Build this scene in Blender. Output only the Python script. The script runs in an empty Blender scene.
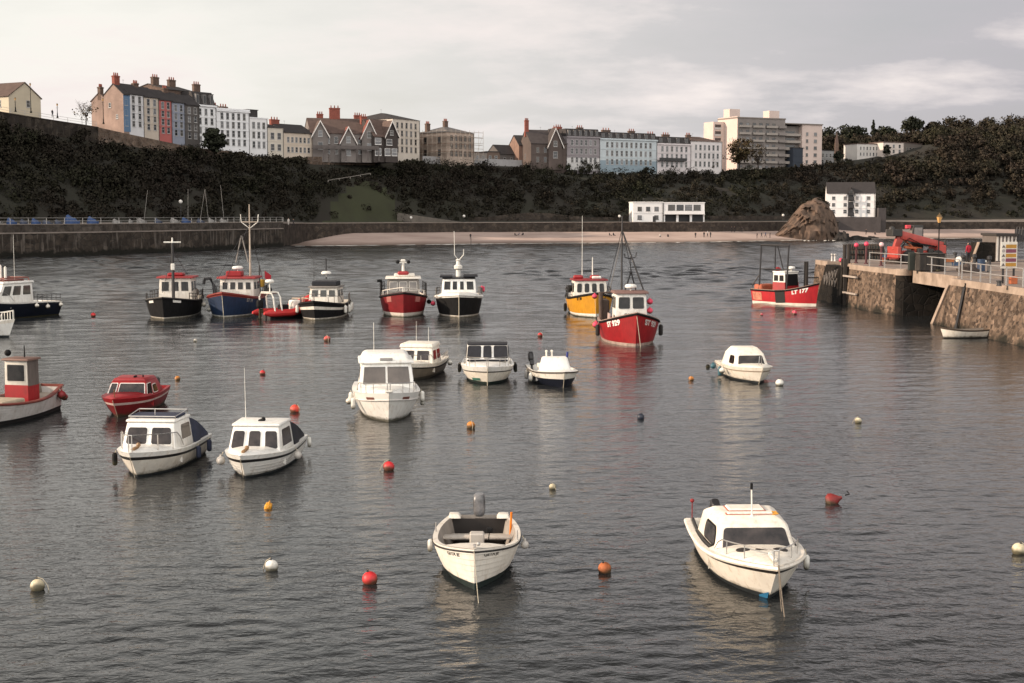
import bpy, bmesh, math, random
import numpy as np
from mathutils import Vector, Matrix, noise as mnoise
R = math.radians
PI = math.pi
random.seed(7)
scene = bpy.context.scene
COL = scene.collection

# ------------------------------------------------------------------ camera
CAM_H = 7.65
FPX = 1400.0
PITCH = math.atan(126.5 / FPX)
cam_data = bpy.data.cameras.new('camera')
cam_data.sensor_width = 36.0
cam_data.lens = FPX / 1024.0 * 36.0
cam_data.clip_start = 0.5
cam_data.clip_end = 9000
cam = bpy.data.objects.new('camera', cam_data)
COL.objects.link(cam)
cam.location = (0, 0, CAM_H)
cam.rotation_euler = (PI / 2 - PITCH, 0, 0)
scene.camera = cam

# ------------------------------------------------------------------ exposure
vs = scene.view_settings
vs.view_transform = 'Standard'
vs.look = 'None'
vs.gamma = 1.0
vs.use_curve_mapping = False
vs.exposure = 0.45
scene.cycles.max_bounces = 6
scene.cycles.caustics_reflective = False
scene.cycles.caustics_refractive = False

# ------------------------------------------------------------------ sun and sky
SUN_AZ = Vector((-0.985, -0.14))          # horizontal direction towards the sun
SUN_EL = R(20)
sd = Vector((SUN_AZ.x, SUN_AZ.y, 0)).normalized() * math.cos(SUN_EL) + Vector((0, 0, math.sin(SUN_EL)))
sun_data = bpy.data.lights.new('sun', 'SUN')
sun_data.energy = 4.4
sun_data.angle = R(0.6)
sun_data.color = (1.0, 0.80, 0.62)
sun = bpy.data.objects.new('sun', sun_data)
COL.objects.link(sun)
sun.rotation_euler = sd.to_track_quat('Z', 'Y').to_euler()
sun.location = sd * 300

world = bpy.data.worlds.new('World')
scene.world = world
world.use_nodes = True
wn = world.node_tree
wn.nodes.clear()
def WN(t, **kw):
    n = wn.nodes.new(t)
    for k, v in kw.items(): setattr(n, k, v)
    return n
sky = WN('ShaderNodeTexSky', sky_type='NISHITA', sun_disc=False)
sky.sun_elevation = SUN_EL
sky.sun_rotation = math.atan2(SUN_AZ.x, SUN_AZ.y)
sky.air_density = 1.2; sky.dust_density = 3.0; sky.ozone_density = 1.0
tc = WN('ShaderNodeTexCoord')
sep = WN('ShaderNodeSeparateXYZ'); wn.links.new(tc.outputs['Generated'], sep.inputs[0])
zc = WN('ShaderNodeMath', operation='MAXIMUM'); wn.links.new(sep.outputs['Z'], zc.inputs[0]); zc.inputs[1].default_value = 0.0
za = WN('ShaderNodeMath', operation='ADD'); wn.links.new(zc.outputs[0], za.inputs[0]); za.inputs[1].default_value = 0.20
dx = WN('ShaderNodeMath', operation='DIVIDE'); wn.links.new(sep.outputs['X'], dx.inputs[0]); wn.links.new(za.outputs[0], dx.inputs[1])
dy = WN('ShaderNodeMath', operation='DIVIDE'); wn.links.new(sep.outputs['Y'], dy.inputs[0]); wn.links.new(za.outputs[0], dy.inputs[1])
cmb = WN('ShaderNodeCombineXYZ'); wn.links.new(dx.outputs[0], cmb.inputs[0]); wn.links.new(dy.outputs[0], cmb.inputs[1])
nz = WN('ShaderNodeTexNoise'); nz.inputs['Scale'].default_value = 1.5; nz.inputs['Detail'].default_value = 7; nz.inputs['Roughness'].default_value = 0.58
mp = WN('ShaderNodeMapping'); mp.inputs['Scale'].default_value = (0.85, 1.0, 1); mp.inputs['Rotation'].default_value = (0, 0, R(14)); mp.inputs['Location'].default_value = (2.2, 0.7, 0)
wn.links.new(cmb.outputs[0], mp.inputs[0]); wn.links.new(mp.outputs[0], nz.inputs['Vector'])
# towards the sun: 0 far from it .. 1 at it
dot = WN('ShaderNodeVectorMath', operation='DOT_PRODUCT'); wn.links.new(tc.outputs['Generated'], dot.inputs[0]); dot.inputs[1].default_value = Vector((0.66, 0.75, 0.05)).normalized()   # the duller part of the sky lies to the right
mr = WN('ShaderNodeMapRange'); wn.links.new(dot.outputs['Value'], mr.inputs[0]); mr.inputs[1].default_value = 1.0; mr.inputs[2].default_value = 0.52; mr.interpolation_type = 'SMOOTHSTEP'
ccol = WN('ShaderNodeMix', data_type='RGBA'); wn.links.new(mr.outputs[0], ccol.inputs['Factor'])
ccol.inputs['A'].default_value = (3.75, 3.58, 3.85, 1)   # grey-mauve cloud base away from the sun
ccol.inputs['B'].default_value = (7.2, 7.0, 6.5, 1)    # cream cloud towards the sun
bright = WN('ShaderNodeMix', data_type='RGBA')
rmp = WN('ShaderNodeValToRGB'); rmp.color_ramp.elements[0].position = 0.49; rmp.color_ramp.elements[1].position = 0.66
wn.links.new(nz.outputs['Fac'], rmp.inputs[0])
wn.links.new(rmp.outputs[0], bright.inputs['Factor']); wn.links.new(ccol.outputs['Result'], bright.inputs['A'])
bright.inputs['B'].default_value = (6.9, 6.3, 6.05, 1)
cov = WN('ShaderNodeMapRange'); wn.links.new(nz.outputs['Fac'], cov.inputs[0])
cov.inputs[1].default_value = 0.30; cov.inputs[2].default_value = 0.55; cov.inputs[3].default_value = 0.80; cov.inputs[4].default_value = 1.0
zen = WN('ShaderNodeMapRange', interpolation_type='SMOOTHSTEP'); wn.links.new(sep.outputs['Z'], zen.inputs[0])   # unseen sky above the view, dimmed to darken the water
zen.inputs[1].default_value = 0.22; zen.inputs[2].default_value = 0.60; zen.inputs[3].default_value = 1.0; zen.inputs[4].default_value = 0.0
zcol = WN('ShaderNodeMix', data_type='RGBA'); wn.links.new(zen.outputs[0], zcol.inputs['Factor']); zcol.inputs['A'].default_value = (0.12, 0.105, 0.112, 1); zcol.inputs['B'].default_value = (1, 1, 1, 1)
bk = WN('ShaderNodeMapRange', interpolation_type='SMOOTHSTEP'); wn.links.new(sep.outputs['Y'], bk.inputs[0])                     # unseen sky behind the camera, brightened to fill the shaded fronts
bk.inputs[1].default_value = 0.15; bk.inputs[2].default_value = -0.5; bk.inputs[3].default_value = 0.0; bk.inputs[4].default_value = 1.0
zb_ = WN('ShaderNodeMix', data_type='RGBA'); wn.links.new(bk.outputs[0], zb_.inputs['Factor']); wn.links.new(zcol.outputs['Result'], zb_.inputs['A']); zb_.inputs['B'].default_value = (2.1, 2.1, 2.15, 1)
zm = WN('ShaderNodeMix', data_type='RGBA', blend_type='MULTIPLY'); zm.inputs['Factor'].default_value = 1.0
wn.links.new(bright.outputs['Result'], zm.inputs['A']); wn.links.new(zb_.outputs['Result'], zm.inputs['B'])
mixs = WN('ShaderNodeMix', data_type='RGBA')
wn.links.new(cov.outputs[0], mixs.inputs['Factor']); wn.links.new(sky.outputs[0], mixs.inputs['A']); wn.links.new(zm.outputs['Result'], mixs.inputs['B'])
bg = WN('ShaderNodeBackground'); bg.inputs['Strength'].default_value = 0.10
wn.links.new(mixs.outputs['Result'], bg.inputs['Color'])
wo = WN('ShaderNodeOutputWorld'); wn.links.new(bg.outputs[0], wo.inputs[0])

# ------------------------------------------------------------------ pixel -> place helpers (used to measure the photograph)
_f = Vector((0, math.cos(PITCH), -math.sin(PITCH))); _u = Vector((0, math.sin(PITCH), math.cos(PITCH))); _r = Vector((1, 0, 0))
def ray(px, py): return _f + _r * ((px - 512) / FPX) + _u * ((341.5 - py) / FPX)
def P(px, py, z=0.0):
    d = ray(px, py); k = (z - CAM_H) / d.z
    return Vector((0, 0, CAM_H)) + d * k
def PY(px, py, y):
    d = ray(px, py); k = y / d.y
    return Vector((0, 0, CAM_H)) + d * k
def xat(px, y): return PY(px, 215, y).x
def zat(py, y): return PY(512, py, y).z

# ------------------------------------------------------------------ materials
MATS = {}
def mat(name, col, rough=0.6, var=0.12, scale=3.0, metal=0.0, bump=0.0, bscale=20.0, spec=0.5, col2=None, stretch=(1, 1, 1), emit=None):
    if name in MATS: return MATS[name]
    m = bpy.data.materials.new(name); m.use_nodes = True
    nt = m.node_tree; n = nt.nodes; L = nt.links
    b = n['Principled BSDF']
    b.inputs['Roughness'].default_value = rough; b.inputs['Metallic'].default_value = metal
    b.inputs['Specular IOR Level'].default_value = spec
    t = n.new('ShaderNodeTexCoord'); mp_ = n.new('ShaderNodeMapping'); mp_.inputs['Scale'].default_value = stretch
    L.new(t.outputs['Object'], mp_.inputs[0])
    z = n.new('ShaderNodeTexNoise'); z.inputs['Scale'].default_value = scale; z.inputs['Detail'].default_value = 5; z.inputs['Roughness'].default_value = 0.62
    L.new(mp_.outputs[0], z.inputs['Vector'])
    r = n.new('ShaderNodeValToRGB')
    c = Vector(col[:3])
    c2 = Vector(col2[:3]) if col2 else c * (1 + var)
    c1 = c if col2 else c * (1 - var)
    r.color_ramp.elements[0].position = 0.34; r.color_ramp.elements[1].position = 0.68
    r.color_ramp.elements[0].color = (*c1, 1); r.color_ramp.elements[1].color = (min(c2[0], 1), min(c2[1], 1), min(c2[2], 1), 1)
    L.new(z.outputs['Fac'], r.inputs[0]); L.new(r.outputs[0], b.inputs['Base Color'])
    if bump > 0:
        z2 = n.new('ShaderNodeTexNoise'); z2.inputs['Scale'].default_value = bscale; z2.inputs['Detail'].default_value = 4
        L.new(mp_.outputs[0], z2.inputs['Vector'])
        bp = n.new('ShaderNodeBump'); bp.inputs['Strength'].default_value = bump; bp.inputs['Distance'].default_value = 0.05
        L.new(z2.outputs['Fac'], bp.inputs['Height']); L.new(bp.outputs[0], b.inputs['Normal'])
    if emit:
        b.inputs['Emission Color'].default_value = (*emit[:3], 1); b.inputs['Emission Strength'].default_value = emit[3]
    MATS[name] = m
    return m

def stone_mat(name, c1, c2, mortar, scale=1.6, stretch=(1, 1, 1.6), weed=None, weed_col=(0.012, 0.011, 0.008), streak=0.0, streak_col=(0.03, 0.02, 0.014)):
    """rubble masonry: voronoi stones of differing tone, dark joints, weed up to the tide line"""
    if name in MATS: return MATS[name]
    m = bpy.data.materials.new(name); m.use_nodes = True
    nt = m.node_tree; n = nt.nodes; L = nt.links; b = n['Principled BSDF']; b.inputs['Roughness'].default_value = 0.9
    b.inputs['Specular IOR Level'].default_value = 0.25
    t = n.new('ShaderNodeTexCoord'); mp_ = n.new('ShaderNodeMapping'); mp_.inputs['Scale'].default_value = stretch
    L.new(t.outputs['Object'], mp_.inputs[0])
    v = n.new('ShaderNodeTexVoronoi'); v.inputs['Scale'].default_value = scale; L.new(mp_.outputs[0], v.inputs['Vector'])
    e = n.new('ShaderNodeTexVoronoi'); e.feature = 'DISTANCE_TO_EDGE'; e.inputs['Scale'].default_value = scale; L.new(mp_.outputs[0], e.inputs['Vector'])
    cr = n.new('ShaderNodeMix'); cr.data_type = 'RGBA'; cr.inputs['A'].default_value = (*c1, 1); cr.inputs['B'].default_value = (*c2, 1)
    sp = n.new('ShaderNodeSeparateColor'); L.new(v.outputs['Color'], sp.inputs[0]); L.new(sp.outputs[0], cr.inputs['Factor'])
    nz_ = n.new('ShaderNodeTexNoise'); nz_.inputs['Scale'].default_value = 0.6; nz_.inputs['Detail'].default_value = 9; nz_.inputs['Roughness'].default_value = 0.68; L.new(t.outputs['Object'], nz_.inputs['Vector'])
    dm = n.new('ShaderNodeMix'); dm.data_type = 'RGBA'; dm.blend_type = 'MULTIPLY'; dm.inputs['Factor'].default_value = 0.95
    rr = n.new('ShaderNodeValToRGB'); rr.color_ramp.elements[0].position = 0.36; rr.color_ramp.elements[0].color = (0.36, 0.32, 0.28, 1); rr.color_ramp.elements[1].position = 0.62
    rr.color_ramp.elements[1].color = (1.1, 1.05, 1.0, 1)
    L.new(nz_.outputs['Fac'], rr.inputs[0]); L.new(cr.outputs['Result'], dm.inputs['A']); L.new(rr.outputs[0], dm.inputs['B'])
    mo = n.new('ShaderNodeMapRange'); mo.inputs[1].default_value = 0.015; mo.inputs[2].default_value = 0.06; L.new(e.outputs['Distance'], mo.inputs[0])
    mm = n.new('ShaderNodeMix'); mm.data_type = 'RGBA'; mm.inputs['A'].default_value = (*mortar, 1); L.new(mo.outputs[0], mm.inputs['Factor']); L.new(dm.outputs['Result'], mm.inputs['B'])
    out = mm.outputs['Result']
    if streak > 0:
        mp2 = n.new('ShaderNodeMapping'); mp2.inputs['Scale'].default_value = (0.9, 0.9, 0.12); L.new(t.outputs['Object'], mp2.inputs[0])
        ns = n.new('ShaderNodeTexNoise'); ns.inputs['Scale'].default_value = 1.3; ns.inputs['Detail'].default_value = 4; L.new(mp2.outputs[0], ns.inputs['Vector'])
        rs = n.new('ShaderNodeMapRange'); rs.inputs[1].default_value = 0.55; rs.inputs[2].default_value = 0.68; rs.inputs[4].default_value = streak; L.new(ns.outputs['Fac'], rs.inputs[0])
        ms = n.new('ShaderNodeMix'); ms.data_type = 'RGBA'; ms.inputs['B'].default_value = (*streak_col, 1); L.new(rs.outputs[0], ms.inputs['Factor']); L.new(out, ms.inputs['A']); out = ms.outputs['Result']
    if weed is not None:
        g = n.new('ShaderNodeNewGeometry'); s = n.new('ShaderNodeSeparateXYZ'); L.new(g.outputs['Position'], s.inputs[0])
        nw = n.new('ShaderNodeTexNoise'); nw.inputs['Scale'].default_value = 0.8; nw.inputs['Detail'].default_value = 5; L.new(t.outputs['Object'], nw.inputs['Vector'])
        a = n.new('ShaderNodeMath'); a.operation = 'MULTIPLY_ADD'; a.inputs[1].default_value = 1.9; L.new(nw.outputs['Fac'], a.inputs[0]); L.new(s.outputs['Z'], a.inputs[2])
        w = n.new('ShaderNodeMapRange'); w.inputs[1].default_value = weed + 0.75; w.inputs[2].default_value = weed + 1.25; L.new(a.outputs[0], w.inputs[0])
        mw = n.new('ShaderNodeMix'); mw.data_type = 'RGBA'; mw.inputs['A'].default_value = (*weed_col, 1); L.new(w.outputs[0], mw.inputs['Factor']); L.new(out, mw.inputs['B']); out = mw.outputs['Result']
    L.new(out, b.inputs['Base Color'])
    bp = n.new('ShaderNodeBump'); bp.inputs['Strength'].default_value = 0.6; bp.inputs['Distance'].default_value = 0.08
    L.new(mo.outputs[0], bp.inputs['Height']); L.new(bp.outputs[0], b.inputs['Normal'])
    MATS[name] = m
    return m

def leaf_mat(name, ca, cb, cc):
    """foliage: each leaf spray has its own green or brown by the mesh's tone attribute"""
    if name in MATS: return MATS[name]
    m = bpy.data.materials.new(name); m.use_nodes = True
    nt = m.node_tree; n = nt.nodes; L = nt.links; b = n['Principled BSDF']; b.inputs['Roughness'].default_value = 0.75; b.inputs['Specular IOR Level'].default_value = 0.2
    a = n.new('ShaderNodeAttribute'); a.attribute_name = 'tone'
    r = n.new('ShaderNodeValToRGB'); r.color_ramp.elements[0].color = (*ca, 1); r.color_ramp.elements[1].color = (*cc, 1)
    e = r.color_ramp.elements.new(0.5); e.color = (*cb, 1)
    L.new(a.outputs['Fac'], r.inputs[0]); L.new(r.outputs[0], b.inputs['Base Color'])
    MATS[name] = m
    return m

# ------------------------------------------------------------------ object helpers
def link(o, parent=None):
    COL.objects.link(o)
    if parent is not None: o.parent = parent
    return o
def tag(o, label=None, cat=None, group=None, kind=None):
    if label: o['label'] = label
    if cat: o['category'] = cat
    if group: o['group'] = group
    if kind: o['kind'] = kind
    return o
def empty(name, loc=(0, 0, 0), rz=0.0, label=None, cat=None, group=None):
    o = bpy.data.objects.new(name, None); COL.objects.link(o)
    o.location = loc; o.rotation_euler = (0, 0, rz); o.empty_display_size = 0.3
    return tag(o, label, cat, group)
def build(name, bm, mats, parent=None, smooth=30, loc=None):
    bmesh.ops.recalc_face_normals(bm, faces=bm.faces)
    me = bpy.data.meshes.new(name); bm.to_mesh(me); bm.free()
    if not isinstance(mats, (list, tuple)): mats = [mats]
    for m in mats: me.materials.append(m)
    if smooth:
        me.shade_smooth(); me.set_sharp_from_angle(angle=R(smooth))
    o = bpy.data.objects.new(name, me)
    if loc is not None: o.location = loc
    return link(o, parent)
def copy_tree(o, parent=None):
    c = o.copy(); COL.objects.link(c); c.parent = parent
    for ch in list(o.children): copy_tree(ch, c)
    return c
def BM(): return bmesh.new()
def poly(bm, pts, mi=0):
    f = bm.faces.new([bm.verts.new(p) for p in pts]); f.material_index = mi; return f
def box(bm, x0, x1, y0, y1, z0, z1, mi=0, bevel=0.0, rot=None, org=(0, 0, 0), seg=1):
    vs_ = [bm.verts.new((x, y, z)) for z in (z0, z1) for (x, y) in ((x0, y0), (x1, y0), (x1, y1), (x0, y1))]
    idx = [(0, 3, 2, 1), (4, 5, 6, 7), (0, 1, 5, 4), (1, 2, 6, 5), (2, 3, 7, 6), (3, 0, 4, 7)]
    fs = [bm.faces.new([vs_[i] for i in q]) for q in idx]
    for f in fs: f.material_index = mi
    if bevel > 0:
        es = list({e for f in fs for e in f.edges})
        r = bmesh.ops.bevel(bm, geom=es, offset=bevel, segments=seg, affect='EDGES', profile=0.5)
        for f in r['faces']: f.material_index = mi
        vs_ = list({v for f in r['faces'] for v in f.verts} | {v for v in vs_ if v.is_valid})
    if rot is not None:
        o = Vector(org)
        for v in vs_: v.co = rot @ (v.co - o) + o
    return vs_
def hexa(bm, b4, t4, mi=0, bevel=0.0, seg=2):
    """block from 4 bottom corners and 4 top corners (same order, counter clockwise)"""
    vs_ = [bm.verts.new(p) for p in list(b4) + list(t4)]
    idx = [(0, 3, 2, 1), (4, 5, 6, 7), (0, 1, 5, 4), (1, 2, 6, 5), (2, 3, 7, 6), (3, 0, 4, 7)]
    fs = [bm.faces.new([vs_[i] for i in q]) for q in idx]
    for f in fs: f.material_index = mi
    if bevel > 0:
        es = list({e for f in fs for e in f.edges})
        r = bmesh.ops.bevel(bm, geom=es, offset=bevel, segments=seg, affect='EDGES', profile=0.5)
        for f in r['faces']: f.material_index = mi
def tube(bm, pts, r, n=6, mi=0, closed=False, r2=None):
    pts = [Vector(p) for p in pts]; N = len(pts); rings = []
    for i, p in enumerate(pts):
        a = pts[(i - 1) % N] if (closed or i > 0) else p
        b = pts[(i + 1) % N] if (closed or i < N - 1) else p
        d = (b - a).normalized()
        up = Vector((0, 0, 1)) if abs(d.z) < 0.95 else Vector((1, 0, 0))
        s = d.cross(up).normalized(); t = s.cross(d).normalized()
        rr = r if r2 is None else r + (r2 - r) * i / max(1, N - 1)
        if isinstance(r, (list, tuple)): rr = r[i]
        rings.append([bm.verts.new(p + s * (rr * math.cos(2 * PI * k / n)) + t * (rr * math.sin(2 * PI * k / n))) for k in range(n)])
    M = N if closed else N - 1
    for i in range(M):
        A, B_ = rings[i], rings[(i + 1) % N]
        for k in range(n):
            f = bm.faces.new((A[k], A[(k + 1) % n], B_[(k + 1) % n], B_[k])); f.material_index = mi
    if not closed:
        for ring in (rings[0], rings[-1]):
            f = bm.faces.new(ring); f.material_index = mi
def lathe(bm, prof, c=(0, 0, 0), n=14, mi=0, axis=None, squash=1.0):
    """profile of (radius, height) turned round z (or round axis)"""
    q = Vector((0, 0, 1)).rotation_difference(Vector(axis).normalized()) if axis is not None else None
    c = Vector(c); rings = []
    for (r, z) in prof:
        if r < 1e-5:
            p = Vector((0, 0, z)); p = q @ p if q else p
            rings.append([bm.verts.new(c + p)])
        else:
            ring = []
            for k in range(n):
                p = Vector((r * math.cos(2 * PI * k / n), r * squash * math.sin(2 * PI * k / n), z)); p = q @ p if q else p
                ring.append(bm.verts.new(c + p))
            rings.append(ring)
    for i in range(len(rings) - 1):
        A, B_ = rings[i], rings[i + 1]
        m_ = mi[i] if isinstance(mi, (list, tuple)) else mi
        for k in range(n):
            k2 = (k + 1) % n
            if len(A) == 1 and len(B_) == 1: continue
            if len(A) == 1: f = bm.faces.new((A[0], B_[k2], B_[k]))
            elif len(B_) == 1: f = bm.faces.new((A[k], A[k2], B_[0]))
            else: f = bm.faces.new((A[k], A[k2], B_[k2], B_[k]))
            f.material_index = m_
    for ring in (rings[0], rings[-1]):
        if len(ring) > 1:
            f = bm.faces.new(ring); f.material_index = mi[0] if isinstance(mi, (list, tuple)) else mi
def ball_prof(r, zc=0.0, n=8, sq=1.0): return [(r * math.sin(PI * i / n) if 0 < i < n else 0.0, zc - r * sq * math.cos(PI * i / n)) for i in range(n + 1)]
def capsule_prof(r, h, n=4):
    p = [(r * math.sin(PI / 2 * i / n), r - r * math.cos(PI / 2 * i / n)) for i in range(n + 1)]
    q = [(a, h - b) for a, b in reversed(p)]
    p[0] = (0, 0); q[-1] = (0, h)
    return p + q
def bil(q, u, v):
    bl, br, tr, tl = [Vector(p) for p in q]
    return (bl * (1 - u) + br * u) * (1 - v) + (tl * (1 - u) + tr * u) * v
def panel(bm, q, u0, u1, v0, v1, off=0.02, mi=0, rad=0.0, back=0.03):
    """a thin raised panel on a wall quad q (bl, br, tr, tl seen from outside); rounded corners when rad > 0"""
    bl, br, tr, tl = [Vector(p) for p in q]
    nrm = (br - bl).cross(tl - bl).normalized()
    W = (br - bl).length * (u1 - u0); H = (tl - bl).length * (v1 - v0)
    pts = []
    if rad <= 0: uv = [(u0, v0), (u1, v0), (u1, v1), (u0, v1)]
    else:
        ru, rv = min(rad / W, 0.49) * (u1 - u0), min(rad / H, 0.49) * (v1 - v0)
        uv = []
        for (cu, cv, a0) in ((u1 - ru, v0 + rv, -90), (u1 - ru, v1 - rv, 0), (u0 + ru, v1 - rv, 90), (u0 + ru, v0 + rv, 180)):
            for k in range(5):
                a = R(a0 + 22.5 * k); uv.append((cu + ru * math.cos(a), cv + rv * math.sin(a)))
    front = [bm.verts.new(bil(q, u, v) + nrm * off) for u, v in uv]
    rear = [bm.verts.new(bil(q, u, v) - nrm * back) for u, v in uv]
    f = bm.faces.new(front); f.material_index = mi
    n = len(front)
    for k in range(n):
        f = bm.faces.new((front[k], rear[k], rear[(k + 1) % n], front[(k + 1) % n])); f.material_index = mi
def win(parent, q, u0, u1, v0, v1, frame_m, glass_m, fw=0.05, rad=0.06, off=0.015, name='window'):
    """a window: frame with the pane in it, one part"""
    bl, br, tr, tl = [Vector(p) for p in q]
    W = (br - bl).length; H = (tl - bl).length
    bm = BM()
    panel(bm, q, u0, u1, v0, v1, off, 0, rad)
    panel(bm, q, u0 + fw / W, u1 - fw / W, v0 + fw / H, v1 - fw / H, off + 0.008, 1, max(0, rad - fw * 0.6))
    return build(name, bm, [frame_m, glass_m], parent, smooth=20)
def text_mesh(txt, size, bold=0.0):
    c = bpy.data.curves.new('lettering', 'FONT'); c.body = txt; c.size = size; c.extrude = 0.0; c.offset = bold
    o = bpy.data.objects.new('lettering', c); COL.objects.link(o)
    dg = bpy.context.evaluated_depsgraph_get()
    me = bpy.data.meshes.new_from_object(o.evaluated_get(dg))
    vs_ = [v.co.copy() for v in me.vertices]; fs = [tuple(p.vertices) for p in me.polygons]
    bpy.data.objects.remove(o); bpy.data.meshes.remove(me); bpy.data.curves.remove(c)
    return vs_, fs
def lettering(txt, size, q, u, v, mats, parent, off=0.02, bold=0.0, name='lettering'):
    """flat letters on a wall quad, starting at u, v"""
    vs_, fs = text_mesh(txt, size, bold)
    bl, br, tr, tl = [Vector(p) for p in q]; ex = (br - bl).normalized(); ez = (tl - bl).normalized(); nrm = ex.cross(ez).normalized()
    o = bil(q, u, v) + nrm * off
    bm = BM(); bv = [bm.verts.new(o + ex * p.x + ez * p.y) for p in vs_]
    for f in fs:
        try: bm.faces.new([bv[i] for i in f])
        except ValueError: pass
    return build(name, bm, mats, parent, smooth=0)

def weathered(name, col, rough=0.38, var=0.08, scale=2.5, dirt=(0.20, 0.14, 0.085), amount=0.48, scum=0.9):
    """paint with run-off streaks and a weedy scum line just above the water (object z = 0)"""
    if name in MATS: return MATS[name]
    m = mat(name, col, rough, var, scale); nt = m.node_tree; n = nt.nodes; L = nt.links; b = n['Principled BSDF']
    src = b.inputs['Base Color'].links[0].from_socket
    t = n.new('ShaderNodeTexCoord'); mp_ = n.new('ShaderNodeMapping'); mp_.inputs['Scale'].default_value = (7, 7, 0.7); L.new(t.outputs['Object'], mp_.inputs[0])
    z = n.new('ShaderNodeTexNoise'); z.inputs['Scale'].default_value = 1.0; z.inputs['Detail'].default_value = 6; z.inputs['Roughness'].default_value = 0.7; L.new(mp_.outputs[0], z.inputs['Vector'])
    k = n.new('ShaderNodeMapRange'); k.inputs[1].default_value = 0.50; k.inputs[2].default_value = 0.74; k.inputs[4].default_value = amount; L.new(z.outputs['Fac'], k.inputs[0])
    x = n.new('ShaderNodeMix'); x.data_type = 'RGBA'; x.blend_type = 'MULTIPLY'; x.inputs['B'].default_value = (dirt[0] * 2.2, dirt[1] * 2.2, dirt[2] * 2.2, 1); L.new(k.outputs[0], x.inputs['Factor']); L.new(src, x.inputs['A'])
    s = n.new('ShaderNodeSeparateXYZ'); L.new(t.outputs['Object'], s.inputs[0])
    q = n.new('ShaderNodeTexNoise'); q.inputs['Scale'].default_value = 5; q.inputs['Detail'].default_value = 4; L.new(t.outputs['Object'], q.inputs['Vector'])
    a = n.new('ShaderNodeMath'); a.operation = 'MULTIPLY_ADD'; a.inputs[1].default_value = -0.22; L.new(q.outputs['Fac'], a.inputs[0]); L.new(s.outputs['Z'], a.inputs[2])
    w = n.new('ShaderNodeMapRange'); w.inputs[1].default_value = 0.06; w.inputs[2].default_value = -0.06; w.inputs[3].default_value = 0.0; w.inputs[4].default_value = scum; L.new(a.outputs[0], w.inputs[0])
    y = n.new('ShaderNodeMix'); y.data_type = 'RGBA'; y.inputs['B'].default_value = (0.045, 0.040, 0.020, 1); L.new(w.outputs[0], y.inputs['Factor']); L.new(x.outputs['Result'], y.inputs['A'])
    L.new(y.outputs['Result'], b.inputs['Base Color'])
    if max(col) < 0.02: b.inputs['Specular IOR Level'].default_value = 0.22
    rr = n.new('ShaderNodeMapRange'); rr.inputs[3].default_value = rough * 0.8; rr.inputs[4].default_value = min(1, rough * 1.7); L.new(z.outputs['Fac'], rr.inputs[0]); L.new(rr.outputs[0], b.inputs['Roughness'])
    return m

# common materials
WHITE = weathered('white_gelcoat', (0.76, 0.745, 0.70), 0.32, 0.07, 2.5)
CREAM = weathered('cream_gelcoat', (0.75, 0.70, 0.61), 0.35, 0.08, 2.5)
GLASS = mat('dark_window_glass', (0.006, 0.006, 0.007), 0.06, 0.2, 2.2, spec=0.32, col2=(0.030, 0.028, 0.027))
GLASS_BROWN = mat('smoked_window_glass', (0.008, 0.006, 0.007), 0.06, 0.25, 2.4, spec=0.35, col2=(0.050, 0.040, 0.038))
BLACK = weathered('black_paint', (0.006, 0.006, 0.0065), 0.6, 0.3, 3)
RUBBER = mat('black_rubber', (0.014, 0.013, 0.012), 0.75, 0.3, 6)
RED = weathered('red_paint', (0.27, 0.010, 0.013), 0.38, 0.16, 2.0)
DKRED = weathered('dark_red_paint', (0.20, 0.010, 0.012), 0.45, 0.2, 2.0)
NAVY = mat('navy_paint', (0.005, 0.007, 0.014), 0.4, 0.25, 2.0)
BLUEP = weathered('blue_paint', (0.006, 0.020, 0.055), 0.5, 0.2, 2.0)
YELLOW = weathered('yellow_paint', (0.52, 0.24, 0.014), 0.4, 0.1, 2.0)
ANTIFOUL = mat('dark_antifouling', (0.012, 0.016, 0.018), 0.7, 0.4, 5)
STEEL = mat('stainless_tube', (0.55, 0.53, 0.50), 0.28, 0.1, 6, metal=0.9)
GALV = mat('galvanised_steel', (0.42, 0.40, 0.38), 0.5, 0.15, 6, metal=0.5)
DKSTEEL = mat('dark_painted_steel', (0.018, 0.017, 0.018), 0.5, 0.3, 5)
ROPE = mat('mooring_rope', (0.42, 0.37, 0.28), 0.9, 0.2, 30)
WOOD = mat('worn_timber', (0.16, 0.085, 0.045), 0.75, 0.35, 4, stretch=(1, 6, 6))
CANVAS = mat('dark_canvas', (0.012, 0.013, 0.018), 0.85, 0.35, 5)
CANVAS_BLUE = mat('navy_canvas_cover', (0.022, 0.028, 0.055), 0.85, 0.3, 5)
DECKGREY = mat('grey_deck_paint', (0.30, 0.28, 0.26), 0.7, 0.2, 5)
DECKRED = mat('red_oxide_deck', (0.20, 0.035, 0.02), 0.7, 0.25, 4)
CREAMP = weathered('off_white_boat_paint', (0.66, 0.62, 0.55), 0.45, 0.1, 2.5)
ORANGE = mat('orange_plastic', (0.75, 0.20, 0.01), 0.5, 0.12, 6)
REDB = weathered('red_buoy_plastic', (0.60, 0.022, 0.026), 0.42, 0.15, 5)
PINKB = weathered('pink_buoy_plastic', (0.72, 0.06, 0.12), 0.45, 0.12, 5)
WHITEB = weathered('white_buoy_plastic', (0.70, 0.68, 0.62), 0.45, 0.12, 5)
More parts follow.
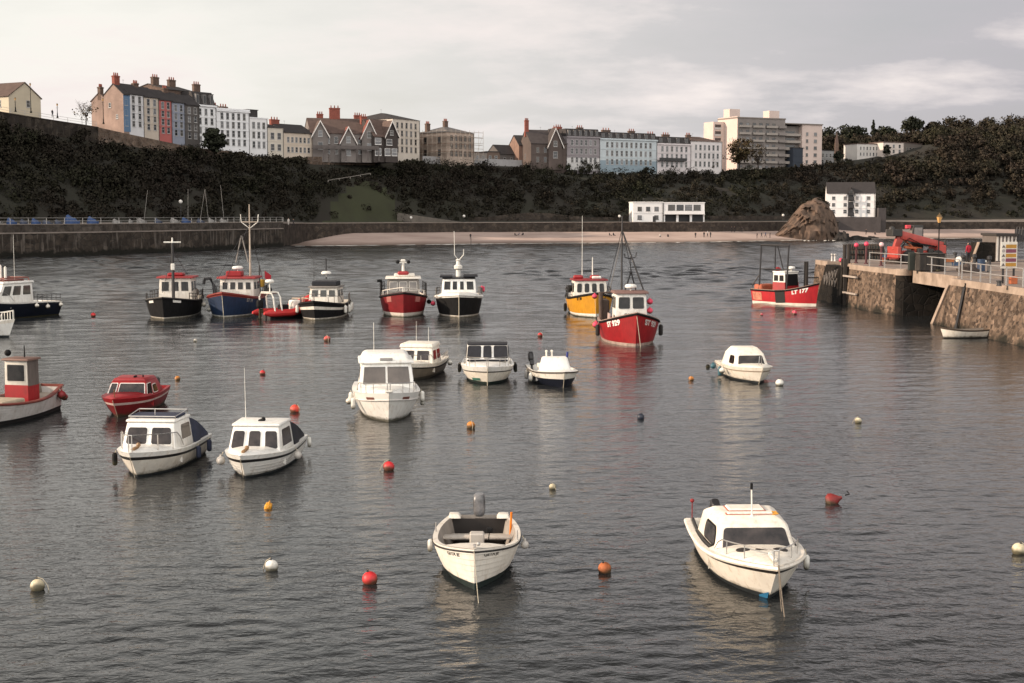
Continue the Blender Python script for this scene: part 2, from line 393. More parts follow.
# ================================================================== WATER
def water_material():
    m = bpy.data.materials.new('harbour_water'); m.use_nodes = True
    nt = m.node_tree; n = nt.nodes; L = nt.links; b = n['Principled BSDF']
    b.inputs['Base Color'].default_value = (0.017, 0.019, 0.020, 1); b.inputs['Roughness'].default_value = 0.07
    b.inputs['IOR'].default_value = 1.33
    t = n.new('ShaderNodeTexCoord')
    def layer(scale, stretch, detail, rot, dist):
        mp_ = n.new('ShaderNodeMapping'); mp_.inputs['Scale'].default_value = stretch; mp_.inputs['Rotation'].default_value = (0, 0, R(rot))
        L.new(t.outputs['Object'], mp_.inputs[0])
        z = n.new('ShaderNodeTexNoise'); z.inputs['Scale'].default_value = scale; z.inputs['Detail'].default_value = detail; z.inputs['Roughness'].default_value = 0.55
        z.inputs['Distortion'].default_value = 0.4
        L.new(mp_.outputs[0], z.inputs['Vector'])
        mu = n.new('ShaderNodeMath'); mu.operation = 'MULTIPLY'; mu.inputs[1].default_value = dist; L.new(z.outputs['Fac'], mu.inputs[0])
        return mu
    c = layer(3.0, (0.6, 1.0, 1), 3.0, -8, 0.040)      # wind ripples
    e = layer(8.0, (0.75, 1.0, 1), 2.0, 5, 0.014)       # fine chop
    s2 = n.new('ShaderNodeMath'); s2.operation = 'ADD'; L.new(c.outputs[0], s2.inputs[0]); L.new(e.outputs[0], s2.inputs[1])
    # patches of breeze and calm
    mp2 = n.new('ShaderNodeMapping'); mp2.inputs['Scale'].default_value = (0.4, 1.0, 1); L.new(t.outputs['Object'], mp2.inputs[0])
    g = n.new('ShaderNodeTexNoise'); g.inputs['Scale'].default_value = 0.06; g.inputs['Detail'].default_value = 4; L.new(mp2.outputs[0], g.inputs['Vector'])
    gr = n.new('ShaderNodeMapRange'); gr.inputs[1].default_value = 0.35; gr.inputs[2].default_value = 0.65; gr.inputs[3].default_value = 0.55; gr.inputs[4].default_value = 1.0
    L.new(g.outputs['Fac'], gr.inputs[0])
    bp = n.new('ShaderNodeBump'); bp.inputs['Distance'].default_value = 1.0
    op = n.new('ShaderNodeMapRange'); op.inputs[1].default_value = 60; op.inputs[2].default_value = 180; op.inputs[3].default_value = 1.0; op.inputs[4].default_value = 1.3
    gp2 = n.new('ShaderNodeNewGeometry'); gs2 = n.new('ShaderNodeSeparateXYZ'); L.new(gp2.outputs['Position'], gs2.inputs[0]); L.new(gs2.outputs['Y'], op.inputs[0])
    om = n.new('ShaderNodeMath'); om.operation = 'MULTIPLY'; L.new(gr.outputs[0], om.inputs[0]); L.new(op.outputs[0], om.inputs[1])
    bp.inputs['Strength'].default_value = 1.0; hm = n.new('ShaderNodeMath'); hm.operation = 'MULTIPLY'; L.new(s2.outputs[0], hm.inputs[0]); L.new(om.outputs[0], hm.inputs[1])
    # the inner harbour lies in the lee: the small chop grows towards the open bay
    gp = n.new('ShaderNodeNewGeometry'); gs = n.new('ShaderNodeSeparateXYZ'); L.new(gp.outputs['Position'], gs.inputs[0])
    ro = n.new('ShaderNodeMapRange'); ro.interpolation_type = 'SMOOTHSTEP'; ro.inputs[1].default_value = 25; ro.inputs[2].default_value = 190; ro.inputs[3].default_value = 0.06; ro.inputs[4].default_value = 0.14
    L.new(gs.outputs['Y'], ro.inputs[0]); L.new(ro.outputs[0], b.inputs['Roughness'])
    L.new(hm.outputs[0], bp.inputs['Height']); L.new(bp.outputs[0], b.inputs['Normal'])
    return m
def wave_sheet():
    """the harbour's small waves as real relief, finest where the boats lie, joined to a flat sheet out to the horizon"""
    ys = [15.0]
    while ys[-1] < 500: ys.append(ys[-1] + max(0.085, 0.0023 * ys[-1]))
    ys = np.array(ys); us = np.linspace(-0.47, 0.47, 700)
    Y = np.repeat(ys[:, None], len(us), 1); X = us[None, :] * Y; dY = np.maximum(0.085, 0.0023 * Y); dX = Y * (us[1] - us[0])
    rng_ = np.random.default_rng(5); Z = np.zeros_like(X)
    gust = np.zeros_like(X)
    for k in range(14):
        kx, ky, ph = rng_.normal(0, 0.05), rng_.normal(0, 0.075), rng_.uniform(0, 6.3); gust += np.sin(kx * X + ky * Y + ph)
    gust = 0.85 + 0.12 * gust
    open_ = np.clip((Y - 65) / 110, 0, 1); open_ = open_ * open_ * (3 - 2 * open_)
    lam = np.exp(np.linspace(math.log(0.36), math.log(3.2), 84)); rng_.shuffle(lam)
    for l in lam:
        k = 2 * PI / l; th = rng_.normal(R(102), R(30)); kx, ky = k * math.cos(th), k * math.sin(th)
        lee = 0.26 if l > 1.7 else 0.5 if l > 0.95 else 1             # in the lee of the pier only the short waves get through
        amp = (0.0122 if l > 0.6 else 0.0175) / k * (lee + (1.4 - lee) * open_)
        step = np.abs(kx) * dX + np.abs(ky) * dY                      # leave out what the grid cannot carry
        Z += amp * np.clip(1.6 - step / 1.3, 0, 1) * np.sin(kx * X + ky * Y + rng_.uniform(0, 6.3))
    for l in np.exp(np.linspace(math.log(1.8), math.log(6.0), 48)):   # the chop of the open bay beyond the moorings
        k = 2 * PI / l; th = rng_.normal(R(100), R(32)); kx, ky = k * math.cos(th), k * math.sin(th); step = np.abs(kx) * dX + np.abs(ky) * dY
        Z += 0.032 / k * open_ * np.clip(1.6 - step / 1.3, 0, 1) * np.sin(kx * X + ky * Y + rng_.uniform(0, 6.3))
    Z = Z * np.clip(gust, 0.45, 1.4)
    n0, n1 = X.shape; V = np.stack([X, Y, Z], -1).reshape(-1, 3)
    i = np.arange(n0 * n1).reshape(n0, n1); Q = np.stack([i[:-1, :-1], i[:-1, 1:], i[1:, 1:], i[1:, :-1]], -1).reshape(-1, 4)
    S = 4000.0; base = len(V); V = np.concatenate([V, np.array([[-S, -S, -.3], [S, -S, -.3], [S, S, -.3], [-S, S, -.3]])]); Q = np.concatenate([Q, np.array([[base, base + 1, base + 2, base + 3]])])
    me = bpy.data.meshes.new('water'); me.vertices.add(len(V)); me.vertices.foreach_set('co', V.astype(np.float32).ravel())
    me.loops.add(len(Q) * 4); me.loops.foreach_set('vertex_index', Q.astype(np.int32).ravel()); me.polygons.add(len(Q)); me.polygons.foreach_set('loop_start', np.arange(0, len(Q) * 4, 4, dtype=np.int32))
    me.polygons.foreach_set('use_smooth', np.ones(len(Q), dtype=bool)); me.update(calc_edges=True)
    me.materials.append(water_material()); o = bpy.data.objects.new('water', me); link(o); tag(o, kind='structure')
wave_sheet()

# ================================================================== TERRAIN, a table of profiles (azimuth in the photo: distance, height)
TAB = [  # px, shore d, beach top, promenade, cliff foot, cliff top, edge, behind
    (-420, 172, (175, 5.2), (186, 5.2), (198, 6.0), (228, 28.0), (231, 31.5), (400, 33)),
    (-200, 206, (209, 5.2), (220, 5.2), (233, 6.0), (265, 27.0), (268, 30.5), (400, 32)),
    (0, 251, (254, 5.2), (268, 5.3), (280, 6.5), (313, 26.0), (315.5, 29.8), (450, 31)),
    (100, 272, (275, 5.2), (290, 5.3), (302, 6.5), (340, 24.5), (342.5, 28.0), (480, 30)),
    (200, 302, (305, 5.2), (320, 5.3), (332, 6.5), (368, 22.8), (370.5, 24.2), (500, 27)),
    (285, 345, (349, 4.5), (370, 4.8), (380, 6.5), (400, 22.5), (402, 23.6), (520, 26)),
    (310, 347, (385, 2.6), (389, 4.6), (395, 6.0), (418, 22.8), (420, 23.8), (520, 26)),
    (400, 358, (408, 2.6), (412, 4.6), (420, 6.0), (440, 23.2), (442, 24.0), (540, 26)),
    (520, 378, (424, 2.6), (428, 4.6), (436, 6.0), (470, 23.0), (473, 23.8), (560, 25.5)),
    (620, 386, (428, 2.6), (432, 4.7), (446, 6.0), (490, 22.8), (493, 23.3), (580, 25.5)),
    (700, 395, (432, 2.6), (436, 4.7), (448, 6.0), (505, 22.6), (508, 23.2), (600, 25.5)),
    (760, 415, (446, 2.6), (450, 4.7), (462, 6.0), (515, 22.6), (518, 23.4), (620, 26)),
    (830, 440, (470, 2.7), (474, 4.8), (488, 6.5), (540, 25.5), (545, 27.0), (720, 38)),
    (870, 450, (480, 2.8), (484, 4.6), (496, 6.5), (548, 28.5), (556, 30.5), (700, 43)),
    (930, 458, (487, 2.8), (491, 4.5), (502, 6.5), (550, 33.0), (565, 36.0), (660, 41)),
    (1024, 470, (500, 2.8), (503, 4.5), (512, 7.0), (545, 33.0), (560, 36.0), (650, 43)),
    (1500, 500, (525, 2.8), (528, 4.5), (538, 7.0), (575, 33.0), (590, 36.0), (690, 47)),
]
def prof(px):
    px = min(max(px, TAB[0][0]), TAB[-1][0])
    for a, b in zip(TAB, TAB[1:]):
        if a[0] <= px <= b[0]:
            t = (px - a[0]) / (b[0] - a[0]); break
    rows = [(a[1] * (1 - t) + b[1] * t, 0.0)]
    for i in range(2, 8): rows.append((a[i][0] * (1 - t) + b[i][0] * t, a[i][1] * (1 - t) + b[i][1] * t))
    return rows
def pt3(px, d, z): return Vector(((px - 512) / FPX * d * 1.004, d, z))   # 1.004: the tilted view
def tz(px, d):
    r = prof(px)
    for (d0, z0), (d1, z1) in zip(r, r[1:]):
        if d0 <= d <= d1: return z0 + (z1 - z0) * (d - d0) / (d1 - d0)
    return r[-1][1] if d > r[-1][0] else 0.0
def on_ground(px, py, d0=330, d1=520):
    d = d0
    while d < d1:
        p = PY(px, py, d)
        if p.z <= tz(px, d): return p
        d += 0.5
    return PY(px, py, d1)

def sand_material():
    m = mat('wet_and_dry_sand', (0.32, 0.235, 0.20), 0.9, 0.1, 0.08, col2=(0.45, 0.345, 0.295))
    nt = m.node_tree; n = nt.nodes; L = nt.links; b = n['Principled BSDF']
    src = b.inputs['Base Color'].links[0].from_socket
    g = n.new('ShaderNodeNewGeometry'); s = n.new('ShaderNodeSeparateXYZ'); L.new(g.outputs['Position'], s.inputs[0])
    r = n.new('ShaderNodeMapRange'); r.inputs[1].default_value = 0.15; r.inputs[2].default_value = 0.7; L.new(s.outputs['Z'], r.inputs[0])
    x = n.new('ShaderNodeMix'); x.data_type = 'RGBA'; x.inputs['A'].default_value = (0.16, 0.115, 0.09, 1); L.new(r.outputs[0], x.inputs['Factor']); L.new(src, x.inputs['B'])
    L.new(x.outputs['Result'], b.inputs['Base Color'])
    return m
SAND = sand_material()
SOIL = mat('cliff_soil_and_grass', (0.0155, 0.0122, 0.0085), 0.95, 0.1, 0.09, col2=(0.016, 0.0165, 0.009))
TURF = mat('cut_grass', (0.024, 0.025, 0.011), 0.95, 0.25, 0.12, col2=(0.031, 0.035, 0.014))
PROM = mat('promenade_concrete', (0.16, 0.135, 0.115), 0.9, 0.2, 0.5)

bm = BM(); cols = list(range(292, 1500, 8)); G = []
for px in cols:
    r = prof(px); col = []
    (d0, _), (d1, z1) = r[0], r[1]
    wk = min(1.0, max(0.02, (px - 288) / 70)); z1 = 2.6 * wk * wk * (3 - 2 * wk) if px < 360 else z1
    col.append(bm.verts.new(pt3(px, d0 - 40, -2.2)))
    for k in range(8):
        t = k / 7; d = d0 + (d1 + 1.5 - d0) * t
        col.append(bm.verts.new(pt3(px, d, z1 * t + 0.12 * mnoise.noise(Vector((px * 0.05, d * 0.08, 0))) * min(1, 3 * t))))
    G.append(col)
for A, B_ in zip(G, G[1:]):
    for i in range(len(A) - 1): bm.faces.new((A[i], B_[i], B_[i + 1], A[i + 1]))
tag(build('beach', bm, SAND, smooth=60), kind='structure')

bm = BM(); cols = list(range(-420, 1501, 8)); G = []
def cliff_point(px, i, t):
    r = prof(px); (d0, z0), (d1, z1) = r[i], r[i + 1]
    d = d0 + (d1 - d0) * t; z = z0 + (z1 - z0) * t
    if i in (3, 4) or (i == 5 and px > 820):
        w = math.sin(PI * t) if i == 3 else 0.4
        nz_ = mnoise.fractal(Vector((px * 0.03, d * 0.06, z * 0.08)), 1.0, 2.0, 4)
        d += 3.5 * w * nz_; z += 1.3 * w * nz_
        if i == 3: z += 2.2 * math.sin(PI * t)
    return pt3(px, d, z)
for px in cols:
    r = prof(px); col = [bm.verts.new(pt3(px, r[1][0] + 0.8, -1.0)), bm.verts.new(pt3(px, r[1][0] + 1.0, r[1][1] - 0.1))]
    for i, n_ in ((2, 3), (3, 9), (4, 2), (5, 4)):
        for k in range(n_): col.append(bm.verts.new(cliff_point(px, i, k / n_)))
    col.append(bm.verts.new(cliff_point(px, 5, 1.0)))
    col.append(bm.verts.new(pt3(px, r[6][0] + 700, r[6][1] - 2)))
    G.append(col)
for ci, (A, B_) in enumerate(zip(G, G[1:])):
    for i in range(len(A) - 1):
        f = bm.faces.new((A[i], B_[i], B_[i + 1], A[i + 1])); f.material_index = 1 if i < 4 else 2 if (318 < cols[ci] < 400 and i < 4 + 5.5 * (1 - ((cols[ci] - 362) / 40) ** 2) + 2 * mnoise.noise(Vector((cols[ci] * .09, 0, 2)))) else 0
tag(build('hillside', bm, [SOIL, PROM, TURF], smooth=60), kind='structure')

# ragged surf where the sea meets the sand
SURF = mat('sea_foam', (0.68, 0.66, 0.62), 0.8, 0.1, 0.4)
bm = BM()
px = 296
while px < 1100:
    w = random.uniform(5, 22); r0 = prof(px)[0][0]
    if random.random() < 0.82:
        d = r0 - random.uniform(0.2, 2.2); th = random.uniform(1.4, 3.8) * (1.5 if px < 520 else 1.0); n_ = 6
        lo, hi = [], []
        for k in range(n_ + 1):
            q = px + w * k / n_; dd = prof(q)[0][0] - r0 + d; e = math.sin(PI * k / n_)
            lo.append(bm.verts.new(pt3(q, dd - th * e * random.uniform(0.3, 1) - 0.05, 0.05))); hi.append(bm.verts.new(pt3(q, dd + th * e * random.uniform(0.3, 1) + 0.05, 0.07)))
        for k in range(n_): bm.faces.new((lo[k], lo[k + 1], hi[k + 1], hi[k]))
    px += w * random.uniform(0.6, 1.0)
tag(build('surf', bm, SURF, smooth=0), label='thin broken line of white surf along the sand', kind='stuff')

# ================================================================== WALLS
def wall_strip(name, pts, zb, zt, th, m, label, cat='wall', cope=None, cope_h=0.25, group=None):
    """wall along plan points; zb, zt numbers or lists"""
    n_ = len(pts); zb = zb if isinstance(zb, list) else [zb] * n_; zt = zt if isinstance(zt, list) else [zt] * n_
    o = empty(name, (pts[0][0], pts[0][1], zb[0]), 0, label, cat, group); O = Vector(o.location)
    def strip(bm, off0, off1, b_, t_, mi=0):
        ra = []
        for i in range(n_):
            p = Vector((pts[i][0], pts[i][1], 0)); a = Vector((*pts[max(0, i - 1)][:2], 0)); c = Vector((*pts[min(n_ - 1, i + 1)][:2], 0))
            d = (c - a).normalized(); nn = Vector((-d.y, d.x, 0))
            ra.append([bm.verts.new(p + nn * off0 + Vector((0, 0, b_[i])) - O), bm.verts.new(p + nn * off1 + Vector((0, 0, b_[i])) - O),
                       bm.verts.new(p + nn * off1 + Vector((0, 0, t_[i])) - O), bm.verts.new(p + nn * off0 + Vector((0, 0, t_[i])) - O)])
        for A, B_ in zip(ra, ra[1:]):
            for k in range(4):
                f = bm.faces.new((A[k], A[(k + 1) % 4], B_[(k + 1) % 4], B_[k])); f.material_index = mi
        bm.faces.new(ra[0]); bm.faces.new(ra[-1])
    bm = BM(); strip(bm, 0, th, zb, zt); build('masonry', bm, m, o, smooth=0)
    if cope:
        bm = BM(); strip(bm, -0.10, th + 0.10, [z + 0.004 for z in zt], [z + cope_h for z in zt]); build('coping', bm, cope, o, smooth=0)
    return o
QUAY_STONE = stone_mat('weathered_quay_wall', (0.034, 0.028, 0.024), (0.075, 0.062, 0.052), (0.03, 0.026, 0.022), 0.55, (1, 1, 1.5), weed=0.9, streak=0.65, streak_col=(0.17, 0.145, 0.125))
DARK_STONE = stone_mat('dark_retaining_stone', (0.024, 0.020, 0.017), (0.060, 0.050, 0.042), (0.03, 0.025, 0.022), 0.5, (1, 1, 1.4), streak=0.5, streak_col=(0.10, 0.082, 0.066))
SEAWALL = stone_mat('sea_wall_stone', (0.040, 0.033, 0.029), (0.075, 0.062, 0.052), (0.035, 0.03, 0.026), 0.6, (1, 1, 1.4), streak=0.4, streak_col=(0.02, 0.016, 0.013))
COPE = mat('pale_coping_stone', (0.21, 0.175, 0.15), 0.9, 0.2, 0.8)
BROWNWALL = stone_mat('brown_parapet_stone', (0.12, 0.088, 0.07), (0.20, 0.155, 0.125), (0.12, 0.095, 0.078), 0.7, (1, 1, 1.4))

def plan(px, d): p = pt3(px, d, 0); return (p.x, p.y)
pxs = list(range(-400, 286, 18)) + [285]
wall_strip('harbour_wall', [plan(p, prof(p)[0][0] - 2) for p in pxs], -2.0, 4.25, 3.2, QUAY_STONE, 'long dark weed-stained harbour wall below the left cliff', cope=COPE, cope_h=0.22)
wall_strip('promenade_wall', [plan(p, prof(p)[0][0] + 0.9) for p in pxs], 4.3, 5.85, 0.5, stone_mat('quay_parapet', (0.052, 0.045, 0.04), (0.105, 0.092, 0.082), (0.06, 0.052, 0.046), 0.5, (1, 1, 1.4), streak=0.5, streak_col=(0.022, 0.018, 0.015)),
           'grey parapet wall above the ledge of the left harbour wall', cope=COPE, cope_h=0.12)
pxs2 = list(range(284, 1110, 8))
wall_strip('beach_wall', [plan(p, prof(p)[1][0] + 0.6) for p in pxs2], -1.0, [prof(p)[2][1] + 0.7 for p in pxs2], 0.7, SEAWALL, 'low dark sea wall running behind the sandy beach', cope=COPE, cope_h=0.16)
pxs3 = list(range(-400, 104, 14)) + [104]
wall_strip('cliff_retaining_wall', [plan(p, prof(p)[4][0] + 0.6) for p in pxs3], [prof(p)[4][1] - 2 for p in pxs3], [prof(p)[5][1] + 0.75 for p in pxs3], 1.6, DARK_STONE, 'tall dark stone retaining wall along the top of the left cliff', cope=SEAWALL)
pxs4 = [104 + 12 * k for k in range(12)]
wall_strip('brown_parapet', [plan(p, prof(p)[4][0] + 0.4) for p in pxs4], [prof(p)[4][1] - 1.5 for p in pxs4], [prof(p)[5][1] + 0.9 for p in pxs4], 1.2, BROWNWALL, 'brown stone parapet in front of the painted terrace houses')
pxs5 = [310 + 9.5 * k for k in range(8)]
wall_strip('terrace_wall', [plan(p, prof(p)[4][0] - 0.5) for p in pxs5], [prof(p)[4][1] - 3.6 for p in pxs5], [prof(p)[5][1] + 1.1 for p in pxs5], 1.0, BROWNWALL, 'brown retaining wall below the gabled grey house')
pxs6 = [424 + 14 * k for k in range(8)]
wall_strip('hoarding_wall', [plan(p, prof(p)[5][0] + 1.5) for p in pxs6], [22.0] * 8, [zat(156 + 0.6 * k, prof(p)[5][0] + 1.5) for k, p in enumerate(pxs6)], 0.4, mat('pale_grey_render', (0.30, 0.29, 0.29), 0.9, 0.12, 0.4),
           'long pale grey wall in front of the scaffolded house')

# railing along the left promenade, each bay of it part of one railing
def railing(name, pts, h, m, label, nrail=2, step=2.0, r=0.03, group=None):
    o = empty(name, pts[0], 0, label, 'railing', group); O = Vector(pts[0])
    acc = []
    for a, b in zip(pts, pts[1:]):
        a = Vector(a); b = Vector(b); n_ = max(1, int((b - a).length / step))
        for k in range(n_): acc.append(a + (b - a) * k / n_)
    acc.append(Vector(pts[-1]))
    bm = BM(); box(bm, -r, r, -r, r, 0, h); first = build('post', bm, m, o, smooth=0); first.location = acc[0] - O
    for p in acc[1:]:
        c = first.copy(); link(c, o); c.location = p - O
    for k in range(nrail):
        bm = BM(); zz = h - 0.02 - k * h / nrail
        tube(bm, [Vector(p) - O + Vector((0, 0, zz)) for p in acc], r * 0.9, 5); build('rail', bm, m, o)
    return o
railing('promenade_railing', [(*plan(p, prof(p)[0][0] + 1.15), 5.98) for p in pxs if p > -60], 1.15, GALV, 'thin grey railing on the parapet of the left harbour wall', 2, 3.0, 0.045)
railing('clifftop_railing', [(*plan(p, prof(p)[4][0] + 1.0), prof(p)[5][1] + 1.0) for p in range(-10, 105, 14)], 1.1, mat('white_railing', (0.4, 0.38, 0.36), 0.6), 'white railing on top of the left retaining wall', 2, 3.0, 0.04)
railing('cliff_steps_rail', [pt3(330, 402, zat(182, 402)), pt3(352, 404, zat(178.5, 404)), pt3(372, 408, zat(175, 408))], 0.5, mat('pale_rail', (0.2, 0.18, 0.16), 0.7), 'pale sloping handrail on the cliff below the gabled grey house', 1, 3.0, 0.09)
# sloping path up from the beach
bm = BM()
pp = [(398, 419.0, 212.6), (412, 419.5, 214.8), (428, 420, 217.2), (446, 421, 219.8), (466, 422.5, 222.6)]
for (a, d, y), (a2, d2, y2) in zip(pp, pp[1:]):
    p, q = pt3(a, d, zat(y, d)), pt3(a2, d2, zat(y2, d2))
    hexa(bm, [p + Vector((0, 0, -3)), q + Vector((0, 0, -3)), q + Vector((0, 3, -3)), p + Vector((0, 3, -3))], [p, q, q + Vector((0, 3, 0)), p + Vector((0, 3, 0))])
tag(build('beach_ramp', bm, mat('ramp_concrete', (0.11, 0.095, 0.08), 0.9, 0.2, 0.6), smooth=0), kind='structure')

# ================================================================== FOLIAGE
def leaf_mesh(name, cen, size, tone, m, parent=None, flat=0.0):
    """many small leaf sprays as quads with their own tone"""
    nor = cen[:, 3:] if cen.shape[1] > 3 else None; cen = cen[:, :3]
    n_ = len(cen); rng = np.random.default_rng(n_ + 5)
    a = rng.normal(size=(n_, 3)); a /= np.linalg.norm(a, axis=1)[:, None]
    b = rng.normal(size=(n_, 3)); b -= a * np.sum(a * b, axis=1)[:, None]; b /= np.linalg.norm(b, axis=1)[:, None]
    s = size[:, None]; k = rng.uniform(0.45, 0.9, (n_, 1))
    V = np.stack([cen - a * s - b * s * k * 0.35, cen + b * s * k - a * s * 0.2, cen + a * s + b * s * 0.2, cen - b * s * k + a * s * 0.3], axis=1)
    if nor is not None:                                              # the leaf's face looks outwards from its clump
        g = np.cross(V[:, 1] - V[:, 0], V[:, 2] - V[:, 0]); fl = np.sum(g * nor, 1) < 0; V[fl] = V[fl][:, ::-1]
    V = V.reshape(-1, 3)
    me = bpy.data.meshes.new(name)
    me.vertices.add(n_ * 4); me.vertices.foreach_set('co', V.astype(np.float32).ravel())
    me.loops.add(n_ * 4); me.loops.foreach_set('vertex_index', np.arange(n_ * 4, dtype=np.int32))
    me.polygons.add(n_); me.polygons.foreach_set('loop_start', np.arange(0, n_ * 4, 4, dtype=np.int32))
    me.update(calc_edges=True); me.validate()
    at = me.attributes.new('tone', 'FLOAT', 'FACE'); at.data.foreach_set('value', tone.astype(np.float32))
    me.materials.append(m)
    if nor is not None:
        me.polygons.foreach_set('use_smooth', np.ones(n_, dtype=bool)); nn = nor + rng.normal(0, 0.22, nor.shape); nn /= np.linalg.norm(nn, axis=1)[:, None]
        me.normals_split_custom_set(np.repeat(nn, 4, 0).tolist())
    o = bpy.data.objects.new(name, me)
    return link(o, parent)
def clumps(centers, radii, per, lsize, tones, squash=0.75, seed=1):
    """leaf positions gathered in uneven clumps, denser at their skins"""
    rng = np.random.default_rng(seed); C, S, T = [], [], []
    for c, r, t in zip(centers, radii, tones):
        k = max(6, int(per * (0.6 + 0.8 * rng.random())))
        d = rng.normal(size=(k, 3)); d /= np.linalg.norm(d, axis=1)[:, None]
        rr = r * (0.45 + 0.65 * rng.random((k, 1)) ** 0.6)
        q = d * rr; q[:, 2] *= squash
        nrm_ = d.copy(); nrm_[:, 2] += 0.45; C.append(np.concatenate([np.array(c)[None, :] + q, nrm_], 1)); S.append(lsize * rng.uniform(0.6, 1.3, k)); T.append(np.clip(t + rng.normal(0, 0.11, k), 0, 1))
    return np.concatenate(C), np.concatenate(S), np.concatenate(T)
SCRUB = leaf_mat('cliff_scrub_leaves', (0.021, 0.0155, 0.011), (0.0215, 0.0185, 0.011), (0.023, 0.0255, 0.012))
WOODS = leaf_mat('woodland_leaves', (0.037, 0.027, 0.020), (0.039, 0.033, 0.021), (0.041, 0.040, 0.021))
BARK = mat('tree_bark', (0.035, 0.026, 0.02), 0.9, 0.3, 3, stretch=(3, 3, 0.6))

rng = np.random.default_rng(11)
cen, rad, ton = [], [], []
def scrub_at(px, i, t, r, tone, lift=0.3):
    p = cliff_point(px, i, t); cen.append((p.x, p.y, p.z + r * lift)); rad.append(r); ton.append(tone)
def tone_at(px, t): return 0.42 + 0.75 * mnoise.noise(Vector((px * 0.018, t * 2.5, 3.3)))
for k in range(3600):
    px = rng.uniform(-120, 1180); t = rng.uniform(0.0, 0.97)
    if 318 < px < 400 and t < 0.10 + 0.36 * (1 - ((px - 362) / 42) ** 2) + 0.1 * mnoise.noise(Vector((px * .15, 0, 5))) and rng.random() < 0.95: continue
    if 308 < px < 396 and t > 0.80: continue
    if px < 104 and t > 0.9: continue
    scrub_at(px, 3, t, 0.7 + 2.3 * rng.random() ** 2.2, tone_at(px, t))
c_, s_, t_ = clumps(cen, rad, 120, 0.24, ton, 0.85, 2)
tag(leaf_mesh('cliff_scrub', c_, s_, t_, SCRUB), 'dark brown and green scrub covering the cliff below the town', kind='stuff')
# hedge along the cliff edge under the terraces
cen, rad, ton = [], [], []
for k in range(620):
    px = rng.uniform(225, 850)
    if 308 < px < 402 or 424 < px < 524: continue
    h = 0.7 + 0.5 * mnoise.noise(Vector((px * 0.06, 0, 9)))
    scrub_at(px, 4, rng.uniform(0, 0.9), rng.uniform(0.6, 1.3) * h * 1.5, tone_at(px, 1.0) - 0.05, 0.25)
c_, s_, t_ = clumps(cen, rad, 60, 0.34, ton, 0.85, 3)
tag(leaf_mesh('clifftop_hedge', c_, s_, t_, SCRUB), 'dark hedge growing along the cliff edge under the terraces', kind='stuff')
# woodland: each crown a dome of smaller leaf clumps
def crown(p, R_, tone, n_=14):
    for k in range(n_):
        d = rng.normal(size=3); d[2] = abs(d[2]) * 0.9 - 0.15; d /= np.linalg.norm(d); q = R_ * rng.uniform(0.55, 0.95)
        cen.append((p.x + d[0] * q, p.y + d[1] * q, p.z + R_ * 0.55 + d[2] * q)); rad.append(R_ * rng.uniform(0.20, 0.40)); ton.append(tone + rng.normal(0, 0.07))
cen, rad, ton = [], [], []
for k in range(430):
    px = 812 + 300 * rng.random() ** 0.85; t = rng.uniform(0, 1.0)
    if px < 925 and t < 0.30: continue
    R_ = rng.uniform(2.0, 5.0) * (0.7 if px < 900 else 1.0)
    crown(cliff_point(px, 5, t), R_, 0.5 + 0.7 * mnoise.noise(Vector((px * 0.03, t * 4, 1.7))) + rng.normal(0, 0.14))
for k in range(330):
    px = rng.uniform(840, 1110); t = rng.uniform(0.15, 1.0); u_ = rng.random() < 0.25
    if (px < 885 and (t < 0.55 or u_)) or (px < 932 and (u_ or t > 0.66)): continue
    crown(cliff_point(px, 4 if u_ else 3, t), rng.uniform(1.6, 4.0), 0.3 + 0.6 * mnoise.noise(Vector((px * 0.03, t * 4, 5.7))) + rng.normal(0, 0.1))
for k in range(95):                                              # the canopy behind the white houses
    px = rng.uniform(816, 940); crown(PY(px, rng.uniform(139, 150), rng.uniform(604, 660)) - Vector((0, 0, 2.5)), rng.uniform(2.2, 4.6), rng.uniform(0.1, 0.8))
c_, s_, t_ = clumps(cen, rad, 46, 0.33, ton, 1.0, 4)
tag(leaf_mesh('hill_woodland', c_, s_, t_, WOODS), 'brown and dull green woodland covering the hill at right', kind='stuff')
cen, rad, ton = [], [], []
for k in range(150):
    px = rng.uniform(-100, 900); t = rng.uniform(0.25, 0.92)
    if 306 < px < 400: continue
    crown(cliff_point(px, 3, t), rng.uniform(1.5, 3.4), tone_at(px, t) + rng.normal(0, 0.12), 12)
c_, s_, t_ = clumps(cen, rad, 46, 0.26, ton, 1.0, 6)
tag(leaf_mesh('cliff_thicket', c_, s_, t_, SCRUB), 'dark rounded thickets standing out on the cliff', kind='stuff')

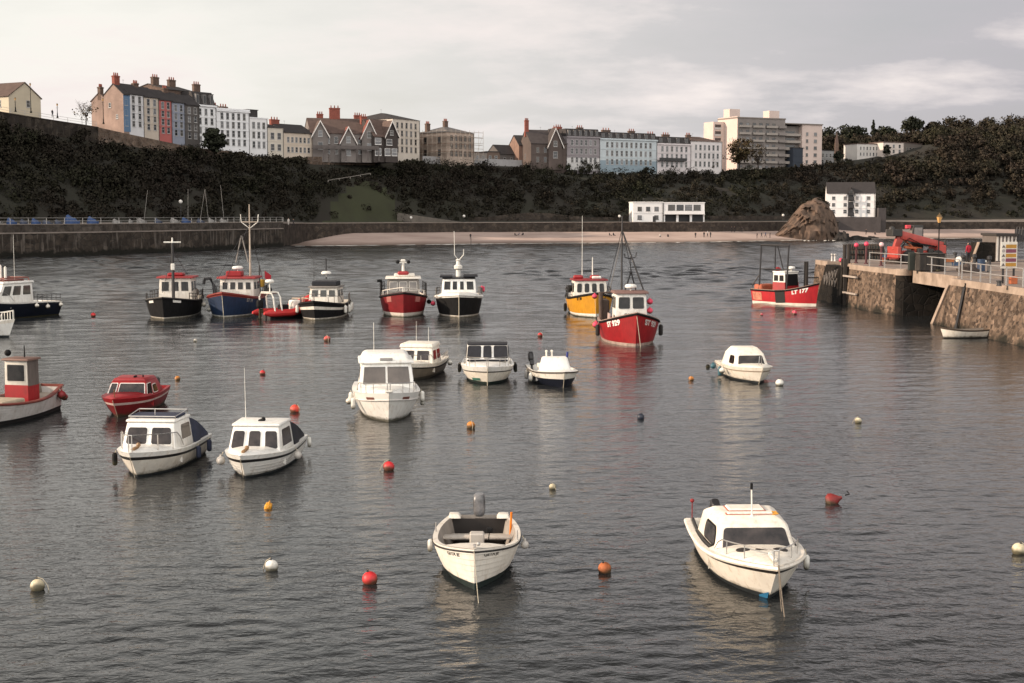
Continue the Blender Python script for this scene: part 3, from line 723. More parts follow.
def tree(name, base, h, cr, label, m=WOODS, crown_z=0.62, tone=0.4, nc=26, per=80, ls=0.42, sq=0.8, bare=False, lean=0.0, seed=1, group=None):
    rnd = random.Random(seed); o = empty(name, base, 0, label, 'tree', group)
    bm = BM(); top = h * (0.55 if not bare else 0.45)
    tr = max(0.12, h * 0.022)
    tube(bm, [(0, 0, -1.2), (0.05, 0, top * 0.4), (lean * 0.5, 0.1, top)], [tr * 1.25, tr, tr * 0.65], 8)
    ends = []
    for k in range(9 if not bare else 15):
        a = 2 * PI * k / 9 + rnd.uniform(-.3, .3); z0 = top * rnd.uniform(0.45, 1.0); l = cr * rnd.uniform(0.65, 1.0)
        e = Vector((lean + math.cos(a) * l * 0.8, math.sin(a) * l * 0.8, z0 + (h - z0) * rnd.uniform(0.45, 0.95)))
        m1 = Vector((math.cos(a) * l * 0.35, math.sin(a) * l * 0.35, z0 + (e.z - z0) * 0.45))
        tube(bm, [(lean * .3, 0, z0), m1, e], [tr * 0.5, tr * 0.32, tr * 0.1], 5); ends.append(e)
        for j in range(3 if not bare else 7):
            e2 = m1 + (e - m1) * rnd.uniform(0.1, 0.9); d = Vector((rnd.uniform(-1, 1), rnd.uniform(-1, 1), rnd.uniform(0.1, 1.1))) * cr * 0.34
            tube(bm, [e2, e2 + d * 0.6, e2 + d + Vector((0, 0, 0.1))], [tr * 0.2, tr * 0.12, tr * 0.05], 4)
    build('trunk', bm, BARK, o)
    if not bare or per:
        cs, rs, ts = [], [], []
        for k in range(nc):
            while True:
                d = Vector((rnd.uniform(-1, 1), rnd.uniform(-1, 1), rnd.uniform(-1, 1)))
                if 0.3 < d.length < 1: break
            cs.append((lean + d.x * cr * 0.85, d.y * cr * 0.85, h * crown_z + d.z * h * (1 - crown_z) * 0.85)); rs.append(cr * rnd.uniform(0.2, 0.42)); ts.append(tone + rnd.uniform(-0.22, 0.22))
        c_, s_, t_ = clumps(cs, rs, per, ls, ts, sq, seed)
        leaf_mesh('crown', c_, s_, t_, m, o)
    return o
def tree_px(name, px, pyb, d, pyt, wpx, label, **kw):
    b = PY(px, pyb, d); h = (pyb - pyt) * d / FPX
    return tree(name, b, h, wpx * d / FPX / 2, label, **kw)
BRTREE = leaf_mat('russet_tree_leaves', (0.055, 0.034, 0.020), (0.075, 0.055, 0.026), (0.085, 0.075, 0.03))
DKTREE = leaf_mat('dark_evergreen_leaves', (0.020, 0.021, 0.014), (0.025, 0.028, 0.017), (0.036, 0.04, 0.022))
tree_px('broad_tree', 739, 172, 512, 137, 29, 'round brownish tree standing before the tall flats', m=BRTREE, nc=44, per=46, ls=0.36, crown_z=0.6, seed=3)
tree_px('thin_tree', 758, 172, 514, 142, 22, 'thin twiggy brown tree right of the round tree by the flats', m=BRTREE, nc=26, per=14, ls=0.3, bare=True, crown_z=0.6, seed=4)
tree_px('twiggy_tree', 692, 171, 506, 152, 18, 'small twiggy tree before the pale end of the white terrace', m=BRTREE, nc=18, per=20, ls=0.3, bare=True, crown_z=0.55, seed=5)
tree_px('twiggy_tree', 711, 171, 507, 157, 14, 'smaller twiggy shrub tree left of the foot of the tall flats', m=BRTREE, nc=14, per=20, ls=0.3, bare=True, crown_z=0.55, seed=6)
tree_px('dark_tree', 213, 151, 369, 128, 25, 'dark bushy tree in front of the tall white hotel', m=DKTREE, nc=34, per=70, ls=0.34, crown_z=0.48, tone=0.5, seed=7)
tree_px('bare_tree', 86, 124, 339, 101, 24, 'bare twiggy tree left of the brown gabled house', m=BRTREE, nc=20, per=10, ls=0.22, bare=True, crown_z=0.55, seed=8)
for i, (px, yb, d, yt, w, lab, kind_) in enumerate([
    (828, 152, 640, 128, 22, 'rounded dark tree next to the right end of the flats', 0),
    (846, 150, 650, 124, 24, 'rounded dark tree on the skyline between the flats and the conifer', 0),
    (859, 148, 655, 126, 20, 'dark tree just left of the pointed conifer on the skyline', 0),
    (886, 142, 660, 127, 24, 'low dark tree just right of the pointed conifer', 0),
    (911, 140, 640, 119, 25, 'flat-topped dark pine above the right white house', 1),
    (934, 140, 640, 123, 22, 'grey-brown tree right of the flat-topped pine', 2),
    (958, 138, 640, 118, 32, 'broad grey-brown tree highest on the right hill', 2),
    (988, 138, 640, 119, 30, 'second broad tree on the crest near the right edge', 2),
    (1016, 138, 640, 116, 30, 'tree on the hill crest at the right edge of the photo', 2)]):
    tree_px('skyline_tree', px, yb, d, yt, w, lab, m=[DKTREE, DKTREE, WOODS][kind_], nc=34, per=60, ls=0.5, crown_z=[0.55, 0.72, 0.6][kind_], tone=[0.6, 0.4, 0.35][kind_], seed=20 + i, group='trees on the right skyline')
def conifer(px, yb, d, yt, w, label):
    b = PY(px, yb, d); h = (yb - yt) * d / FPX; r0 = w * d / FPX / 2; o = empty('conifer', b, 0, label, 'tree')
    bm = BM(); tube(bm, [(0, 0, -1), (0, 0, h * 0.98)], [0.3, 0.05], 6); build('trunk', bm, BARK, o)
    cs, rs, ts = [], [], []
    for k in range(60):
        t = random.random() ** 0.7; a = random.uniform(0, 6.28); r = r0 * (1 - t) * random.uniform(0.5, 1) * (0.75 + 0.35 * math.sin(t * 40))
        cs.append((r * math.cos(a), r * math.sin(a), h * (0.1 + 0.9 * t))); rs.append(0.25 * r0 * (1.2 - t)); ts.append(0.4)
    c_, s_, t_ = clumps(cs, rs, 30, 0.36, ts, 0.6, 9); leaf_mesh('crown', c_, s_, t_, DKTREE, o)
conifer(873, 143, 650, 120, 11, 'pointed dark conifer on the skyline above the white houses')
tree_px('garden_tree', 887, 156, 552, 144, 9, 'dark round bush tree between the two white houses on the hill', m=DKTREE, nc=18, per=50, ls=0.3, crown_z=0.5, tone=0.3, seed=41)
tree_px('garden_tree', 838, 162, 548, 151, 11, 'dark bush right of the pale annexe by the flats', m=DKTREE, nc=18, per=50, ls=0.3, crown_z=0.5, tone=0.4, seed=42)

# ================================================================== THE SEA ROCK
def sea_rock():
    o = empty('sea_rock', P(806, 239.6), 0, 'tall humped brown sea rock with lit left flank on the beach', 'rock')
    O = Vector(o.location); d = O.y; k = d / FPX
    prof_l = [(-36, 0), (-33, 2.2), (-26, 9), (-18, 18), (-11, 27), (-6, 34), (0, 38), (8, 40.5), (15, 39.5), (20, 36), (25, 29), (29, 19), (32, 9), (34, 0)]
    bm = BM(); secs = []
    for (xx, hh) in prof_l:
        w = 7.5 * math.sqrt(max(0.02, 1 - (xx / 37) ** 2)) * (0.6 + 0.4 * hh / 41); ring = []
        for j in range(17):
            a = PI * j / 16; y = -math.cos(a) * w; z = max(hh * k, 0.3) * (math.sin(a) ** 0.55)
            n3 = mnoise.fractal(Vector((xx * 0.11, y * 0.45, z * 0.35)), 1.0, 2.0, 5)
            s3 = mnoise.noise(Vector((xx * 0.35 + z * 0.5, y * 0.1, 4.0)))
            ring.append(bm.verts.new((xx * k + 0.55 * n3, y + 1.1 * n3 + 0.5 * s3, z + 0.7 * n3 * min(1, z / 2) - (0.9 if j in (0, 16) else 0))))
        secs.append(ring)
    for A, B_ in zip(secs, secs[1:]):
        for j in range(16): bm.faces.new((A[j], B_[j], B_[j + 1], A[j + 1]))
    bmesh.ops.subdivide_edges(bm, edges=bm.edges[:], cuts=2, use_grid_fill=True)
    for v in bm.verts:
        n3 = mnoise.fractal(v.co * 0.8, 0.9, 2.2, 4); s3 = mnoise.noise(Vector((v.co.x * 1.4 + v.co.z * 0.9, v.co.y * 0.5, 1.0)))
        st = mnoise.noise(Vector(((v.co.x * .8 + v.co.z * .55) * 1.1, v.co.y * .12, 7.0))); st = -abs(st)
        bl = mnoise.cell(Vector((v.co.x * .45 + v.co.z * .3, v.co.y * .3, v.co.z * .5))) - .5
        v.co += Vector((0.45 * n3 + .9 * st + .35 * bl, 0.7 * n3 + 0.4 * s3 + 1.5 * st + .8 * bl, 0.35 * n3 + .6 * st + .2 * bl))
    rm = mat('brown_limestone', (0.030, 0.020, 0.014), 0.92, 0.1, 0.55, bump=0.9, bscale=1.2, col2=(0.155, 0.10, 0.07), stretch=(1.0, 0.6, 0.5))
    build('outcrop', bm, rm, o, smooth=35)
    cs, rs, ts = [], [], []
    for kk in range(40):
        xx = random.uniform(-3, 22); hh = np.interp(xx, [p[0] for p in prof_l], [p[1] for p in prof_l])
        cs.append((xx * k, random.uniform(-1.5, 2.5), hh * k - 0.1)); rs.append(random.uniform(0.4, 1.0)); ts.append(0.5)
    c_, s_, t_ = clumps(cs, rs, 24, 0.22, ts, 0.5, 8); leaf_mesh('grass_cap', c_, s_, t_, SCRUB, o)
    return rm
ROCKM = sea_rock()
def reef(px, py, w, h, label):
    o = P(px, py); k = o.y / FPX; bm = BM()
    bmesh.ops.create_icosphere(bm, subdivisions=4, radius=1)
    for v in bm.verts:
        n3 = mnoise.fractal(v.co * 1.6 + Vector((px, 0, 0)), 0.9, 2.1, 4)
        q = v.co * (1 + 0.45 * n3); v.co = Vector((q.x * w * k / 2, q.y * 2.4, max(q.z, -0.3) * h * k))
    tag(build('reef_rock', bm, mat('dark_reef_rock', (0.016, 0.013, 0.011), 0.9, 0.5, 0.7, bump=0.6, bscale=2), smooth=25, loc=o), label, 'rock', 'low dark rocks beside the sea rock')
reef(842, 240.4, 14, 8.5, 'jagged dark rock just right of the tall sea rock')
reef(858, 239.6, 24, 3.5, 'low flat dark reef right of the jagged rock')
reef(872, 238.8, 12, 2.5, 'lowest dark reef rock nearest the red lifting machine')
bm = BM()
for (px, w) in ((806, 8), (813, 7), (826, 6), (834, 3)):
    c = P(px, 241.0, 0.06); k = c.y / FPX
    vs_ = [bm.verts.new(c + Vector((w * k * math.cos(a) / 2 * random.uniform(.7, 1.1), 2.2 * math.sin(a) * random.uniform(.5, 1.1), 0.25 * random.random()))) for a in [2 * PI * i / 10 for i in range(10)]]
    bm.faces.new(vs_)
tag(build('breaking_foam', bm, SURF, smooth=0), 'white foam breaking at the foot of the sea rock', kind='stuff')
# ================================================================== TOWN BUILDINGS
SLATE = mat('grey_slate_roof', (0.030, 0.026, 0.026), 0.8, 0.25, 0.8)
TILE = mat('red_clay_tile_roof', (0.17, 0.045, 0.032), 0.85, 0.25, 0.8)
BRTILE = mat('brown_tile_roof', (0.085, 0.055, 0.045), 0.85, 0.2, 0.8)
BRICK = mat('red_brick_stack', (0.22, 0.065, 0.045), 0.9, 0.2, 2)
BRBRICK = mat('brown_brick_stack', (0.11, 0.072, 0.055), 0.9, 0.25, 1.5)
PANE = mat('house_window_pane', (0.022, 0.023, 0.026), 0.12, 0.35, 0.2, spec=0.6)
WFRAME = mat('white_window_frame', (0.42, 0.41, 0.40), 0.6, 0.05, 1)
DFRAME = mat('dark_window_frame', (0.05, 0.045, 0.04), 0.6, 0.05, 1)
def wallm(name, c, v=0.09): return mat(name, c, 0.9, v, 0.25)
_wm = {}
PANES = [PANE, mat('house_window_pane_curtained', (0.075, 0.07, 0.065), 0.2, 0.4, 0.3, spec=0.5), mat('house_window_pane_bright', (0.14, 0.14, 0.145), 0.15, 0.4, 0.3, spec=0.6), PANE]
wrnd = random.Random(3)
def window_mesh(w, h, fr, bars=True):
    """sash window: frame, pane and glazing bars in one mesh; x along the wall, -y outwards"""
    pn = wrnd.choice(PANES); key = (round(w, 2), round(h, 2), fr.name, bars, pn.name)
    if key in _wm: return _wm[key]
    bm = BM(); f = 0.07
    box(bm, -w / 2, -w / 2 + f, -0.06, 0.02, 0, h, 0); box(bm, w / 2 - f, w / 2, -0.06, 0.02, 0, h, 0)
    box(bm, -w / 2 + f, w / 2 - f, -0.06, 0.02, 0, f, 0); box(bm, -w / 2 + f, w / 2 - f, -0.06, 0.02, h - f, h, 0)
    box(bm, -w / 2 + f, w / 2 - f, -0.025, 0.02, f, h - f, 1)
    if bars: box(bm, -w / 2 + f, w / 2 - f, -0.05, -0.025, h * 0.5 - 0.03, h * 0.5 + 0.03, 0)
    box(bm, -w / 2 - 0.1, w / 2 + 0.1, -0.13, -0.06, -0.10, 0.0, 0)
    bmesh.ops.recalc_face_normals(bm, faces=bm.faces)
    me = bpy.data.meshes.new('window'); bm.to_mesh(me); bm.free(); me.materials.append(fr); me.materials.append(pn)
    _wm[key] = me
    return me
def add_window(root, x, z, w, h, fr, face='front', D=0, W=0, y=0.0, bars=True):
    o = bpy.data.objects.new('window', window_mesh(w, h, fr, bars)); link(o, root)
    if face == 'front': o.location = (x, y, z)
    elif face == 'left': o.location = (y, x, z); o.rotation_euler = (0, 0, -PI / 2)
    elif face == 'right': o.location = (W - y, x, z); o.rotation_euler = (0, 0, PI / 2)
    return o
def chimney(root, x, y, z, w, d, h, m, pots=3):
    bm = BM(); box(bm, x - w / 2, x + w / 2, y - d / 2, y + d / 2, z - 1.5, z + h); box(bm, x - w / 2 - .1, x + w / 2 + .1, y - d / 2 - .1, y + d / 2 + .1, z + h - .35, z + h - .1)
    for k in range(pots): lathe(bm, [(0.16, 0), (0.19, 0.1), (0.14, 0.75)], (x - w / 2 + w * (k + .5) / pots, y, z + h), 7, 1)
    return build('chimney', bm, [m, BRICK], root, smooth=0)
def building(label, cat, pxa, da, pxb, db, ytop, ybase, depth, wall, roof='gable', rh=2.5, rows=3, cols=3, win=(1.0, 1.7), frame=WFRAME, roofm=None, chim=(), leftwin=None,
             name='town_house', base_band=None, cornice=None, dormers=0, sink=4.0, u=(0.08, 0.92), v=(0.12, 0.95), group='buildings on the cliff top', rowh=None, rightwin=None, skip=()):
    A = PY(pxa, ybase, da); B_ = PY(pxb, ybase, db); z0 = A.z
    H = PY(pxa, ytop, da).z - z0
    dv = Vector((B_.x - A.x, B_.y - A.y)); W = dv.length
    o = empty(name, A, math.atan2(dv.y, dv.x), label, cat, group)
    roofm = roofm or SLATE
    bm = BM(); box(bm, 0, W, 0, depth, -sink, H)
    if roof == 'gable':
        for x, sgn in ((0, 1), (W, -1)):
            x2 = x + sgn * 0.35
            a = [bm.verts.new((xx, yy, zz)) for xx in (x, x2) for (yy, zz) in ((0, H - .01), (depth, H - .01), (depth / 2, H + rh))]
            for f in ((0, 1, 2), (3, 5, 4), (0, 2, 5, 3), (1, 4, 5, 2), (0, 3, 4, 1)): bm.faces.new([a[i] for i in f])
    if roof == 'front_gable':
        for y, sgn in ((0, 1), (depth, -1)):
            y2 = y + sgn * 0.35
            a = [bm.verts.new((xx, yy, zz)) for yy in (y, y2) for (xx, zz) in ((0, H - .01), (W, H - .01), (W / 2, H + rh))]
            for f in ((0, 1, 2), (3, 5, 4), (0, 2, 5, 3), (1, 4, 5, 2), (0, 3, 4, 1)): bm.faces.new([a[i] for i in f])
    build('wall', bm, wall, o, smooth=0)
    if base_band:
        bm = BM(); box(bm, -0.05, W + 0.05, -0.08, 0.0, -1.0, base_band[0]); build('ground_storey_band', bm, base_band[1], o, smooth=0)
    if cornice:
        bm = BM(); box(bm, -0.1, W + 0.1, -0.35, -0.004, H - 0.5, H - 0.1); build('cornice', bm, cornice, o, smooth=0)
    if rows > 1 and cols > 1:
        for k in range(1, rows):
            bm = BM(); zz = H * (v[0] + (v[1] - v[0]) * k / rows) - 0.12; box(bm, 0.02, W - 0.02, -0.10, -0.004, zz - .18, zz); build('string_course', bm, wall, o, smooth=0)
        bm = BM(); tube(bm, [(W - 0.25, -.16, -sink), (W - 0.25, -.16, H - .2)], .07, 5); build('drainpipe', bm, DFRAME, o)
        for xx in [W * .42]:
            bm = BM(); tube(bm, [(xx, depth * .5, H + rh * .6), (xx, depth * .5, H + rh + 1.2)], .03, 4); box(bm, xx - .35, xx + .35, depth * .5 - .02, depth * .5 + .02, H + rh + 1.0, H + rh + 1.05); build('tv_aerial', bm, DFRAME, o, smooth=0)
    # roof
    bm = BM(); ov = 0.3; tk = 0.18
    if roof == 'gable':
        s = rh / (depth / 2)
        for sg in (0, 1):
            y0, y1 = (-ov, depth / 2) if sg == 0 else (depth + ov, depth / 2)
            hexa(bm, [(-0.15, y0, H - ov * s), (W + .15, y0, H - ov * s), (W + .15, y1, H + rh), (-.15, y1, H + rh)], [(-0.15, y0, H - ov * s + tk), (W + .15, y0, H - ov * s + tk), (W + .15, y1, H + rh + tk), (-.15, y1, H + rh + tk)])
    elif roof == 'front_gable':
        s = rh / (W / 2)
        for sg in (0, 1):
            x0, x1 = (-ov, W / 2) if sg == 0 else (W + ov, W / 2)
            hexa(bm, [(x0, -.25, H - ov * s), (x1, -.25, H + rh), (x1, depth + .2, H + rh), (x0, depth + .2, H - ov * s)], [(x0, -.25, H - ov * s + tk), (x1, -.25, H + rh + tk), (x1, depth + .2, H + rh + tk), (x0, depth + .2, H - ov * s + tk)])
    elif roof == 'hip':
        i = min(depth / 2, W / 2) * 0.85
        hexa(bm, [(-.3, -.3, H + .005), (W + .3, -.3, H + .005), (W + .3, depth + .3, H + .005), (-.3, depth + .3, H + .005)], [(i, depth / 2 - .2, H + rh), (W - i, depth / 2 - .2, H + rh), (W - i, depth / 2 + .2, H + rh), (i, depth / 2 + .2, H + rh)])
    elif roof == 'mansard':
        i = rh * 0.42
        hexa(bm, [(0, .25, H + .005), (W, .25, H + .005), (W, depth, H + .005), (0, depth, H + .005)], [(0.1, i + .25, H + rh), (W - .1, i + .25, H + rh), (W - .1, depth - i, H + rh), (.1, depth - i, H + rh)])
    elif roof == 'flat':
        box(bm, -.15, W + .15, -.15, depth + .15, H + .004, H + rh)
    build('roof', bm, roofm, o, smooth=0)
    for k in range(dormers):
        x = W * (k + .5) / dormers; bm = BM(); dw = min(1.3, W / dormers * .45)
        box(bm, x - dw / 2, x + dw / 2, 0.35, 2.2, H + .25, H + rh * .82, 0); box(bm, x - dw / 2 + .22, x + dw / 2 - .22, .31, .35, H + .45, H + rh * .70, 1); box(bm, x - dw / 2 - .1, x + dw / 2 + .1, .22, 2.2, H + rh * .82 + .004, H + rh * .82 + .14, 2)
        build('dormer', bm, [mat('grey_dormer_cheek', (.16, .15, .145), .8), PANE, roofm], o, smooth=0)
    w, h = win
    for r in range(rows):
        hh = h if not rowh else rowh[r]
        z = H * (v[0] + (v[1] - v[0]) * (r + 0.12) / rows)
        for c in range(cols):
            if (r, c) in skip: continue
            yy = -0.08 if base_band and z < base_band[0] else 0.0
            add_window(o, W * (u[0] + (u[1] - u[0]) * (c + .5) / cols), z, w, hh, frame, y=yy)
    for side, spec in (('left', leftwin), ('right', rightwin)):
        if spec:
            for (yy, zz, ww, h2) in spec: add_window(o, yy, zz, ww, h2, frame, side, depth, W)
    for (x, y, cw, ch, m_) in chim: chimney(o, x * W, y * depth, H + (rh * (1 - abs(y - .5) * 2) if roof in ('gable', 'hip') else rh) - 0.3, cw, 0.9, ch, m_)
    o['W'] = W; o['H'] = H
    return o
WA = wallm
# --- left cliff top
building('cream gabled house alone at the far left of the cliff top', 'house', 9, 325, 41, 333.5, 95.5, 112, 14, WA('cream_render', (0.52, 0.45, 0.34)), 'front_gable', 3.3, 1, 1, (1.1, 1.6), roofm=BRTILE, leftwin=[(3, 1.2, 1.1, 1.6), (8, 1.2, 1.1, 1.6)], u=(.45, .75), v=(.3, 1))
BRW = WA('brown_weathered_render', (0.27, 0.19, 0.155), 0.25)
building('low brown lean-to house at the back of the brown gabled house', 'house', 108, 355.5, 111, 356.5, 100.5, 128, 5.2, BRW, 'gable', 2.0, 1, 0, roofm=BRTILE, chim=[(.5, .5, 1.2, 1.8, BRBRICK)])
building('narrow blue-fronted end house with broad brown gable wall', 'house', 124, 349, 129.5, 350.6, 94, 131.5, 6.6, BRW, 'gable', 2.6, 3, 1, (1.0, 1.5), roofm=SLATE, chim=[(.5, .5, 1.8, 2.4, BRICK)], leftwin=[(4.6, 6.0, .8, 1.2), (2.2, 3.2, .7, 1.1)])
bm = BM(); box(bm, 0.03, 2.2, -0.06, -0.004, 0, 9.2)
build('blue_front', bm, WA('sky_blue_render', (0.11, 0.18, 0.28)), [o for o in COL.objects if o.get('label', '').startswith('narrow blue-fronted')][0], smooth=0)
T0 = (129.5, 350.7)
def terr(px0, px1, wall, label, **kw):
    f = lambda px: 350.7 + (px - 129.5) * (18.5 / 57.5)
    yt = lambda px: 93.5 + (px - 129.5) * (10.5 / 55.5); yb = lambda px: 132 + (px - 129.5) * (12 / 55.5)
    return building(label, 'house', px0, f(px0), px1, f(px1), yt(px0), yb(px0), 7.5, wall, 'gable', 2.6, 4, 2, (1.05, 1.75), group='painted terrace houses on the left cliff', **kw)
terr(129.5, 144.5, WA('white_render', (0.62, 0.61, 0.62)), 'white-painted four storey terrace house next to the blue-fronted end house')
terr(144.5, 159.5, WA('beige_render', (0.50, 0.43, 0.36)), 'beige four storey terrace house left of the red one', chim=[(.2, .5, 1.6, 1.2, BRBRICK)])
terr(159.5, 172.5, WA('salmon_red_render', (0.40, 0.115, 0.105)), 'salmon red four storey terrace house')
terr(172.5, 185.5, WA('blue_grey_render', (0.25, 0.27, 0.33)), 'blue-grey terrace house right of the red one', chim=[(.3, .5, 1.6, 1.4, BRBRICK)])
terr(185.5, 200, WA('dark_grey_stone', (0.095, 0.085, 0.08)), 'dark grey stone terrace house at the right end of the painted row')
WH = WA('white_hotel_render', (0.74, 0.74, 0.75), 0.05)
building('tall white hotel with mansard dormers and a brown brick flank', 'hotel', 196, 388, 217, 394, 104, 149, 17, WH, 'mansard', 3.6, 4, 3, (1.0, 1.8), dormers=3, chim=[(.55, .25, 2.2, 2.6, BRBRICK)], cornice=WH)
building('brown brick block with two tall chimney stacks rising behind the painted terrace', 'building', 166, 386, 196, 397, 89, 140, 12, BRBRICK, 'gable', 1.6, 0, 0, roofm=SLATE, chim=[(.12, .4, 2.4, 2.6, BRBRICK), (.66, .4, 2.6, 2.4, BRBRICK)])
building('broad white hotel with four rows of windows and a flat parapet', 'hotel', 217, 394.3, 250, 403, 109, 151, 12, WH, 'flat', 0.4, 4, 5, (1.0, 1.9), roofm=WH, chim=[(.35, .6, 3.4, 1.6, BRBRICK), (.68, .6, 2.6, 1.4, BRBRICK)], cornice=WH)
building('white three storey house with a black box dormer on its roof', 'house', 250, 403, 268, 408, 118, 153, 11, WA('white_house_render', (0.72, 0.71, 0.71), .05), 'flat', 0.3, 3, 3, (1.05, 1.9), roofm=WH)
bm = BM(); box(bm, .5, 4.2, 1.5, 6, 10.05, 12.3); box(bm, .3, 4.4, 1.3, 6.2, 12.304, 12.5)
build('box_dormer', bm, SLATE, [o for o in COL.objects if o.get('label', '').startswith('white three storey house with')][0], smooth=0)
building('narrow cream house with a tall arched bay window', 'house', 268, 408, 284, 412, 127.5, 155, 11, WA('cream_house_render', (0.55, 0.50, 0.43)), 'hip', 1.5, 2, 2, (1.3, 1.9), roofm=SLATE)
building('long low beige house with dark roof left of the gabled grey house', 'house', 284, 412, 313, 421, 132, 156, 10, WA('pale_beige_render', (0.54, 0.46, 0.38)), 'gable', 2.6, 2, 6, (.95, 1.6), roofm=SLATE, chim=[(.08, .5, 3.2, 1.6, BRICK)])
# --- gabled grey house
GREYST = WA('grey_stone_house', (0.17, 0.15, 0.14), 0.18)
BARGE = mat('white_bargeboard', (0.66, 0.62, 0.58), 0.6, .05, 1)
g = building('grey stone house with three white-edged gables and red roofs', 'house', 311, 421, 377, 427, 132.5, 158, 13, GREYST, 'gable', 4.6, 2, 7, (1.15, 2.0), roofm=BRTILE, sink=1.2, chim=[(.20, .55, 1.9, 2.2, BRICK), (.42, .5, 3.2, 3.6, BRICK), (.78, .6, 2.0, 2.6, BRICK)])
def cross_gable(root, x0, x1, zt, zap, y0=-1.0, m=GREYST, rm=TILE, dep=6.5, barge=True, winz=None, zb=-1.2):
    xm = (x0 + x1) / 2; bm = BM()
    b = [bm.verts.new((x, y, z)) for y in (y0, dep) for (x, z) in ((x0, zb), (x1, zb), (x1, zt), (xm, zap), (x0, zt))]
    bm.faces.new(b[:5]); bm.faces.new(b[5:])
    for k in range(5): bm.faces.new((b[k], b[(k + 1) % 5], b[5 + (k + 1) % 5], b[5 + k]))
    g_ = build('gable_bay', bm, m, root, smooth=0)
    bm = BM(); s = (zap - zt) / (xm - x0); ov = .5
    for (xa, sg) in ((x0 - ov, 1), (x1 + ov, -1)):
        hexa(bm, [(xa, y0 - .45, zt - ov * s + .01), (xm, y0 - .45, zap + .01), (xm, dep, zap + .01), (xa, dep, zt - ov * s + .01)], [(xa, y0 - .45, zt - ov * s + .22), (xm, y0 - .45, zap + .22), (xm, dep, zap + .22), (xa, dep, zt - ov * s + .22)])
    build('gable_roof', bm, rm, root, smooth=0)
    if barge:
        bm = BM()
        for (xa, sg) in ((x0 - ov, 1), (x1 + ov, -1)):
            hexa(bm, [(xa, y0 - .56, zt - ov * s - .3), (xm, y0 - .56, zap - .3), (xm, y0 - .46, zap - .3), (xa, y0 - .46, zt - ov * s - .3)], [(xa, y0 - .56, zt - ov * s + .3), (xm, y0 - .56, zap + .3), (xm, y0 - .46, zap + .3), (xa, y0 - .46, zt - ov * s + .3)])
        build('bargeboard', bm, BARGE, root, smooth=0)
    if winz is None: winz = [(xm, zt - .6, 1.3, 1.9), (xm, zt - 4.4, 1.5, 2.2)]
    for (x, z, w, h) in winz: add_window(root, x, z, w, h, WFRAME if barge else DFRAME, y=y0)
gW = g['W']; gH = g['H']
cross_gable(g, .02 * gW, .25 * gW, gH - .6, gH + 3.4, rm=BRTILE)
cross_gable(g, .44 * gW, .66 * gW, gH - 2.4, gH + 1.7, y0=-1.6)
cross_gable(g, .76 * gW, .985 * gW, gH - .8, gH + 3.9, y0=-1.3)
bm = BM(); box(bm, 0, gW, -2.9, -1.75, 2.6, 2.9); box(bm, 0, gW, -2.95, -2.85, 2.91, 3.7)
for k in range(7): box(bm, k * gW / 6 - .12 + (.15 if k == 0 else 0), k * gW / 6 + .12, -2.9, -2.7, -.8, 2.6)
build('veranda', bm, mat('veranda_timber', (0.10, 0.085, 0.08), .8, .2, 1), g, smooth=0)
t2 = building('dark half-timbered house with white bay windows beside the gabled grey house', 'house', 374, 424, 397, 429, 136, 158, 12, WA('dark_timber_frame', (0.045, 0.036, 0.033)), 'gable', 5.2, 0, 0, roofm=BRTILE, sink=1.2, chim=[(.1, .6, 2.0, 2.4, BRICK)])
tW = t2['W']; tH = t2['H']
cross_gable(t2, .45 * tW, .98 * tW, tH + .5, tH + 4.6, y0=-.8, m=WA('dark_timber_frame', (0.045, 0.036, 0.033)), rm=BRTILE, winz=[(.71 * tW, tH + .4, 1.2, 1.5)])
for (x, z, w, h) in ((.18, .62, 2.2, 2.0), (.18, .12, 2.2, 2.2), (.52, .12, 1.9, 2.2), (.82, .12, 1.9, 2.2), (.6, .6, 2.0, 1.8)):
    add_window(t2, x * tW, z * tH, w, h, mat('bright_white_frame', (.72, .7, .68), .5, .03, 1), y=-.85 if x > .45 else 0)
CRM = WA('cream_block_render', (0.55, 0.49, 0.425))
building('tall cream block with four rows of windows and hipped dark roof', 'hotel', 393, 441, 420, 452, 118.5, 157.5, 19, CRM, 'hip', 2.4, 4, 5, (1.0, 1.8), frame=mat('tan_window_frame', (.3, .26, .22), .7, .05, 1), roofm=SLATE)
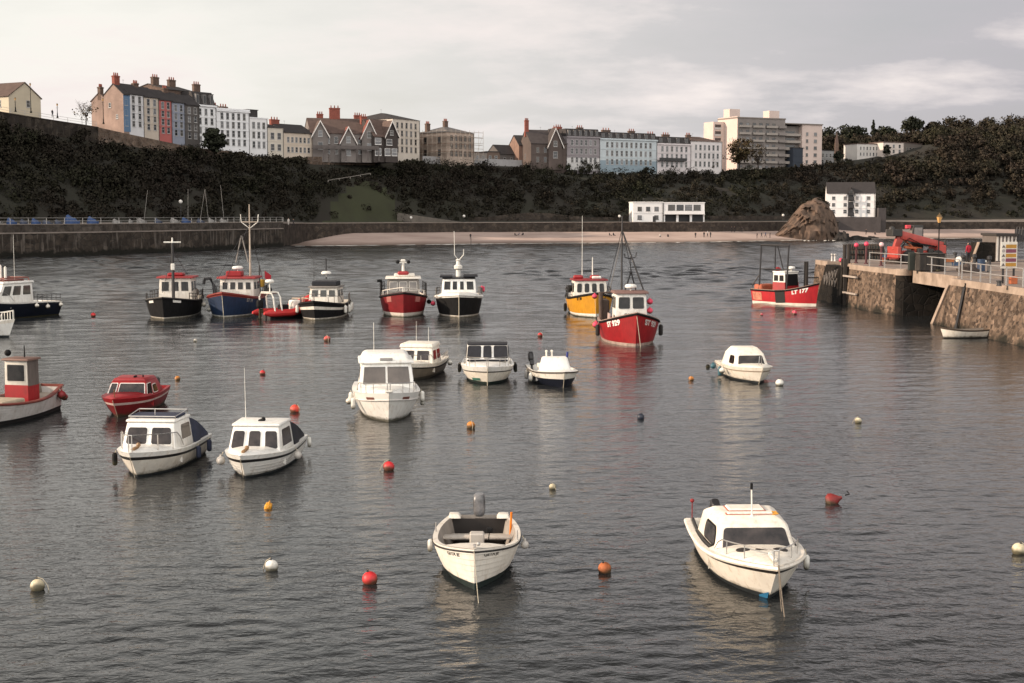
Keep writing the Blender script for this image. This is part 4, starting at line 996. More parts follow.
# --- scaffolded house
STB = WA('stone_under_repair', (0.44, 0.35, 0.29), 0.25)
s = building('stone house wrapped in scaffolding with a hipped roof', 'house', 447, 452, 474, 461, 132, 160, 14, STB, 'hip', 2.2, 3, 5, (1.0, 1.7), frame=DFRAME, roofm=mat('grey_lead_roof', (.12, .11, .105), .8, .2, 1), chim=[(.12, .75, 1.6, 2.4, BRBRICK), (.5, .5, 1.6, 2.2, BRBRICK)],
             leftwin=[(3.5, 5.5, 1.2, 2.0), (10, 5.5, 1.2, 2.0), (3.5, 1.5, 1.2, 2.0), (10, 1.5, 1.2, 2.0)])
sW, sH = s['W'], s['H']
def scaffold():
    o = empty('scaffolding', s.location, s.rotation_euler.z, 'steel pole scaffolding standing round the stone house under repair', 'scaffolding')
    bm = BM(); m_ = mat('scaffold_pole', (0.40, 0.34, 0.28), .6, .1, 2, metal=.3)
    xs = [-1.6 + k * (sW + 4.5) / 8 for k in range(9)]; ys = [-1.4 + k * 2.2 for k in range(8)]
    for x in xs: tube(bm, [(x, -1.4, -2), (x, -1.4, sH + .9)], .07, 4)
    for y in ys: tube(bm, [(-1.6, y, -2), (-1.6, y, sH + .9)], .07, 4)
    for k in range(6):
        z = .4 + k * 1.75; tube(bm, [(xs[0], -1.46, z), (xs[-1], -1.46, z)], .06, 4); tube(bm, [(-1.66, ys[0], z), (-1.66, ys[-1], z)], .06, 4)
    for k in range(3): tube(bm, [(xs[k * 3], -1.5, .3), (xs[k * 3 + 2], -1.5, sH)], .05, 4)
    build('poles', bm, m_, o)
    for k in range(1, 4):
        z = .3 + k * 2.4; bm = BM(); box(bm, xs[0], xs[-1] - .1, -1.35, -.5, z, z + .07); box(bm, -1.55, -.5, ys[0] + 1, ys[-1], z, z + .07)
        build('boards', bm, WOOD, o, smooth=0)
scaffold()
building('small low outbuilding right of the scaffolded house', 'house', 474, 470, 487, 473, 152.5, 161, 6, WA('shed_render', (.22, .19, .17)), 'flat', .3, 1, 2, (1, 1.2), roofm=SLATE)
building('low flat-roofed brown building among the cliff top gaps', 'house', 486, 476, 500, 478, 152, 161, 7, WA('brown_low_render', (.14, .10, .08)), 'flat', .3, 1, 2, (1, 1.2), roofm=SLATE)
building('small grey house with slate roof left of the dark brick house', 'house', 500, 478, 516, 482, 153.5, 163, 8, WA('grey_low_render', (.10, .09, .085)), 'gable', 3.0, 1, 2, (1, 1.2), roofm=SLATE)
# --- dark brick house
DKB = WA('dark_brown_brick', (0.085, 0.064, 0.056), 0.2)
b = building('dark brick house with one white-trimmed gable and an orange chimney', 'house', 531, 470, 567, 474, 143, 166, 12, DKB, 'gable', 4.6, 2, 4, (1.1, 1.8), frame=mat('stone_frame', (.17, .145, .13), .8), roofm=mat('dark_brown_tiles', (.05, .04, .038), .85, .2, 1), leftwin=[(6, 2.5, 1.2, 1.8)], chim=[(.02, .45, 1.3, 4.0, BRICK), (.88, .55, 2.4, 1.8, BRICK)])
bW, bH = b['W'], b['H']
cross_gable(b, .46 * bW, .84 * bW, bH - .5, bH + 4.9, y0=-.9, m=DKB, rm=mat('dark_brown_tiles', (.05, .04, .038)))
building('brick rear wing with lit gable wall behind the dark brick house', 'house', 519, 478, 533, 480, 145, 165, 9, mat('orange_brown_brick', (.20, .125, .095), .9, .2, .6), 'gable', 3.4, 2, 1, (.9, 1.3), frame=DFRAME, roofm=SLATE)
# --- long terraces
building('lavender-grey terrace block with white ground storey and roof dormers', 'terrace', 567, 474, 600, 480, 136, 167, 12, WA('lavender_render', (0.24, 0.215, 0.225)), 'mansard', 2.6, 3, 6, (1.0, 1.9), roofm=SLATE, dormers=6, base_band=(3.1, WA('white_base', (.5, .49, .48))), cornice=WA('lavender_render', (0.24, 0.215, 0.225)), chim=[(.05, .6, 2.4, 1.2, BRICK), (.7, .6, 2.4, 1.2, BRBRICK)])
BLU = WA('pale_blue_render', (0.46, 0.505, 0.525))
building('pale blue terrace block with three rows of windows', 'terrace', 600, 480, 657, 492, 138, 169, 12, BLU, 'mansard', 2.2, 3, 10, (1.0, 1.9), roofm=SLATE, dormers=8, base_band=(3.0, WA('deeper_blue_base', (.22, .28, .32))), cornice=BLU, chim=[(.3, .6, 3.4, 1.4, BRBRICK), (.75, .6, 2.6, 1.4, BRBRICK)])
PKW = WA('pinkish_white_render', (0.58, 0.53, 0.53))
building('pinkish white terrace block with a dark iron balcony', 'terrace', 657, 492, 691, 500, 143, 171, 12, PKW, 'mansard', 2.4, 3, 6, (1.0, 1.9), roofm=SLATE, dormers=4, chim=[(.1, .5, 3, 1.5, BRBRICK), (.55, .5, 3, 1.4, BRBRICK)], cornice=PKW)
bm = BM(); box(bm, 0, 12.2, -1.3, -.04, 3.55, 3.7); box(bm, 0, 12.2, -1.32, -1.27, 3.71, 4.6)
build('balcony', bm, DKSTEEL, [o for o in COL.objects if o.get('label', '').startswith('pinkish white')][0], smooth=0)
building('white end terrace with hipped brown roof beside the flats', 'terrace', 691, 500, 722, 508, 141, 171, 13, WA('white_terrace_render', (0.62, 0.58, 0.57)), 'hip', 2.0, 3, 6, (1.0, 1.9), roofm=BRTILE, chim=[(.2, .4, 2, 1.2, BRBRICK)])
# --- tall flats
FL = WA('lit_pink_concrete', (0.56, 0.45, 0.40), .06); FG = WA('shaded_flats_front', (0.21, 0.185, 0.172), .12)  # one concrete: sunlit pink and shaded grey painted into its faces
def flats():
    dA = 530
    A = PY(737, 172, dA); z0 = A.z; k = dA / FPX
    B_ = PY(822, 172, 547); dv = Vector((B_.x - A.x, B_.y - A.y)); W = dv.length; H = zat(118, dA) - z0
    o = empty('block_of_flats', A, math.atan2(dv.y, dv.x), 'tall pale block of flats with balconies rising above the terraces', 'flats', 'buildings on the cliff top')
    W1 = W * .55
    bm = BM(); box(bm, 0, W1, 0, 13, -4, H, 1); box(bm, -.10, -.004, 0, 13.05, -4, H + .7, 0); build('wall', bm, [FL, FG], o, smooth=0)
    bm = BM(); box(bm, W1 + .003, W * .76, 2.5, 13, -4, H - 2.2); build('recessed_wing', bm, FG, o, smooth=0)
    bm = BM(); box(bm, W * .76 + .003, W, .4, 12, -4, H - 1.6); build('right_wing', bm, FL, o, smooth=0)
    bm = BM(); box(bm, -.3, W1 + .2, -.2, 13.2, H + .004, H + .45); box(bm, W1 + .21, W + .2, 0, 13.2, H - 1.59, H - 1.2); build('roof', bm, mat('flat_roof_edge', (.2, .17, .15), .9), o, smooth=0)
    for x, y in ((.04, 7), (.52, 8)):
        bm = BM(); box(bm, x * W - .5, x * W + 4.2, y, y + 4, H + .46, H + 3.9); build('lift_housing', bm, FL, o, smooth=0)
    for r in range(7):
        z = 1.0 + r * (H - 1.5) / 7
        for c in range(6): add_window(o, W1 * (.07 + .138 * c), z, 1.5, 1.55, mat('brown_window_frame', (.10, .085, .075)), bars=False)
        for xa in (.02, .30, .58):
            bm = BM(); box(bm, W1 * xa, W1 * (xa + .24), -.9, -.004, z - .22, z - .1); box(bm, W1 * xa, W1 * (xa + .24), -.9, -.82, z - .096, z + .6); build('balcony', bm, mat('balcony_front', (.30, .265, .235), .8), o, smooth=0)
        bm = BM(); box(bm, W1 * .84, W1 * .995, -1.2, -.004, z - .25, z - .1); box(bm, W1 * .84, W1 * .995, -1.2, -1.1, z - .096, z + .8); build('balcony', bm, FG, o, smooth=0)
        if r < 6:
            bm = BM(); box(bm, W1 + .05, W * .755, .8, 2.49, z - .25, z - .1); box(bm, W1 + .05, W * .755, .8, .9, z - .096, z + .75); build('balcony', bm, mat('balcony_front', (.30, .265, .235), .8), o, smooth=0)
            add_window(o, W * .655, z, 4.6, 1.8, mat('tan_window_frame', (.3, .26, .22)), y=2.5, bars=False)
            add_window(o, W * .82, z, 1.1, 1.35, mat('tan_window_frame', (.3, .26, .22)), y=.4, bars=False); add_window(o, W * .92, z, 1.5, 1.35, mat('tan_window_frame', (.3, .26, .22)), y=.4, bars=False)
    # left wing set back, with a stack of white balconies
    bm = BM(); box(bm, -5.2, -.11, 8.5, 15, -4, H - 1.0); build('left_wing', bm, FL, o, smooth=0)
    for r in range(7):
        z = 1.0 + r * (H - 2.5) / 7
        bm = BM(); box(bm, -4.6, -1.6, 8.30, 8.494, z + .1, z + .9, 0); box(bm, -4.4, -1.8, 8.38, 8.494, z + .95, z + 2.0, 1); build('balcony', bm, [WFRAME, PANE], o, smooth=0)
flats()
building('dark slate-blue block at the right foot of the flats', 'flats', 793, 540, 812, 547, 148, 170, 12, WA('slate_blue_cladding', (.032, .04, .055)), 'flat', .3, 3, 2, (1.4, 1.2), frame=mat('grey_frame', (.2, .2, .2), .6), roofm=SLATE, u=(.5, 1))
building('low pale grey annexe right of the slate-blue block', 'flats', 811, 546, 834, 556, 150, 166, 10, WA('pale_annexe_render', (.26, .255, .25)), 'flat', .3, 2, 5, (1.3, 1.5), roofm=SLATE)
building('left white house with shuttered windows on the wooded hill', 'house', 857, 553, 880, 557, 144, 158, 9, WA('hill_white', (.52, .49, .46)), 'flat', .35, 2, 6, (.7, 1.3), roofm=BRTILE, name='hill_house')
building('right white house with a shaded dark wing on the wooded hill', 'house', 883, 553, 904, 557, 142.5, 155, 9, WA('hill_pink_white', (.56, .49, .44)), 'flat', .35, 2, 3, (1.0, 1.3), roofm=BRTILE, name='hill_house')
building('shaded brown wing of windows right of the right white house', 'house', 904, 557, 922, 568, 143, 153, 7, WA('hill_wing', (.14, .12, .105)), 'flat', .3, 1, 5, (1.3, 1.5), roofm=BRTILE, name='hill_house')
# spire
sp = empty('church_spire', PY(836.5, 152, 600), 0, 'small brown pointed spire among trees right of the flats', 'spire')
bm = BM(); k = 600 / FPX; box(bm, -1.7 * k, 1.7 * k, -1.7 * k, 1.7 * k, -3, 9 * k); build('tower', bm, BRBRICK, sp, smooth=0)
bm = BM(); hexa(bm, [(-1.6 * k, -1.6 * k, 9.02 * k), (1.6 * k, -1.6 * k, 9.02 * k), (1.6 * k, 1.6 * k, 9.02 * k), (-1.6 * k, 1.6 * k, 9.02 * k)], [(-.05, -.05, 20 * k), (.05, -.05, 20 * k), (.05, .05, 20 * k), (-.05, .05, 20 * k)]); build('steeple', bm, BRTILE, sp, smooth=0)

# --- the white warehouse-like house at the beach
BW = WA('bright_white_render', (0.72, 0.70, 0.68), .04)
h = building('white three storey house with a black central balcony stair by the sea rock', 'house', 826.5, 477, 875, 474.2, 193, 217, 12, BW, 'gable', 3.6, 3, 4, (1.15, 1.25), roofm=mat('dark_house_roof', (.028, .024, .024), .85, .2, 1), group='buildings at the beach', name='beach_house', u=(.02, .98), skip=[])
hW, hH = h['W'], h['H']
bm = BM()
for r in range(3):
    z = .4 + r * hH / 3.1; box(bm, .44 * hW, .56 * hW, -1.5, -.004, z, z + .15); box(bm, .44 * hW, .56 * hW, -1.55, -1.48, z + .16, z + 1.1); box(bm, .45 * hW, .55 * hW, -.05, -.003, z + .16, z + 2.6)
for x in (.44, .56): box(bm, x * hW - .1, x * hW + .1, -1.5, -1.3, -3, hH + .5)
build('balcony_stair', bm, DKSTEEL, h, smooth=0)
cross_gable(h, .43 * hW, .57 * hW, hH - .3, hH + 1.8, y0=-.25, m=mat('grey_gable', (.2, .19, .185), .9), rm=mat('dark_house_roof', (.028, .024, .024)), barge=False, winz=[(.5 * hW, hH - .4, .9, 1.1)], dep=4, zb=hH - .6)
wall_strip('house_terrace', [plan(828, 472.5), plan(852, 471.2), plan(878, 470)], 1.5, 7.0, 1.2, mat('dark_grey_masonry', (.050, .043, .042), .9, .2, .4), 'dark grey terrace wall under the white house by the beach')
wall_strip('house_terrace', [plan(875.6, 472), plan(883, 472)], 1.5, 10.0, 6.0, mat('dark_grey_masonry', (.050, .043, .042), .9, .2, .4), 'dark stepped outhouse wall right of the white house by the beach')
# --- white buildings on the promenade
l = building('white two storey building with square windows by the beach', 'building', 633, 434, 663, 434.5, 202.5, 223, 9, BW, 'flat', .25, 2, 3, (1.3, 1.3), roofm=BW, group='buildings at the beach', name='beach_building', frame=DFRAME, skip=[(0, 1)])
bm = BM(); box(bm, l['W'] * .66, l['W'] * .76, -.07, -.004, 0, 2.1); build('door', bm, DKSTEEL, l, smooth=0)
l = building('white beach cafe building with a balcony over dark shutters', 'building', 664, 434.6, 704.5, 435.2, 203, 214, 9, BW, 'flat', .25, 1, 4, (2.2, 1.7), roofm=BW, group='buildings at the beach', name='beach_building', frame=DFRAME, sink=.1, v=(.25, 1))
cW, cH = l['W'], l['H']
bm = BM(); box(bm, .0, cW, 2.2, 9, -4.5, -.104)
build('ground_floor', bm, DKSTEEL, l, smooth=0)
for k in range(4):
    bm = BM(); box(bm, cW * k / 3 - (.35 if k else 0), cW * k / 3 + (.35 if k < 3 else 0), 0, .5, -4.5, -.104); build('pillar', bm, BW, l, smooth=0)
bm = BM(); box(bm, 0, cW, -.9, -.004, -.1, .06); box(bm, .1, cW - .1, -.9, -.84, .064, .85); build('balcony', bm, BW, l, smooth=0)
for (x, h_) in ((671, 8.5), (697, 6.0)):
    p = PY(x, 203, 437); bm = BM(); tube(bm, [(0, 0, 0), (0, 0, h_ * .31)], .06, 5); box(bm, -.35, .35, -.05, .05, h_ * .31 - .5, h_ * .31 - .4); box(bm, -.25, .25, -.05, .05, h_ * .31 - .25, h_ * .31 - .18)
    tag(build('roof_aerial', bm, DKSTEEL, loc=p, smooth=0), 'left roof aerial on the white beach buildings' if x < 680 else 'right roof aerial on the white cafe building', 'aerial', 'aerials on the beach buildings')
def wmat_green(): return mat('grey_beach_shelter', (.075, .065, .06), .9, .2, .4)
wall_strip('prom_back_wall', [plan(p, prof(p)[3][0] - .5) for p in range(470, 632, 20)], 4.0, [7.6 + .8 * math.sin(p * .05) for p in range(470, 632, 20)], .8, SEAWALL, 'dark stone wall at the cliff foot left of the white beach buildings')
wall_strip('prom_back_wall', [plan(p, prof(p)[3][0] - .5) for p in range(708, 800, 18)], 4.0, [7.4 for p in range(708, 800, 18)], .8, SEAWALL, 'dark stone wall at the cliff foot between the white beach buildings and the sea rock')
wall_strip('prom_back_wall', [plan(p, prof(p)[3][0] - .5) for p in range(884, 1090, 25)], 4.0, [6.6 for p in range(884, 1090, 25)], .8, SEAWALL, 'dark stone wall at the cliff foot right of the white house')
# ================================================================== BOATS
class Boat:
    """x forward, y to port, z up, origin on the waterline amidships"""
    def __init__(s, name, label, cat, bowpx, a, L, B, sb, sm, ss, k=0.35, rake=0.5, tr=0.8, p=2.2, qs=0.30, qb=0.62, trake=0.12, tmax=0.45, group='boats moored in the harbour', stern=False):
        s.L, s.B, s.sb, s.sm, s.ss, s.k, s.rake, s.tr, s.p, s.qs, s.qb, s.trake, s.tmax = L, B, sb, sm, ss, k, rake, tr, p, qs, qb, trake, tmax
        bp = P(*bowpx); t = Vector((-bp.x, -bp.y)).normalized()
        c, n = math.cos(R(a)), math.sin(R(a)); d = Vector((t.x * c - t.y * n, t.x * n + t.y * c))
        bx = s.pt(0.0 if stern else 1.0, 0, 1).x
        s.root = empty(name, (bp.x - d.x * bx, bp.y - d.y * bx, 0), math.atan2(d.y, d.x), label, cat, group)
        s.desc = label
    def sheer(s, t):
        if t < 0.4: return s.sm + (s.ss - s.sm) * ((0.4 - t) / 0.4) ** 2
        return s.sm + (s.sb - s.sm) * ((t - 0.4) / 0.6) ** 2
    def half(s, t):
        if t < s.tmax: return s.B / 2 * (s.tr + (1 - s.tr) * math.sin(PI / 2 * t / s.tmax))
        return s.B / 2 * max(0.0, 1 - ((t - s.tmax) / (1 - s.tmax)) ** s.p)
    def kd(s, t): return s.k * (1 - 0.5 * t ** 5)
    def pt(s, t, z, side, off=0.0):
        sh, kk = s.sheer(t), s.kd(t); f = max(0.0, min(1.15, (z + kk) / (sh + kk)))
        q = s.qs + (s.qb - s.qs) * t * t
        y = s.half(t) * f ** q
        x = -s.L / 2 + s.L * t - s.rake * (1 - f) * t ** 3 + s.trake * (1 - f) * (1 - t) ** 4
        return Vector((x, side * (y + off), z))
    def nrm(s, t, z, side):
        a = s.pt(min(t + .02, 1), z, side) - s.pt(max(t - .02, 0), z, side); b = s.pt(t, z + .04, side) - s.pt(t, z - .04, side)
        n = a.cross(b)
        if n.y * side < 0: n = -n
        return n.normalized()
    def part(s, name, bm, m, smooth=30): return build(name, bm, m, s.root, smooth)
    def hull(s, mats, bands, boot=0.10, ns=22, clinker=0, gw=0.07, bul=0.35, deckm=None, capm=None, inm=None, floor=None):
        """mats list; bands [(upper fraction of topsides, material index)]; below the boot line index 0"""
        if clinker:
            G = []
            for j in range(clinker): G += [(j / clinker + (0.012 if j else 0), 0.022), ((j + 1) / clinker, 0.0)]
        else:
            cuts = sorted({round(b[0], 3) for b in bands} | {0.25, 0.5, 0.75})
            G = [(c, 0.0) for c in cuts]
            if G[-1][0] < 1: G.append((1.0, 0.0))
        ts = [1 - (1 - i / ns) ** 1.35 for i in range(ns + 1)]; ts[-1] = 1.0
        bm = BM(); sides = {}
        for sd_ in (1, -1):
            rows = []
            for t in ts:
                sh, kk = s.sheer(t), s.kd(t)
                zs = [(-kk, 0), (-kk * .45, 0), (0.0, 0), (boot, 0)] + [(boot + (sh - boot) * g, o) for g, o in G]
                rows.append([bm.verts.new(s.pt(t, z, sd_, o if t < .995 else 0)) for z, o in zs])
            nz_ = len(rows[0]); sides[sd_] = rows
            for A, B_ in zip(rows, rows[1:]):
                for j in range(nz_ - 1):
                    f = bm.faces.new((A[j], B_[j], B_[j + 1], A[j + 1]))
                    if j < 3: f.material_index = 0
                    else:
                        g = (0.0 if j == 3 else G[j - 4][0]) * .5 + G[j - 3][0] * .5
                        f.material_index = next(mi for gb, mi in bands if g <= gb + 1e-6)
        a, b = sides[1][0], sides[-1][0]
        for j in range(len(a) - 1):
            f = bm.faces.new((a[j], a[j + 1], b[j + 1], b[j]))
            if j < 3: f.material_index = 0
            else:
                g = (0.0 if j == 3 else G[j - 4][0]) * .5 + G[j - 3][0] * .5; f.material_index = next(mi for gb, mi in bands if g <= gb + 1e-6)
        bmesh.ops.remove_doubles(bm, verts=bm.verts, dist=0.0008)
        h = s.part('hull', bm, mats, 32)
        # capping, inside of the bulwark and deck
        bm = BM(); L_ = []
        for t in ts:
            sh = s.sheer(t); zd = floor if floor is not None else sh - bul
            zd = min(zd, sh - 0.02)
            row = []
            for sd_ in (1, -1):
                o = s.pt(t, sh, sd_); yi = max(0.0, abs(o.y) - gw); w = s.pt(t, zd, sd_); yw = max(0.0, min(abs(w.y) - gw * .6, yi))
                row.append([Vector((o.x, o.y, sh + .003)), Vector((o.x - (0.02 if t > .98 else 0), sd_ * yi, sh + .003)), Vector((w.x * (1 if t < .9 else 1) + 0, sd_ * yw, zd))])
            L_.append([[bm.verts.new(p) for p in r_] for r_ in row])
        for A, B_ in zip(L_, L_[1:]):
            for i in (0, 1):
                for j in (0, 1):
                    f = bm.faces.new((A[i][j], B_[i][j], B_[i][j + 1], A[i][j + 1])); f.material_index = j
            f = bm.faces.new((A[0][2], B_[0][2], B_[1][2], A[1][2])); f.material_index = 2
        A = L_[0]
        f = bm.faces.new((A[0][1], A[0][2], A[1][2], A[1][1])); f.material_index = 1
        # transom cap
        q = [Vector(v.co) for v in (A[0][1], A[1][1])]
        bmesh.ops.remove_doubles(bm, verts=bm.verts, dist=0.0008)
        s.part('deck', bm, [capm or mats[-1], inm or WHITE, deckm or DECKGREY], 25)
        return h
    def rail_line(s, zoff, off, t0=0.0, t1=1.0, n=26, frac=False):
        ts = [t0 + (t1 - t0) * i / n for i in range(n + 1)]
        a = [s.pt(t, s.sheer(t) + zoff, 1, off if t < .97 else off * .3) for t in ts]; b = [s.pt(t, s.sheer(t) + zoff, -1, off if t < .97 else off * .3) for t in ts]
        for l in (a, b):
            for p in l: p.y *= 1
        if t1 >= 0.999:
            tip = s.pt(1, s.sheer(1) + zoff, 1); tip.x += off; tip.y = 0
            return a[:-1] + [tip] + b[::-1][1:]
        return a, b
    def rub(s, m, r=0.045, zoff=-0.06, off=0.0):
        bm = BM(); tube(bm, s.rail_line(zoff, off), r, 6); return s.part('rub_rail', bm, m)
    def pulpit(s, h=0.55, t0=0.72, inset=0.10, m=None, posts=3, r=0.016, mid=False, t1=.985):
        bm = BM(); ts = [t0 + (t1 - t0) * i / 10 for i in range(11)]
        def q(t, sd_, hh): p = s.pt(t, s.sheer(t), sd_, -inset); p.y = sd_ * max(.03, abs(p.y)); return p + Vector((-.05, 0, hh))
        def loop(hh): return [q(t, 1, hh * min(1, .15 + (i + .0) / 1.8)) for i, t in enumerate(ts)] + [q(t, -1, hh * min(1, .15 + i / 1.8)) for i, t in list(enumerate(ts))[::-1]]
        tube(bm, loop(h), r, 6)
        if mid: tube(bm, loop(h * .5), r * .8, 5)
        for i in range(posts):
            t = ts[3 + int(i * 7 / max(1, posts - 1))]
            for sd_ in (1, -1): tube(bm, [q(t, sd_, 0), q(t, sd_, h)], r, 5)
        return s.part('bow_rail', bm, m or STEEL)
    def siderail(s, t0, t1, h, n=4, m=None, r=0.018, side=(1, -1), inset=.04, bars=2):
        for sd_ in side:
            bm = BM()
            ps = [s.pt(t0 + (t1 - t0) * i / n, s.sheer(t0 + (t1 - t0) * i / n), sd_, -inset) for i in range(n + 1)]
            for p in ps: tube(bm, [p, p + Vector((0, 0, h))], r, 5)
            for b in range(bars): tube(bm, [p + Vector((0, 0, h * (1 - b / bars))) for p in ps], r, 5)
            s.part('side_rail', bm, m or STEEL)
    def moor(s, px=None, z0=None, slack=0.0, m=None, r=0.016, t=1.0):
        a = s.pt(t, (z0 if z0 is not None else s.sheer(t) - .02), 1); a.x += .03
        if px: w = s.root.matrix_world.inverted() if False else None
        rz = s.root.rotation_euler.z
        wp = P(*px, -0.1) - Vector(s.root.location); e = Vector((wp.x * math.cos(-rz) - wp.y * math.sin(-rz), wp.x * math.sin(-rz) + wp.y * math.cos(-rz), -0.15))
        bm = BM(); tube(bm, [a + (e - a) * k / 6 - Vector((0, 0, slack * math.sin(PI * k / 6))) for k in range(7)], r, 5)
        return s.part('mooring_line', bm, m or ROPE)
    def regno(s, txt, t0, z, side, size, m, off=.012, sheer_follow=0.0, bold=0.012):
        vs_, fs = text_mesh(txt, size, bold); bm = BM(); bv = []
        for p in vs_:
            t = t0 + (p.x / s.L if side < 0 else -p.x / s.L)
            zz = z + p.y + sheer_follow * (s.sheer(t) - s.sheer(t0))
            bv.append(bm.verts.new(s.pt(t, zz, side) + s.nrm(t, zz, side) * off))
        for f in fs:
            try: bm.faces.new([bv[i] for i in f])
            except ValueError: pass
        return s.part('registration_number', bm, m, 0)
    def plate(s, t0, t1, z0, z1, side, m, off=.014, name='name_plate'):
        bm = BM(); ts = [t0 + (t1 - t0) * i / 6 for i in range(7)]
        lo = [bm.verts.new(s.pt(t, z0 + (s.sheer(t) - s.sheer(t0)) * .8, side) + s.nrm(t, z0, side) * off) for t in ts]; hi = [bm.verts.new(s.pt(t, z1 + (s.sheer(t) - s.sheer(t0)) * .8, side) + s.nrm(t, z1, side) * off) for t in ts]
        for i in range(6): bm.faces.new((lo[i], lo[i + 1], hi[i + 1], hi[i]))
        return s.part(name, bm, m, 0)
    def world(s, p):
        rz = s.root.rotation_euler.z; l = s.root.location
        return Vector((l.x + p.x * math.cos(rz) - p.y * math.sin(rz), l.y + p.x * math.sin(rz) + p.y * math.cos(rz), l.z + p.z))
    def fender(s, t, side, kind, m, label, drop=0.15, size=1.0, group='fenders hung over the sides of boats', at=None):
        """hangs from the rail by its own line"""
        top = s.pt(t, s.sheer(t), side, .02); r = (0.11 if kind == 'sausage' else 0.17) * size; h = (0.55 if kind == 'sausage' else 0.34) * size
        r *= .82; h *= .85
        zc = s.sheer(t) - drop - h; o = s.pt(t, max(zc + h / 2, 0.05), side, r * .9); w = s.world(Vector((max(o.x, top.x) if t < .9 else o.x, max(abs(o.y), abs(top.y) + r * .8) * side, zc)))
        if at: w = s.world(Vector(at))
        e = empty('fender', w, s.root.rotation_euler.z, label, 'fender', group)
        bm = BM()
        if kind == 'sausage': lathe(bm, capsule_prof(r, h), n=10)
        else: lathe(bm, ball_prof(r, r, 8), n=12); lathe(bm, [(.035, 2 * r - .02), (.03, 2 * r + .05)], n=6)
        build('bladder', bm, m, e)
        bm = BM(); tube(bm, [(0, 0, h - .03), (0, -side * r * .6, h + drop)], .012, 4); build('lanyard', bm, ROPE, e)
        return e

def cab(xa, xf, wa, wf, z0, xa2, xf2, wa2, wf2, z1):
    b4 = [Vector((xa, -wa / 2, z0)), Vector((xf, -wf / 2, z0)), Vector((xf, wf / 2, z0)), Vector((xa, wa / 2, z0))]
    t4 = [Vector((xa2, -wa2 / 2, z1)), Vector((xf2, -wf2 / 2, z1)), Vector((xf2, wf2 / 2, z1)), Vector((xa2, wa2 / 2, z1))]
    F = {'stbd': (b4[0], b4[1], t4[1], t4[0]), 'front': (b4[1], b4[2], t4[2], t4[1]), 'port': (b4[2], b4[3], t4[3], t4[2]), 'aft': (b4[3], b4[0], t4[0], t4[3])}
    return b4, t4, F
def roof_slab(bm, t4, ov, th, mi=0, bevel=.03, camber=0.0, ovf=None):
    c = sum(t4, Vector()) / 4; o = []
    for i, p in enumerate(t4):
        d = p - c; s_ = Vector((math.copysign(ov if d.x < 0 or ovf is None else ovf, d.x), math.copysign(ov, d.y), .004)); o.append(p + s_)
    hexa(bm, o, [p + Vector((-math.copysign(th * .3, p.x - c.x), -math.copysign(th * .3, p.y - c.y), th)) for p in o], mi, bevel)
def wheelhouse(bt, xa, xf, w, z0, z1, wall_m, roof_m, frake=0.0, taper=.94, nf=3, ns=2, wz=(.45, .9), fm=None, gm=None, ov=.12, th=.10, arake=0.0, lower=None, name='wheelhouse', rad=.05, wfr=None, aft=0, gap=.06):
    """a boat's wheelhouse: walls, roof, and each window a child"""
    wf = wfr or w
    b4, t4, F = cab(xa, xf, w, wf, z0, xa + arake, xf - frake, w * taper, wf * taper, z1)
    bm = BM(); hexa(bm, b4, t4, 0, .03)
    wh = bt.part(name, bm, wall_m, 25)
    if lower:
        bm = BM()
        for k in F: panel(bm, F[k], 0.0, 1.0, 0.0, lower[0], .006, 0, 0, .0)
        build('painted_band', bm, lower[1], wh, 0)
    bm = BM(); roof_slab(bm, t4, ov, th); build('roof', bm, roof_m, wh, 25)
    fm = fm or wall_m; gm = gm or GLASS
    for k, n_ in (('front', nf), ('stbd', ns), ('port', ns), ('aft', aft)):
        for i in range(n_):
            u0 = .04 + .92 * i / n_ + gap / 2; u1 = .04 + .92 * (i + 1) / n_ - gap / 2
            win(wh, F[k], u0, u1, wz[0], wz[1], fm, gm, .03, rad, .012)
    return wh, b4, t4, F
def mast(bt, x, y, z0, z1, r, m, cross=None, name='mast', r2=None, lights=False):
    bm = BM(); tube(bm, [(x, y, z0), (x, y, z1)], r, 8, r2=r2 or r * .6)
    if cross:
        for (z, w, rr) in cross: tube(bm, [(x, y - w / 2, z), (x, y + w / 2, z)], rr, 6)
    if lights: lathe(bm, [(0, 0), (.07, .01), (.07, .13), (0, .14)], (x, y, z1), 8)
    return bt.part(name, bm, m)
def wires(bt, segs, m=DKSTEEL, r=.012, name='rigging'):
    bm = BM()
    for a, b in segs: tube(bm, [a, b], r, 4)
    return bt.part(name, bm, m)
def radar(bt, x, y, z, r=.3, m=WHITE, stand=.15, name='radar_dome'):
    bm = BM(); lathe(bm, [(.05, 0), (.05, stand), (r * .8, stand), (r, stand + .06), (r, stand + .16), (r * .75, stand + .24), (0, stand + .27)], (x, y, z), 14)
    return bt.part(name, bm, m)
